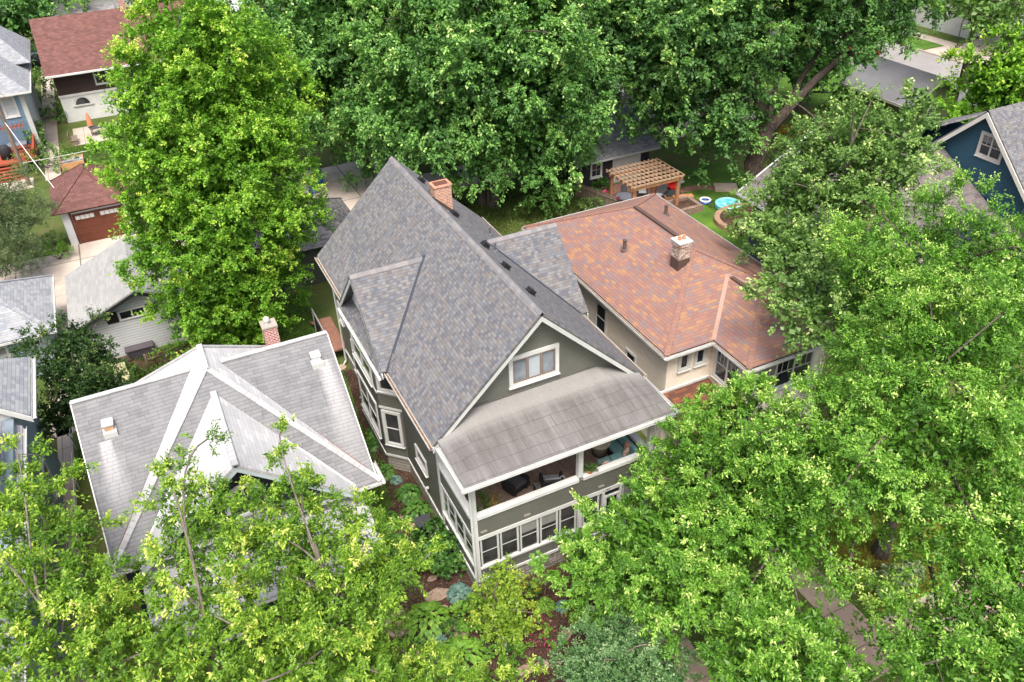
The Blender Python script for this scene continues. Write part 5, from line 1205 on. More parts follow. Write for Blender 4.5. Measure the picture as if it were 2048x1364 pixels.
# ------------------------------------------------------------------ pots and plants on the porch
GREEN1 = leafmat('fern_leaf', (.03, .06, .015), (.055, .12, .03), (.09, .18, .04), (.16, .24, .06)); DRYL = leafmat('dry_leaf', (.10, .08, .02), (.20, .15, .05), (.30, .20, .08), (.45, .30, .15))
def spray(parent, mat, c, n, L, W, seed, up=.5, spread=1.0, blades_per=14, bl=.06):
    rng = np.random.default_rng(seed); P, D, N = [], [], []
    for i in range(n):
        az = i*2.4+rng.normal()*.3; el = rng.uniform(.15, 1.2); d = np.array([math.cos(az)*math.cos(el)*spread, math.sin(az)*math.cos(el)*spread, math.sin(el)]); l = L*rng.uniform(.6, 1.1)
        for t in np.linspace(.15, 1, blades_per):
            pos = np.array(c)+d*l*t-np.array([0, 0, 1])*(t**2)*l*(1-up)*.7; side = np.cross(d, [0, 0, 1]); side = side/ max(np.linalg.norm(side), 1e-4)
            for s in (-1, 1): P.append(pos); D.append(side*s+d*.6-np.array([0, 0, .2])); N.append([0, 0, 1])
    P = np.array(P); D = nrm(np.array(D)); N = np.array(N, float)+rng.normal(size=P.shape)*.3; N = nrm(N-D*(N*D).sum(1, keepdims=True))
    v, q = leaf_quads(P, D, N, np.full(len(P), bl)*rng.uniform(.7, 1.2, len(P)), np.full(len(P), W))
    return np_mesh('foliage', v-np.array(parent.matrix_world.translation), q, np.clip(.5+rng.normal(size=len(q))*.2, 0, 1), mat, parent)
def pot(loc, r, h, mat, label, leaves, cat='potted plant', group=None, square=False):
    t = thing('potted_plant', loc, label, cat, group); c = Vector(loc)
    if square: MB().box(c.x-r, c.x+r, c.y-r, c.y+r, c.z, c.z+h).build('pot', mat, t, bevel=.015)
    else: MB().lathe(c, [(r*.72, 0), (r*.95, h*.8), (r*1.08, h*.82), (r*1.08, h), (r*.9, h), (r*.85, h*.86)], 18).build('pot', mat, t, smooth=False)
    for i, (mat2, n, L, W, up, bl) in enumerate(leaves): spray(t, mat2, c+UP*h*.9, n, L, W, len(label)+i, up, 1.0, 12, bl)
    return t
TERRA = paint('terracotta', (.50, .20, .10))
pot((4.98, .06, 4.45), .13, .17, TERRA, 'fern in a terracotta pot standing on the white porch rail', [(GREEN1, 16, .42, .03, .6, .10)])
pot((.90, .62, FZ), .24, .50, paint('blue_glaze', (.08, .24, .34), .25, .6), 'tall plant with dry reddish leaves in a light blue glazed pot', [(GREEN1, 16, .8, .05, .85, .14), (DRYL, 14, .85, .06, .95, .13)]); pot((.42, .50, FZ), .22, .50, paint('dark_blue_glaze', (.02, .07, .20), .2, .6), 'leafy plant in a square dark blue planter at the porch corner', [(GREEN1, 12, .45, .05, .8, .12)], square=True)
# ------------------------------------------------------------------ front garden
H_D = leafmat('hosta_dark', (.035, .095, .018), (.06, .155, .026), (.10, .215, .036), (.18, .27, .06), .25); H_B = leafmat('hosta_blue', (.06, .13, .10), (.10, .19, .155), (.15, .25, .20), (.22, .31, .26), .2); H_L = leafmat('hosta_lime', (.085, .19, .022), (.14, .30, .035), (.22, .39, .05), (.35, .46, .10), .3); H_Y = leafmat('yellow_green', (.10, .15, .015), (.18, .24, .03), (.28, .33, .05), (.42, .42, .08), .3)
def at0(px, py, dz=0): p = Z(px, py, 0); return (p.x, p.y, dz)
hosta('hosta', 'dark green hosta nearest the bay window corner', at0(743, 893), .52, .42, H_D, 1); hosta('hosta', 'dark green hosta beside the narrow lawn strip', at0(747, 868), .36, .34, H_D, 2); hosta('hosta', 'dark green hosta in the mulch just past the stone bay', at0(771, 948), .52, .42, H_D, 3)
hosta('hosta', 'small blue-grey hosta between two dark green ones', at0(793, 962), .32, .22, H_B, 4, 26, .22, .15); hosta('hosta', 'broad dark green hosta behind the black box', at0(818, 990), .62, .5, H_D, 5, 60); hosta('hosta', 'full dark green hosta close beside the black box', at0(834, 1026), .72, .55, H_D, 6, 70)
hosta('hosta', 'dark hosta left of the stepping stones, half under ash branches', at0(778, 1046), .62, .5, H_D, 7, 60); hosta('hosta', 'shaded dark hosta nearest the white roof, below the branches', at0(798, 1092), .62, .5, H_D, 8, 60)
hosta('hosta', 'silvery blue hosta by the stone corner of the foundation', at0(920, 1190), .58, .34, H_B, 9, 52, .26, .2); hosta('hosta', 'huge lime green hosta mound beside the flagstones', at0(856, 1247), .95, .75, H_L, 10, 170, .26, .17); hosta('hosta', 'lime green mound at the lower end of the stepping stones', at0(925, 1320), 1.0, .7, H_L, 11, 170, .26, .17)
hosta('hosta', 'small blue hosta tucked under the huge lime mound', at0(880, 1285), .35, .25, H_B, 12, 24, .22, .16); hosta('hosta', 'round bright green hosta in open mulch near the tall planter', at0(1090, 1212), .42, .32, H_L, 13, 60, .18, .12); hosta('hosta', 'little blue hosta at the right of the mulch bed', at0(1125, 1216), .32, .3, H_B, 14, 26, .26, .14)
shrub('hydrangea', 'large dark green hydrangea against the side of the porch', 'shrub', at0(893, 1130), .95, .75, 1.25, H_D, 21, .24, L=.17, W=.12, twigs=6, per=6, young=.15); shrub('hydrangea', 'dark green hydrangea further back beside the porch steps of stone', 'shrub', at0(869, 1086), .62, .6, 1.1, H_D, 22, .24, L=.16, W=.11, per=6, young=.1); shrub('hydrangea', 'bright green leafy shrub by the white downspout extension', 'shrub', at0(948, 1240), .62, .6, .8, H_L, 23, .22, L=.15, W=.11, per=6, young=.2)
MAPLE = leafmat('yellow_maple_leaf', (.11, .20, .02), (.20, .32, .03), (.33, .42, .05), (.52, .45, .09), .3)
pm = at0(1012, 1262); tree('ornamental_maple', 'small yellow-green ornamental maple in front of the porch corner', 'tree', pm, [(pm[0], pm[1], 1.7, .85, .85, .8), (pm[0]-.1, pm[1]-.35, 1.1, .85, .8, .75), (pm[0]+.1, pm[1]+.35, 2.3, .62, .65, .65)], MAPLE, 31, .30, .06, limbs=6, L=.085, W=.06, tl=.3, per=9, young=.5, upb=.1, droop=.5)
LIMEY = leafmat('chartreuse_leaf', (.16, .20, .01), (.30, .32, .02), (.42, .42, .03), (.5, .45, .06), .3)
t = pot(at0(1066, 1196), .2, .5, paint('blue_black_pot', (.035, .05, .06), .3, .5), 'tall dark planter with chartreuse and dark leaves', [(GREEN1, 16, .5, .06, .8, .14), (LIMEY, 12, .42, .05, .9, .12)])
shrub('spirea', 'bright yellow-green low shrub in front of the leafy tree', 'shrub', at0(1155, 1235), .4, .45, .75, LIMEY, 41, .2, L=.07, W=.04)
for (q, r_, h_, lab, i) in PLANTS: shrub('garden_plant', lab, 'plant', (q.x, q.y, 0), r_, r_, h_, H_L if i % 2 else H_D, 170+i, .2, L=.11, W=.065)
RED_F = leafmat('pink_flower', (.25, .02, .05), (.42, .04, .10), (.55, .08, .15), (.62, .2, .25), .3)
for i, (q, lab) in enumerate((((1072, 1252), 'top'), ((1062, 1270), 'left'), ((1092, 1268), 'right'), ((1090, 1282), 'middle'), ((1064, 1298), 'low left'), ((1098, 1300), 'low right'), ((1096, 1236), 'small'))):
    c = at0(*q); t = shrub('flowering_plant', 'small red-flowered bedding plant in the mulch by the ornamental maple', 'flower', c, .22, .22, .34, H_L, 50+i, .14, 'red-flowered bedding plants', L=.08, W=.045)
    rngf = np.random.default_rng(i); n = 46; P = np.array([0, 0, .30])+rngf.normal(size=(n, 3))*np.array([.12, .12, .05]); D = nrm(rngf.normal(size=(n, 3))+np.array([0, 0, .4])); N = nrm(np.cross(D, rngf.normal(size=(n, 3)))); v, q_ = leaf_quads(P, D, N, np.full(n, .07), np.full(n, .05)); np_mesh('blossom', v, q_, rngf.random(n), RED_F, t)
p = Z(850, 1068); t = thing('stand', (p.x, p.y, 0), 'square black metal box on legs in the side mulch bed', 'box')
MB().box(p.x-.3, p.x+.3, p.y-.28, p.y+.28, .45, .8).build('box', BLACK, t, bevel=.02); MB().box(p.x-.33, p.x+.33, p.y-.31, p.y+.31, .8, .84).build('lid', paint('grey_black_lid', (.05, .05, .058), .35, .4), t)
for sx in (-1, 1):
    for sy in (-1, 1): MB().box(p.x+sx*.26-.02, p.x+sx*.26+.02, p.y+sy*.24-.02, p.y+sy*.24+.02, 0, .45).build('leg', BLACK, t)
a, b = V3(-.02, -.3, .14), Z(1004, 1278, .08); one('drain_pipe', MB().tube([a, a.lerp(b, .5)+UP*.03, b], .055, 8).tube([b, b+V3(.03, -.35, -.02)], [.07, .09], 8), paint('white_plastic', (.62, .64, .64), .4), a, 'white downspout extension lying across the front mulch bed', 'pipe')
p = Z(1300, 1297, .3); t = thing('railing', (p.x, p.y, 0), 'short dark metal handrail beside the front walk', 'railing'); MB().tube([(4.3, -5.9, 0), (4.3, -5.9, .75), (4.3, -4.9, .75), (4.3, -4.9, 0)], .03, 8).build('rail', BLACK, t)
p = Z(1705, 1190, .8); t = thing('railing', (12.9, -5.2, 0), 'pale metal handrail beside the dry yellow lawn', 'railing'); MB().tube([(12.9, -6.6, 0), (12.9, -6.6, .9), (12.9, -3.6, 1.15), (12.9, -3.6, 0)], .03, 8).build('rail', paint('galvanised', (.52, .54, .56)), t)
shrub('hosta_bed', 'white-edged variegated hostas beside the shaded sidewalk', 'plant', (14.9, -7.0, 0), 1.1, .5, .5, leafmat('variegated', (.10, .18, .05), (.25, .33, .16), (.45, .50, .36), (.55, .5, .1), .2), 61, .2, L=.2, W=.13, per=5)
# ------------------------------------------------------------------ pergola, patio and pool
CEDAR = paint('cedar', (.33, .165, .085), .65, .2, .3, 4); CEDARL = paint('pale_cedar', (.40, .27, .18), .7, .2, .2, 4)
def pergola():
    x0, x1, y0, y1 = 22.8, 26.75, 24.5, 27.6; t = thing('pergola', ((x0+x1)/2, (y0+y1)/2, 0), 'cedar pergola with a pale slatted top over the brick patio', 'pergola')
    for x in (x0+.1, x1-.1):
        for y in (y0+.1, y1-.1): p = MB().box(x-.1, x+.1, y-.1, y+.1, 0, 2.4); p.build('post', CEDAR, t)
    for y in (y0+.1, y1-.1): MB().box(x0-.2, x1+.2, y-.16, y-.10, 2.3, 2.55).build('beam', CEDAR, t)
    for x in (x0, x1-.06): MB().box(x, x+.06, y0-.2, y1+.2, 2.35, 2.55).build('beam', CEDAR, t)
    for i in range(7): y = y0-.1+i*(y1-y0+.2)/6; MB().box(x0-.25, x1+.25, y-.025, y+.025, 2.552, 2.69).build('rafter', CEDARL, t)
    for i in range(13): x = x0-.15+i*(x1-x0+.3)/12; MB().box(x-.02, x+.02, y0-.25, y1+.25, 2.693, 2.74).build('slat', CEDARL, t)
pergola()
MET = paint('dark_patio_metal', (.07, .075, .085), .5, .4)
x, y = 23.75, 27.0; t = thing('patio_table', (x, y, 0), 'round dark metal patio table under the pergola', 'table'); MB().lathe((x, y, .68), [(.62, 0), (.64, .03), (.6, .04)], 26).build('table_top', paint('slate_glass', (.16, .17, .20), .3, .5), t); MB().tube([(x, y, 0), (x, y, .68)], .05, 8).build('pedestal', MET, t)
def patio_chair(x, y, deg, label):
    t = thing('patio_chair', (x, y, 0), label, 'chair', 'metal chairs round the patio table'); MB().box(x-.24, x+.24, y-.24, y+.24, .42, .46).build('seat', MET, t); MB().quadbox((x-.24, y+.22, .46), (.48, 0, 0), (0, .03, 0), (0, .12, .5)).build('backrest', MET, t)
    for sx in (-1, 1):
        for sy in (-1, 1): MB().tube([(x+sx*.22, y+sy*.22, 0), (x+sx*.22, y+sy*.22, .42)], .018, 6).build('leg', MET, t)
    t.rotation_euler = (0, 0, R(deg))
patio_chair(22.95, 26.5, 120, 'metal patio chair left of the round table near the red flowers'); patio_chair(24.3, 27.85, -20, 'metal patio chair behind the round table'); patio_chair(23.5, 25.95, 185, 'metal patio chair in front of the round table')
def lounger(x, y, deg, label):
    t = thing('lounge_chair', (x, y, 0), label, 'lounge chair', 'reclining chairs on the patio'); b = MB(); b.box(x-.32, x+.32, y-.7, y+.2, .32, .36); b.quadbox((x-.32, y+.2, .33), (.64, 0, 0), (0, 0, .04), (0, .55, .6)); b.build('seat', DGREY, t); f = MB()
    for s in (-1, 1): f.tube([(x+s*.36, y-.7, 0), (x+s*.36, y-.4, .55), (x+s*.36, y+.5, .58), (x+s*.36, y+.6, 0)], .025, 6)
    f.build('frame', BLACK, t); MB().box(x-.28, x+.28, y-.66, y+.18, .365, .42).build('cushion', paint('pale_grey_pad', (.35, .36, .38)), t, bevel=.02); t.rotation_euler = (0, 0, R(deg))
lounger(25.9, 27.9, -30, 'reclining patio chair nearer the slate garage'); lounger(26.5, 26.5, -60, 'reclining patio chair beside the cedar fire table')
x, y = 27.5, 26.2; t = thing('fire_table', (x, y, 0), 'cedar bench-sided fire table with a dark top on the patio', 'table'); b = MB().cbox((x, y, .0), 1.5, 1.2, .36, -18); b.build('base', CEDAR, t); MB().cbox((x, y, .365), 1.3, 1.0, .05, -18).build('table_top', paint('black_stone', (.035, .04, .04), .4, .4), t); MB().cbox((x+.35, y-.75, 0), 1.5, .45, .42, -18).build('bench', paint('orange_cedar', (.46, .22, .10)), t)
x, y = 28.3, 27.5; t = thing('ride_on_toy', (x, y, 0), 'bright red ride-on toy car standing by the pergola', 'toy'); REDP = paint('red_plastic', (.55, .02, .015), .35, .5); MB().box(x-.35, x+.35, y-.5, y+.5, .14, .45).build('body', REDP, t, bevel=.1); MB().box(x-.3, x+.3, y-.1, y+.4, .45, .85).build('cab', REDP, t, bevel=.1)
for sx in (-1, 1):
    for sy in (-1, 1): MB().tube([(x+sx*.3, y+sy*.33, .14), (x+sx*.4, y+sy*.33, .14)], .14, 12).build('wheel', BLACK, t)
x, y = 29.1, 27.5; t = thing('side_table', (x, y, 0), 'small white round table beside the red toy', 'table'); MB().lathe((x, y, .45), [(.3, 0), (.3, .03)], 16).build('table_top', WHITE, t); MB().tube([(x, y, 0), (x, y, .45)], .04, 6).build('leg', WHITE, t)
def ring(name, c, r, th, mats, label, cat, water=None):
    t = thing(name, c, label, cat)
    for k, m_ in enumerate(mats):
        prof = [(r-th+th*(1-math.cos(a))*.0+th*math.cos(a)*.5+th*.5-.0, .0) for a in ()]
        mb = MB(); z = c[2]+th*.5+k*th*.92; n = 28; kk = 10
        for i in range(n):
            a = 2*math.pi*i/n
            for j in range(kk):
                b_ = 2*math.pi*j/kk; rr = r+th*.5*math.cos(b_); mb.v.append(V3(c[0]+rr*math.cos(a), c[1]+rr*math.sin(a), z+th*.5*math.sin(b_)))
        for i in range(n):
            for j in range(kk): mb.f.append([i*kk+j, ((i+1) % n)*kk+j, ((i+1) % n)*kk+(j+1) % kk, i*kk+(j+1) % kk]); mb.u.append(None)
        mb.build('ring', m_, t, smooth=True)
    if water: MB().lathe((c[0], c[1], c[2]+.03), [(r, 0), (r, th*1.2)], 28).build('water', water, t)
TQ = paint('turquoise_vinyl', (.06, .36, .42), .3, .5)
def water():
    t = NT('pool_water'); p, _ = t.pos(); c = t.ramp(t.noise(p, 3.2, 4), [(.4, (.05, .33, .36)), (.55, (.09, .42, .44)), (.62, (.35, .6, .6))]); return t.fin(c, .05, .6)
ring('paddling_pool', (30.1, 23.05, .015), .86, .17, [TQ, paint('pale_turquoise', (.20, .50, .55), .3, .5)], 'turquoise inflatable paddling pool on the lawn', 'pool', water())
ring('pool_ring', (29.1, 24.4, .015), .36, .15, [paint('deep_blue_vinyl', (.03, .08, .35), .3, .5), paint('white_vinyl', (.65, .68, .72), .3, .5)], 'small blue and white inflatable ring beside the pool', 'float')
# round mulch bed with brick rim
c = (29.9, 20.6); t = thing('raised_bed', (c[0], c[1], 0), 'round raised bed of dark soil with a brick rim', 'planter'); m_ = MB(); n = 36
for i in range(n):
    a, a2 = 2*math.pi*i/n, 2*math.pi*(i+.93)/n; P = [(c[0]+r*math.cos(q)*1.15, c[1]+r*math.sin(q), .34) for r, q in ((1.75, a), (2.1, a), (2.1, a2), (1.75, a2))]; m_.slab(P, .36)
m_.build('rim', paint('tan_block', (.30, .19, .135), .85, .2, .3, 5), t); MB().slab([(c[0]+1.76*math.cos(2*math.pi*i/n)*1.15, c[1]+1.76*math.sin(2*math.pi*i/n), .26) for i in range(n)], .26).build('soil', MULCH, t)
x, y = 28.3, 19.2; t = thing('fire_pit', (x, y, 0), 'black metal fire pit with slanted lid near the round bed', 'fire pit'); MB().cbox((x, y, .5), .7, .7, .3).build('bowl', BLACK, t); MB().slab([(x-.45, y-.45, .85), (x+.45, y-.45, .85), (x+.45, y+.45, 1.0), (x-.45, y+.45, 1.0)], .05).build('lid', DGREY, t)
for sx in (-1, 1):
    for sy in (-1, 1): MB().box(x+sx*.3-.02, x+sx*.3+.02, y+sy*.3-.02, y+sy*.3+.02, 0, .5).build('leg', BLACK, t)
# rectangular stone planter with a small basin
t = thing('planter_box', (26.3, 24, 0), 'rectangular stone block planter at the patio edge with a small basin', 'planter'); SB = brick('brown_block', (.27, .19, .145), (.20, .14, .11), (.10, .08, .07), .4, .15); b = MB(); x0, x1, y0, y1 = 24.3, 28.1, 23.3, 25.2; b.box(x0, x1, y0, y0+.28, 0, .5).box(x0, x1, y1-.28, y1, 0, .5).box(x0, x0+.28, y0+.28, y1-.28, 0, .5).box(x1-.28, x1, y0+.28, y1-.28, 0, .5); b.build('wall', SB, t); MB().box(x0+.28, x1-.28, y0+.28, y1-.28, 0, .3).build('soil', MULCH, t); MB().box(24.7, 25.9, 23.75, 24.6, .3, .36).build('basin', paint('pale_water', (.45, .5, .52), .1, .5), t)
t = thing('garden_step', (31.9, 25.6, 0), 'pale low wooden platform beside the big dark trunk', 'step'); MB().cbox((31.9, 25.6, 0), 1.7, 1.2, .18, -30).build('platform', paint('pale_boards', (.42, .33, .25)), t); MB().cbox((32.3, 24.6, 0), 1.2, .4, .10, -30).build('tread', paint('pale_boards', (.42, .33, .25)), t)
def picket(name, a, b, h, mat, label, sp=.14, w=.1, rails=2, post=2.0):
    a, b = Vector(a), Vector(b); L = (b-a).length; d = (b-a)/L; s = d.cross(UP); t = thing(name, (a+b)/2, label, 'fence'); m_ = MB(); n = int(L/sp); rg = random.Random(int(L*100))
    for i in range(n): m_.quadbox(a+d*(i*sp), d*w, s*.02, UP*(h*rg.uniform(.96, 1.03)))
    m_.build('board', mat, t); r = MB()
    for k in range(rails): r.quadbox(a+s*.021+UP*(h*(.25+.5*k)), d*L, s*.03, UP*.07)
    r.build('rail', mat, t)
    for i in range(int(L/post)+1): MB().quadbox(a+d*min(i*post, L-.09)+s*.055, d*.09, s*.09, UP*(h+.05)).build('post', mat, t)
    return t
OLDW = paint('weathered_wood', (.20, .16, .12), .9, .1, .3, 5)
picket('picket_fence', (21.4, 29.9, 0), (22.6, 26.2, 0), 1.2, OLDW, 'weathered board fence between the slate garage and red flowers', .16, .14)
picket('garden_fence', (-11.9, 23.4, 0), (-10.9, 23.6, 0), .55, paint('brown_stakes', (.13, .085, .07)), 'short brown stake fence left of the dark storage box', .1, .06, 1); picket('garden_fence', (-10.2, 23.1, 0), (-9.2, 23.2, 0), .55, OLDW, 'short grey stake fence in front of the dark storage box', .14, .05, 1)
t = thing('storage_box', (-10.35, 24.0, 0), 'dark plastic storage box against the white garage wall', 'box'); MB().box(-11.05, -9.6, 23.7, 24.25, 0, .55).build('body', paint('dark_plastic', (.05, .045, .05), .5), t, bevel=.02); MB().box(-11.08, -9.57, 23.66, 24.27, .55, .62).build('lid', paint('dark_plum_lid', (.075, .065, .075), .5), t)
p = Z(250, 770); t = thing('garden_chair', (p.x, p.y, 0), 'pale yellow wooden garden chair behind the white roof', 'chair'); YEL = paint('pale_yellow_paint', (.60, .58, .34)); b = MB(); x, y = p.x, p.y
for i in range(5): b.quadbox((x-.3+i*.13, y+.3, .35), (.11, 0, 0), (0, .025, 0), (0, .22, .75))
b.build('backrest', YEL, t); MB().box(x-.33, x+.35, y-.35, y+.3, .34, .38).build('seat', YEL, t)
for s in (-.36, .32):
    MB().box(x+s, x+s+.07, y-.4, y+.35, .58, .61).build('arm', YEL, t); MB().box(x+s+.01, x+s+.06, y-.38, y-.32, 0, .58).build('leg', YEL, t); MB().box(x+s+.01, x+s+.06, y+.28, y+.34, 0, .58).build('leg', YEL, t)
p = Z(207, 778); t = thing('bucket', (p.x, p.y, 0), 'pale turquoise tub half hidden in the side garden', 'tub'); MB().lathe(p, [(.25, 0), (.32, .38), (.34, .38), (.34, .42), (.28, .42)], 16).build('tub', paint('mint', (.32, .55, .52), .4), t); MB().tube([p+V3(-.33, 0, .4), p+V3(0, .0, .62), p+V3(.33, 0, .4)], .012, 6).build('handle', WHITE, t)
t = thing('pipe_rail', (-14.05, 14, 0), 'thin galvanised pipe rail along the concrete side path', 'railing'); GALV = paint('galvanised', (.52, .54, .56)); MB().tube([(-14.05, 8, .95), (-14.05, 19.5, .95)], .025, 8).build('rail', GALV, t)
for y in (8, 11, 14, 17, 19.5): MB().tube([(-14.05, y, 0), (-14.05, y, .95)], .025, 8).build('post', GALV, t)
# back steps beside the grey house
t = thing('back_steps', (-.7, 20.2, 0), 'weathered red-brown wooden back steps behind the grey house', 'steps'); RB = paint('red_brown_boards', (.24, .12, .085), .8, .2, .3, 4); MB().box(-.85, .1, 18.0, 21.5, .7, .8).build('landing', RB, t)
for i in range(4): MB().box(-.95, -.1, 21.5+.28*i, 21.78+.28*i, .52-.17*i, .58-.17*i).build('tread', RB, t)
r = MB(); r.box(-.9, -.84, 18.2, 18.26, 0, 1.7); r.box(-.9, -.84, 21.4, 21.46, 0, 1.7); r.box(-.9, -.84, 18.2, 21.46, 1.62, 1.7); r.build('railing', paint('grey_wood', (.26, .25, .24)), t); MB().box(-.95, -.9, 19.5, 20.6, .8, 1.6).build('panel', BLACK, t)
p = Z(683, 736); one('splash_stone', MB().lathe((p.x, p.y, 0), [(.28, 0), (.28, .06), (.22, .08)], 14), STONEM, p, 'round concrete splash stone under the rear downspout', 'stone')
# ------------------------------------------------------------------ alley: bins, pole, wires
def bin_(loc, col, label):
    x, y, z = loc; t = thing('wheelie_bin', loc, label, 'bin', 'blue recycling bins in the alley'); m_ = MB(); k = len(m_.v)
    m_.v += [V3(x-.24, y-.26, .08), V3(x+.24, y-.26, .08), V3(x+.24, y+.26, .08), V3(x-.24, y+.26, .08), V3(x-.3, y-.34, 1.0), V3(x+.3, y-.34, 1.0), V3(x+.3, y+.34, 1.0), V3(x-.3, y+.34, 1.0)]
    for q in ((3, 2, 1, 0), (4, 5, 6, 7), (0, 1, 5, 4), (1, 2, 6, 5), (2, 3, 7, 6), (3, 0, 4, 7)): m_.f.append(list(q)); m_.u.append(None)
    m_.build('body', col, t); MB().quadbox((x-.32, y-.38, 1.002), (.64, 0, 0), (0, .74, .04), (0, 0, .06)).build('lid', col, t, bevel=.02); MB().tube([(x-.26, y+.34, .95), (x-.26, y+.42, .98), (x+.26, y+.42, .98), (x+.26, y+.34, .95)], .02, 6).build('handle', BLACK, t)
    for s in (-1, 1): MB().tube([(x+s*.26, y+.28, .12), (x+s*.32, y+.28, .12)], .12, 12).build('wheel', BLACK, t)
BLUEB = paint('recycling_blue', (.015, .10, .42), .4, .4)
bin_((4.04, 40.6, .012), BLUEB, 'blue recycling bin nearer the maple crown by the alley'); bin_((4.9, 42.2, .012), BLUEB, 'blue recycling bin further back on the parking pad'); bin_((27.5, 42.5, 0), BLUEB, 'lone blue recycling bin glimpsed between the tree crowns')
t = thing('utility_pole', (-16.1, 53.7, 0), 'leaning-looking wooden utility pole by the red deck', 'utility pole'); PW = barkmat('pole_wood', (.11, .08, .06), (.24, .19, .15)); MB().tube([(-16.1, 53.7, 0), (-16.1, 53.7, 10.5)], [.17, .11], 10).build('pole', PW, t); MB().box(-17.2, -15.0, 53.62, 53.72, 9.7, 9.82).build('crossarm', PW, t); MB().lathe((-15.75, 53.7, 1.3), [(.12, 0), (.14, .1), (.14, .38), (.1, .45)], 12).build('meter_can', BLACK, t)
def sag(a, b, s, n=14): a, b = Vector(a), Vector(b); return [a.lerp(b, i/n)-UP*s*4*(i/n)*(1-i/n) for i in range(n+1)]
WIREW = paint('pale_cable', (.55, .55, .54)); WIREB = paint('black_cable', (.03, .03, .03))
def wire(a, b, s, r, m_, label): one('cable', MB().tube(sag(a, b, s), r, 5), m_, a, label, 'cable')
wire((-16.1, 53.7, 5.3), (-12.4, 40.2, 2.0), .15, .03, WIREW, 'pale service cable running down from the pole to the brown garage door'); wire((-16.1, 53.7, 1.9), (-1, 49, 4.4), .3, .02, WIREW, 'pale cable crossing level above the red-brown garage roof'); wire((-16.1, 53.7, 1.3), (-2, 47, 4.2), .2, .025, WIREB, 'black cable crossing the red-brown garage roof'); wire((-16.1, 53.7, 8.8), (-16.0, 60.9, 4.8), .2, .02, WIREW, 'pale cable from the pole to the blue house wall')
t = thing('barbecue', (-17.4, 58.0, 1.0), 'covered black barbecue on the red deck', 'barbecue'); MB().lathe((-17.4, 58.0, 1.0), [(.48, 0), (.46, .7), (.42, .95), (.25, 1.15), (.05, 1.2)], 16, 1, .7).build('cover', paint('black_cover', (.02, .02, .023), .7), t, smooth=True); MB().box(-17.75, -17.05, 57.72, 57.76, 1.0, 1.12).build('base', BLACK, t)
t = thing('deck_table', (-16.5, 59.2, 1.0), 'dark slate outdoor table on the red deck', 'table'); MB().cbox((-16.5, 59.2, 1.68), 1.5, 1.0, .05).build('table_top', paint('slate_glass', (.16, .17, .20), .3, .5), t)
for sx in (-1, 1):
    for sy in (-1, 1): MB().box(-16.5+sx*.65-.03, -16.5+sx*.65+.03, 59.2+sy*.42-.03, 59.2+sy*.42+.03, 1.0, 1.68).build('leg', MET, t)
p = Z(143, 318, .6); t = thing('raised_bed', (p.x, p.y, 0), 'square wooden raised bed filled with grey stones on the small lawn', 'planter'); b = MB(); x, y = p.x, p.y; b.box(x-.9, x+.9, y-.8, y-.74, 0, .6).box(x-.9, x+.9, y+.74, y+.8, 0, .6).box(x-.9, x-.84, y-.74, y+.74, 0, .6).box(x+.84, x+.9, y-.74, y+.74, 0, .6); b.build('frame', paint('orange_boards', (.45, .25, .12)), t); MB().box(x-.84, x+.84, y-.74, y+.74, 0, .5).build('fill', ground_mat('grey_stones', [(.10, .10, .12), (.25, .25, .27), (.5, .48, .45)], 4, 12), t)
t = thing('patio_set', (-10.3, 63.2, 0), 'dark patio table with an orange folded parasol by the two-tone house', 'table'); MB().cbox((-10.0, 63.2, .7), 1.8, 1.0, .05, 12).build('table_top', DGREY, t); MB().tube([(-10.7, 63.4, 0), (-10.7, 63.4, 2.0)], .03, 6).build('pole', OLDW, t); MB().lathe((-10.7, 63.4, .9), [(.28, 0), (.22, .5), (.06, 1.15)], 10).build('parasol', paint('orange_cloth', (.55, .20, .10)), t)
for s in (-1, 1): MB().box(-10.0+s*.8-.03, -10.0+s*.8+.03, 63.1, 63.2, 0, .7).build('leg', DGREY, t)
t = thing('garden_bench', (-12.3, 62, 0), 'weathered slatted bench beside the garden path', 'bench'); b = MB()
for i in range(5): b.box(-12.6+.12*i, -12.5+.12*i, 61.2, 62.8, .42, .45)
b.build('seat', OLDW, t); MB().box(-12.7, -12.66, 61.2, 62.8, .45, .95).build('backrest', OLDW, t)
for y in (61.3, 62.7): MB().box(-12.6, -12.1, y-.04, y+.04, 0, .42).build('leg', OLDW, t)
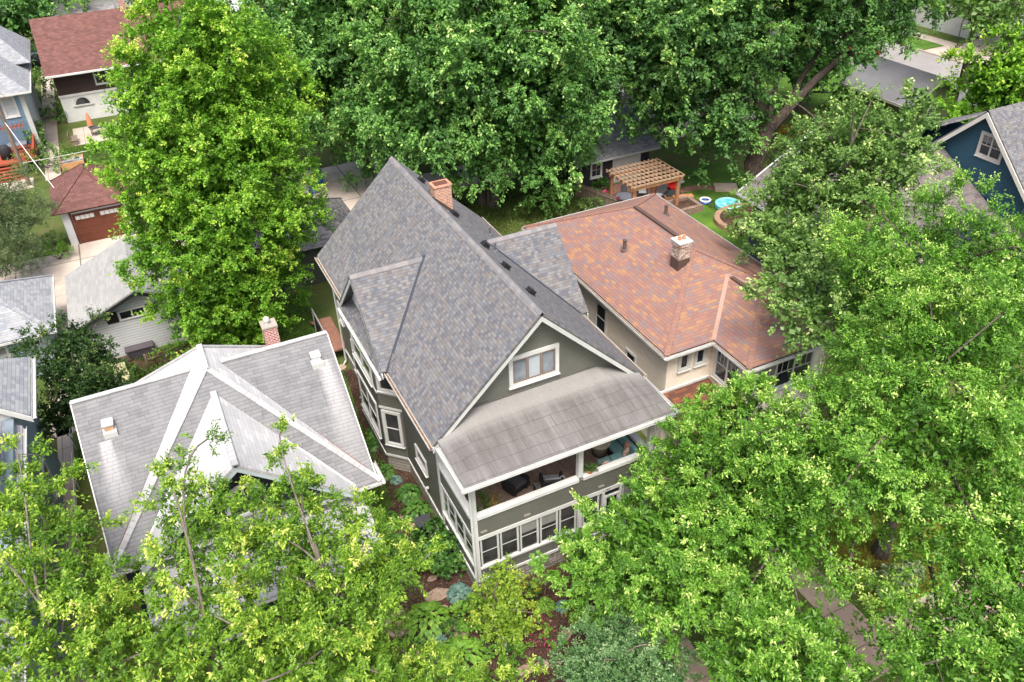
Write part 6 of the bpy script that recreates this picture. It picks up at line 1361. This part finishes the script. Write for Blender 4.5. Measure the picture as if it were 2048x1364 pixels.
# ------------------------------------------------------------------ cars
def car(loc, deg, col, label):
    """saloon: lofted body, cabin with glass, wheels and lights; nose towards +Y before turning"""
    t = thing('parked_car', loc, label, 'car'); o = Vector(loc); prof = [(-2.2, .62, .78), (-2.05, .40, .95), (-1.3, .32, 1.0), (.9, .32, .98), (1.7, .34, .86), (2.15, .42, .74), (2.25, .55, .62)]
    m_ = MB(); n = len(prof)
    for y, zl, zh in prof:
        wd = .88-(.1 if abs(y) > 2 else 0)
        for x, z in ((-wd*.94, zl), (-wd, zl+.2), (-wd, zh-.12), (-wd*.82, zh), (wd*.82, zh), (wd, zh-.12), (wd, zl+.2), (wd*.94, zl)): m_.v.append(o+V3(x, y, z-.12))
    for i in range(n-1):
        for j in range(8): m_.f.append([i*8+j, i*8+(j+1) % 8, (i+1)*8+(j+1) % 8, (i+1)*8+j]); m_.u.append(None)
    m_.f += [list(range(8))[::-1], [(n-1)*8+j for j in range(8)]]; m_.u += [None, None]; m_.build('body', col, t, smooth=False, bevel=.03)
    def loft(a, b, name, mat):
        q = MB(); q.v += [o+V3(*p) for p in a+b]
        for f in ((3, 2, 1, 0), (4, 5, 6, 7), (0, 1, 5, 4), (1, 2, 6, 5), (2, 3, 7, 6), (3, 0, 4, 7)): q.f.append(list(f)); q.u.append(None)
        return q.build(name, mat, t, bevel=.03)
    loft([(-.76, -1.75, .83), (.76, -1.75, .83), (.76, 1.05, .83), (-.76, 1.05, .83)], [(-.6, -1.15, 1.28), (.6, -1.15, 1.28), (.6, .25, 1.28), (-.6, .25, 1.28)], 'glass', GLASS); loft([(-.61, -1.1, 1.283), (.61, -1.1, 1.283), (.61, .2, 1.283), (-.61, .2, 1.283)], [(-.55, -.95, 1.33), (.55, -.95, 1.33), (.55, .08, 1.33), (-.55, .08, 1.33)], 'roof', col)
    for sx in (-1, 1):
        for y in (-1.35, 1.4): w_ = MB().tube([o+V3(sx*.70, y, .32), o+V3(sx*.90, y, .32)], .32, 16).build('wheel', BLACK, t); MB().tube([o+V3(sx*.895, y, .32), o+V3(sx*.91, y, .32)], .19, 12).build('rim', GALV, w_)
        MB().cbox(o+V3(sx*.6, 2.18, .5), .35, .12, .12).build('headlight', paint('lamp_glass', (.7, .7, .68), .1, .6), t); MB().cbox(o+V3(sx*.6, -2.17, .6), .35, .08, .14).build('tail_light', paint('red_lamp', (.4, .01, .01), .2, .5), t)
    t.rotation_euler = (0, 0, R(deg))
car((65.0, 45.6, .01), 0, paint('car_red', (.50, .02, .015), .2, .6), 'bright red car parked on the far street under the oak limb'); car((-15.4, 91, .0), 90, paint('car_black', (.012, .014, .02), .15, .6), 'black car parked between the blue and red-roofed houses')
# ------------------------------------------------------------------ trees
L_MAPLE = leafmat('maple_leaf', (.085, .205, .018), (.165, .355, .030), (.31, .51, .052), (.58, .64, .13), .38)
L_SILVER = leafmat('silver_maple_leaf', (0.050, 0.130, 0.032), (0.113, 0.265, 0.056), (0.250, 0.463, 0.106), (0.562, 0.675, 0.275), .32)
L_OAK = leafmat('oak_leaf', (0.044, 0.114, 0.034), (0.094, 0.222, 0.052), (0.208, 0.390, 0.085), (0.520, 0.598, 0.156), .32)
L_PALE = leafmat('linden_leaf', (0.066, 0.137, 0.032), (0.139, 0.257, 0.058), (0.259, 0.402, 0.105), (0.484, 0.550, 0.220), .32)
L_ASH = leafmat('ash_leaf', (0.050, 0.138, 0.015), (0.113, 0.269, 0.026), (0.247, 0.441, 0.058), (0.588, 0.683, 0.231), .32)
L_ASHY = leafmat('yellowing_ash_leaf', (0.064, 0.148, 0.014), (0.144, 0.279, 0.023), (.30, .44, .042), (.64, .64, .18), .32)
L_GREY = leafmat('grey_green_leaf', (.060, .145, .045), (.112, .225, .078), (.20, .32, .130), (.38, .47, .26), .32)
L_PINE = leafmat('pine_needle', (.05, .085, .035), (.095, .145, .055), (.15, .21, .08), (.2, .22, .08), .15)
ASHK = dict(L=.108, W=.05, droop=.45, upb=.45, per=42, twigs=27, tl=.78, young=.8, bough=3.3)
FARK = dict(L=.30, W=.18, tl=1.0, per=14, twigs=12, young=.5, droop=.3)
# A: big yellow-green maple between the garages
tree('maple_tree', 'tall yellow-green maple between the white garage and the grey house', 'tree', (-5.6, 22.6, 0), lobes_y([(345, 70, 23, 78), (425, 70, 23, 85), (305, 180, 22.5, 72), (410, 180, 22.5, 105), (520, 160, 23, 75), (300, 290, 22, 70), (420, 300, 22, 120), (540, 285, 22.5, 72), (300, 395, 21.5, 62), (430, 430, 21.5, 115), (550, 415, 22, 70), (320, 500, 21.5, 65), (440, 550, 21.5, 95), (560, 520, 22, 60), (400, 620, 21.5, 60), (490, 640, 21.5, 50)]), L_MAPLE, 101, .62, .33, L=.122, W=.10, tl=.80, per=34, twigs=24, young=.85, upb=.5, bottom=.5)
# B: silver maples behind the grey house
tree('silver_maple', 'broad silver maple with several dark stems behind the brick chimney', 'tree', (15.2, 31.5, 0), [(15.5, 32, 11.5, 6.8, 6.5, 5.0), (19.0, 30, 7.6, 4.0, 4.0, 4.2), (11.2, 32, 8.0, 4.8, 4.8, 4.2), (14.5, 34, 16.5, 5.5, 5.5, 3.8), (18.5, 33, 15.5, 4.6, 4.6, 3.6), (17.2, 28.4, 4.6, 2.6, 2.4, 2.6), (14.0, 29.5, 7.0, 3.6, 3.0, 3.0)], L_SILVER, 102, .9, .45, stems=4, limbs=14, L=.22, W=.135, tl=1.0, per=24, twigs=19, young=.55, droop=.5)
tree('silver_maple', 'big shady maple whose crown fills the middle of the top edge', 'tree', (9.0, 43.0, 0), [(8.0, 42, 11.0, 7.0, 6.5, 6.0), (4.0, 41.5, 8.2, 4.8, 4.6, 4.2), (12, 43, 15, 6.0, 6.0, 4.4), (9.5, 44, 17.5, 5.0, 5.0, 3.8), (9.5, 38.5, 6.5, 4.8, 4.0, 3.6), (13.5, 40, 9, 5, 4.5, 4.5)], L_SILVER, 103, .95, .45, stems=2, limbs=14, **{**FARK, 'L': .24, 'W': .145, 'droop': .5, 'per': 22, 'twigs': 18})
tree('maple_tree', 'far maple at the top edge right of the cream house', 'tree', (20, 58, 0), [(20, 58, 11, 7, 7, 7), (25, 59, 10, 5, 5, 6)], L_SILVER, 104, 1.4, .4, **{**FARK, 'L': .38, 'W': .22})
# C: the great dark-trunked tree on the right, trunk forking into long limbs
b = V3(32.8, 23.0, 0); y0 = 23.0
def on(px, py, y): return Yp(px, py, y)
tr = [b, on(1506, 330, 23.2), on(1532, 262, 23.6)]; fork = tr[-1]
ex = [([b-UP*.1, b+(tr[1]-b)*.5, tr[1], tr[2]], .85, .6), ([fork, on(1520, 215, 24.0), on(1508, 170, 24.6), on(1492, 110, 25.5), on(1480, 50, 26)], .46, .14),
      ([fork, on(1580, 215, 23.4), on(1630, 160, 23.2), on(1680, 118, 23.4), on(1730, 92, 24), on(1800, 60, 25)], .42, .12), ([on(1580, 215, 23.4), on(1600, 160, 24.5), on(1640, 100, 25.5), on(1660, 40, 26.5)], .26, .08),
      ([on(1520, 215, 24), on(1470, 190, 25), on(1410, 170, 26), on(1350, 130, 27)], .24, .07), ([on(1532, 262, 23.6), on(1480, 240, 24), on(1430, 230, 24.5), on(1380, 225, 25)], .18, .06), ([on(1492, 110, 25.5), on(1440, 70, 26), on(1390, 40, 27)], .14, .05), ([on(1530, 262, 23.7), on(1545, 200, 24.4), on(1560, 140, 25.5), on(1570, 70, 26.5)], .26, .08)]
DBARK = barkmat('dark_bark', (.022, .017, .014), (.085, .068, .056))
tree('oak_tree', 'huge dark-trunked spreading tree over the pergola yard', 'tree', tuple(b), [(30.0, 27.5, 12.5, 5.2, 4.6, 3.8), (26.5, 30.0, 13.5, 5.0, 4.5, 4.0), (33.5, 27.5, 16.5, 6.2, 5.0, 3.4), (38.5, 25.5, 16.0, 5.0, 4.6, 3.2), (41.0, 27.5, 16.0, 3.6, 3.6, 2.6), (28.3, 27.4, 7.4, 3.2, 2.8, 2.6), (27.2, 27.7, 4.9, 1.5, 1.3, 1.3), (23.4, 29.4, 10.2, 3.0, 3.0, 2.8), (26.0, 28.0, 10.4, 3.6, 3.2, 3.2), (29.2, 25.4, 5.2, 1.5, 1.4, 1.8), (31.0, 26.5, 9.0, 3.0, 2.4, 2.8), (37.3, 25.2, 11.4, 2.2, 2.0, 2.0), (30.4, 24.6, 6.0, 1.6, 1.5, 2.2), (32, 31, 17.5, 6.0, 5.0, 3.0), (39, 31, 17.5, 6, 5, 3)]+lobes_y([(1690, 45, 24.5, 75), (1775, 20, 25, 70), (1620, 20, 25, 80)], .8), L_OAK, 105, .88, .6, bark=DBARK, explicit=ex, limbs=14, shell=.6, L=.22, W=.15, tl=.95, per=24, twigs=18, young=.55, droop=.35)
# D, E: trees by the far street
tree('street_tree', 'street tree with a bare dark trunk standing beside the far road', 'tree', (Z(1920, 180).x, Z(1920, 180).y, 0), lobes_px([(1985, 35, 10, 65), (2045, 70, 9.5, 45), (1925, 5, 11, 60), (1850, -15, 11, 55), (1990, -20, 11, 80)], .7), L_PALE, 106, 1.3, .42, **FARK)
tree('linden_tree', 'bright yellow-green bushy tree at the right edge below the far road', 'tree', (55, 21, 0), lobes_px([(1985, 165, 6, 75), (2040, 200, 5, 70), (1930, 225, 4, 45), (2030, 120, 8, 60)], .85), L_MAPLE, 107, 1.0, .25, **{**FARK, 'young': .6})
# F: grey-green oak between the stucco house and the navy house
tree('oak_tree', 'airy mid-green oak between the stucco house and the navy house', 'tree', (23.3, 6.0, 0), lobes_px([(1835, 205, 13.5, 46), (1760, 285, 12, 100), (1650, 300, 11, 85), (1590, 385, 9.5, 85), (1710, 390, 10, 90), (1560, 460, 8.5, 75), (1640, 500, 8.5, 85), (1800, 345, 11.3, 55), (1600, 580, 9.0, 62), (1650, 650, 8.6, 60), (1565, 520, 8.8, 48), (1590, 660, 8.4, 42), (1560, 610, 8.6, 34), (1690, 560, 9.5, 55)], .8), L_PALE, 108, .72, .3, limbs=14, shell=.75, L=.145, W=.10, tl=.75, per=22, twigs=17, young=.5)
# G, H, I, J, K: ash trees on the right
tree('ash_tree', 'tall bright ash tree rising in front of the navy and deep blue houses', 'tree', (19.5, -2.5, 0), lobes_px([(1800, 490, 12.0, 95), (1930, 485, 12.4, 105), (2040, 515, 12, 85), (1760, 540, 11, 105), (1900, 560, 11.5, 130), (2020, 590, 11, 110), (1740, 620, 9.5, 85), (1860, 660, 9, 90)], .8), L_ASH, 109, .62, .3, limbs=14, **ASHK)
tree('ash_tree', 'widest ash tree filling the right side above the sidewalk', 'tree', (15.5, -5.6, 0), lobes_px([(1790, 740, 10.5, 120), (1960, 700, 11.5, 120), (1700, 800, 9.5, 100), (1860, 860, 10, 140), (2010, 880, 10, 120), (1740, 930, 9, 120), (1620, 900, 8.5, 90), (1970, 1020, 9, 115), (1600, 1010, 7.5, 95), (1775, 985, 8, 85), (2040, 1080, 9, 110), (1560, 1090, 6.5, 85), (1620, 1080, 7, 60), (1930, 1150, 8, 55), (1760, 1260, 5, 60), (1850, 1260, 5.5, 45)], .8), L_ASH, 110, .58, .32, limbs=16, **ASHK)
tree('ash_tree', 'leafy round tree between the porch door and the stucco house', 'tree', (8.8, -3.0, 0), lobes_px([(1440, 845, 6.8, 62), (1490, 835, 7.5, 70), (1375, 960, 6.0, 75), (1430, 950, 6.4, 110), (1510, 930, 7, 90), (1250, 1095, 4.2, 75), (1170, 1120, 3.6, 55), (1330, 1070, 5.0, 110), (1430, 1070, 5.6, 110), (1500, 1040, 6, 90), (1260, 1160, 3.8, 80), (1380, 1170, 4.6, 90), (1470, 1190, 4.8, 85)], .75), L_ASH, 111, .46, .22, limbs=14, **{**ASHK, 'L': .125, 'W': .05, 'tl': .56, 'young': .5})
tree('ash_tree', 'low ash crown in the bottom middle right of the frame', 'tree', (8.6, -10.6, 0), lobes_px([(1520, 1300, 5.5, 85), (1600, 1270, 5.5, 80), (1550, 1370, 5.5, 90), (1450, 1340, 5, 55), (1650, 1340, 5.5, 65), (1560, 1230, 5.2, 50)], .75), L_ASH, 112, .46, .2, **{**ASHK, 'L': .13, 'W': .05, 'tl': .58})
tree('ash_tree', 'ash crown filling the bottom right corner', 'tree', (16.5, -12.0, 0), lobes_px([(1900, 1270, 7, 90), (1990, 1240, 8, 110), (1960, 1340, 7.5, 110), (2050, 1330, 8, 110), (1850, 1340, 6.5, 70), (2010, 1160, 8.5, 85)], .75), L_ASH, 113, .54, .25, **ASHK)
tree('serviceberry', 'silvery grey-green small tree at the bottom middle beside the front walk', 'tree', (2.6, -6.4, 0), lobes_px([(1230, 1290, 2.6, 70), (1290, 1330, 2.8, 75), (1190, 1350, 2.8, 80), (1250, 1380, 3, 90), (1330, 1370, 2.8, 60), (1220, 1235, 2.2, 35)], .8), L_GREY, 114, .31, .1, bark=BARKL, L=.085, W=.046, tl=.36, per=15, twigs=12, young=.6, droop=.1)
# L, M, N: thin ash trees in front of the white roof, with pale upright stems
KA = {**ASHK, 'L': .118, 'W': .05, 'tl': .60, 'per': 30, 'twigs': 20, 'core': 14, 'bough': 2.3, 'upb': .8, 'young': .6}
tree('ash_tree', 'open ash tree in the bottom left corner over the pale blue house', 'tree', (-13.6, -5.5, 0), lobes_px([(60, 985, 9, 75), (40, 1090, 8.5, 95), (125, 1090, 8.5, 68), (60, 1200, 8.2, 100), (170, 1200, 8, 80), (60, 1320, 8, 110), (190, 1310, 7.8, 90)], .9), L_ASHY, 115, .52, .13, bark=BARKL, limbs=10, shell=.8, **KA)
tree('ash_tree', 'sparse ash tree with pale stems across the middle of the white roof', 'tree', (-9.6, -4.8, 0), lobes_px([(375, 930, 9.5, 36), (360, 1010, 9, 66), (430, 1040, 8.8, 75), (375, 1105, 8.3, 58), (410, 1140, 8.2, 80), (480, 1120, 8.3, 60), (320, 1210, 7.8, 60), (440, 1230, 7.8, 80), (350, 1300, 7.6, 80), (260, 1280, 7.4, 70), (450, 1330, 7.4, 90), (378, 875, 10, 20)], .95), L_ASHY, 116, .52, .13, bark=BARKL, limbs=10, shell=.8, **KA)
tree('ash_tree', 'yellow-tinged ash tree over the right corner of the white roof', 'tree', (-5.6, -4.6, 0), lobes_px([(548, 915, 9, 30), (550, 1010, 8.5, 56), (600, 1000, 8.4, 50), (560, 1090, 8, 85), (650, 1080, 7.8, 75), (720, 1090, 7.2, 62), (620, 1170, 7.4, 90), (720, 1180, 7, 80), (790, 1130, 6.5, 45), (565, 1245, 7.2, 78), (680, 1260, 6.8, 90), (600, 1330, 6.8, 100), (720, 1340, 6.4, 80)], .95), L_ASHY, 117, .48, .13, bark=BARKL, limbs=14, shell=.75, **KA)
tree('ash_tree', 'yellow-green sapling tips along the bottom edge below the lime mound', 'tree', (-2.0, -6.2, 0), lobes_px([(800, 1320, 4.2, 50), (770, 1370, 4.5, 70), (860, 1370, 4, 60), (960, 1370, 3.6, 60), (1020, 1350, 3.2, 40), (740, 1280, 4.8, 40)], .8), L_ASHY, 118, .40, .1, **{**KA, 'L': .11, 'W': .04, 'tl': .45})
# P, O: small trees at left
tree('crabapple_tree', 'small dark green tree beside the concrete side path', 'tree', (-13.2, 18.2, 0), lobes_px([(150, 690, 4.8, 55), (110, 740, 4.2, 45), (170, 780, 3.6, 65), (190, 720, 4.2, 40), (120, 830, 2.8, 45), (188, 830, 2.6, 40), (60, 690, 4.5, 25)], .9), leafmat('crabapple_leaf', (.022, .055, .014), (.040, .09, .02), (.08, .14, .03), (.2, .25, .06)), 119, .48, .14, L=.12, W=.07, tl=.52, per=15, twigs=12, young=.4)
pk = dict(L=.20, W=.028, tl=.8, per=34, twigs=8, young=.2, droop=.1, flat=.2)
tree('pine_tree', 'feathery grey-green pine on the alley at the left edge', 'tree', (-17.0, 41.5, 0), lobes_px([(10, 400, 4.5, 52), (45, 435, 3.8, 50), (0, 470, 3, 60), (50, 490, 2.6, 45), (30, 515, 2, 45), (10, 365, 5.6, 30)], .7), L_PINE, 120, .6, .2, limbs=12, **pk)
shrub('shrub', 'mounded light green shrub between the planter and the red-brown garage', 'shrub', Z(100, 335), 1.9, 1.6, 1.5, L_PALE, 131, .5, L=.17, W=.11, per=8); shrub('vine', 'pale green vine growing over the red deck rail', 'vine', Z(72, 295), .8, 1.9, 2.6, L_PALE, 132, .5, L=.22, W=.17, per=7); shrub('shrub', 'bright green weeds at the edge of the alley beside the pine', 'shrub', Z(120, 518), .7, .6, 1.1, H_L, 133, .35, L=.25, W=.05, per=7); shrub('shrub', 'low shrubs beside the brown garage door post', 'shrub', Z(112, 490), .6, .6, .9, L_PALE, 134, .35, L=.14, W=.09)
shrub('shrub', 'rounded shrub between the blue and the two-tone house', 'shrub', Z(85, 195), 1.6, 1.6, 2.6, L_PALE, 135, .6, L=.2, W=.14, per=8); shrub('shrub', 'ground shrubs by the white wall of the two-tone house', 'shrub', Z(115, 240), 1.0, 1.2, 1.2, L_SILVER, 136, .5, L=.2, W=.13); 
shrub('shrub', 'dark shrubs in the side garden by the stake fences', 'shrub', (-11.6, 22.3, 0), .8, .6, .7, H_D, 137, .3, L=.12, W=.08); shrub('shrub', 'green weeds beside the grey stake fence', 'shrub', (-8.6, 23.0, 0), .9, .5, .6, H_L, 138, .3, L=.1, W=.06); shrub('shrub', 'shrubs between yellow chair and crabapple', 'shrub', (-12.4, 20.6, 0), .8, .7, .9, H_D, 139, .3, L=.12, W=.08); shrub('hydrangea', 'white-flowered hydrangea at the corner of the white-roofed house', 'shrub', (-13.2, 15.6, 0), .5, .6, .8, H_D, 140, .3, L=.14, W=.1)
shrub('shrub', 'low bushes at the foot of the big yellow-green maple', 'shrub', (-6.6, 20.6, 0), 1.8, 1.2, 1.4, L_MAPLE, 141, .45, L=.16, W=.11); shrub('shrub', 'bush beside the grey-green garage wall', 'shrub', (-3.9, 25.9, 0), .8, .6, 1.1, H_D, 142, .35, L=.14, W=.09)
shrub('flowering_shrub', 'red-flowered shrub by the weathered fence', 'flower', (22.75, 27.9, 0), .35, .4, .9, RED_F, 143, .25, L=.12, W=.08); shrub('flowering_shrub', 'smaller pink-red flowers at the corner of the orange roof', 'flower', (22.95, 26.9, 0), .3, .3, .7, RED_F, 144, .22, L=.11, W=.08); shrub('shrub', 'rounded bush with dry tips outside the weathered fence', 'shrub', (21.2, 27.3, 0), .7, .7, .9, L_PALE, 145, .35, L=.14, W=.09); shrub('shrub', 'dark leafy bed along the slate garage wall', 'shrub', (23.4, 29.9, 0), .9, .35, .7, H_D, 146, .3, L=.2, W=.13); shrub('shrub', 'climbing greenery behind the rear grey roof', 'shrub', (10.4, 20.2, 0), .8, 1.8, 2.6, H_L, 147, .45, L=.15, W=.1)
shrub('flowering_shrub', 'orange-yellow flowers beyond the big dark trunk', 'flower', Z(1575, 275), .7, .7, .8, leafmat('orange_flower', (.35, .2, .02), (.55, .35, .02), (.6, .45, .04), (.6, .5, .1)), 148, .3, L=.15, W=.1); shrub('shrub', 'shrubs in the yard right of the big dark trunk', 'shrub', Z(1600, 330), 1.5, 2.5, 1.2, L_PALE, 149, .5, L=.16, W=.1); shrub('shrub', 'shrubs along the lawn behind the top canopy gap', 'shrub', Z(1120, 190), 2.5, 1.5, 2.2, L_PALE, 150, .6, L=.25, W=.16)
# background crowns that close the top of the frame
bg_k = {**FARK, 'L': .42, 'W': .26, 'tl': 1.2, 'per': 11}
for i, (x, y, z, r, h_, mt, lab) in enumerate(((-19, 92, 7, 6, 5.5, L_OAK, 'dark round tree in the top left corner'), (-12, 101, 8, 4.0, 5, L_OAK, 'dark tree between the blue house and the white porch'), (2, 92, 7, 5, 6, L_OAK, 'dark tree behind the red-brown roof ridge'), (32, 66, 9, 7, 7, L_OAK, 'dense far tree left of the huge spreading tree'), (44, 58, 10, 7.5, 7, L_OAK, 'dense far tree behind the huge spreading tree'), (56, 54, 9, 6, 6, L_PALE, 'far tree above the distant road at the top'), (36, 44, 6, 4.0, 4.5, L_SILVER, 'mid-distance tree beyond the slate garage'), (76, 58, 8, 6, 5, L_OAK, 'far roadside tree across the distant street'), (80, 40, 7, 5, 5, L_PALE, 'roadside tree by the far driveway'), (48, 36, 5, 3.4, 3.6, L_SILVER, 'small dark tree before the olive green garage'), (27, 52, 8, 6, 6, L_SILVER, 'mid-distance tree above the lone blue bin'))):
    tree('background_tree', lab, 'tree', (x, y, 0), [(x, y, z, r, r, h_*.8), (x+r*.5, y-r*.2, z*.85, r*.6, r*.6, h_*.55), (x-r*.5, y+r*.1, z*1.1, r*.6, r*.6, h_*.5)], mt, 160+i, 1.35, .35, limbs=7, **bg_k)

print('LEAVES', sum(NLEAF), NLEAF)
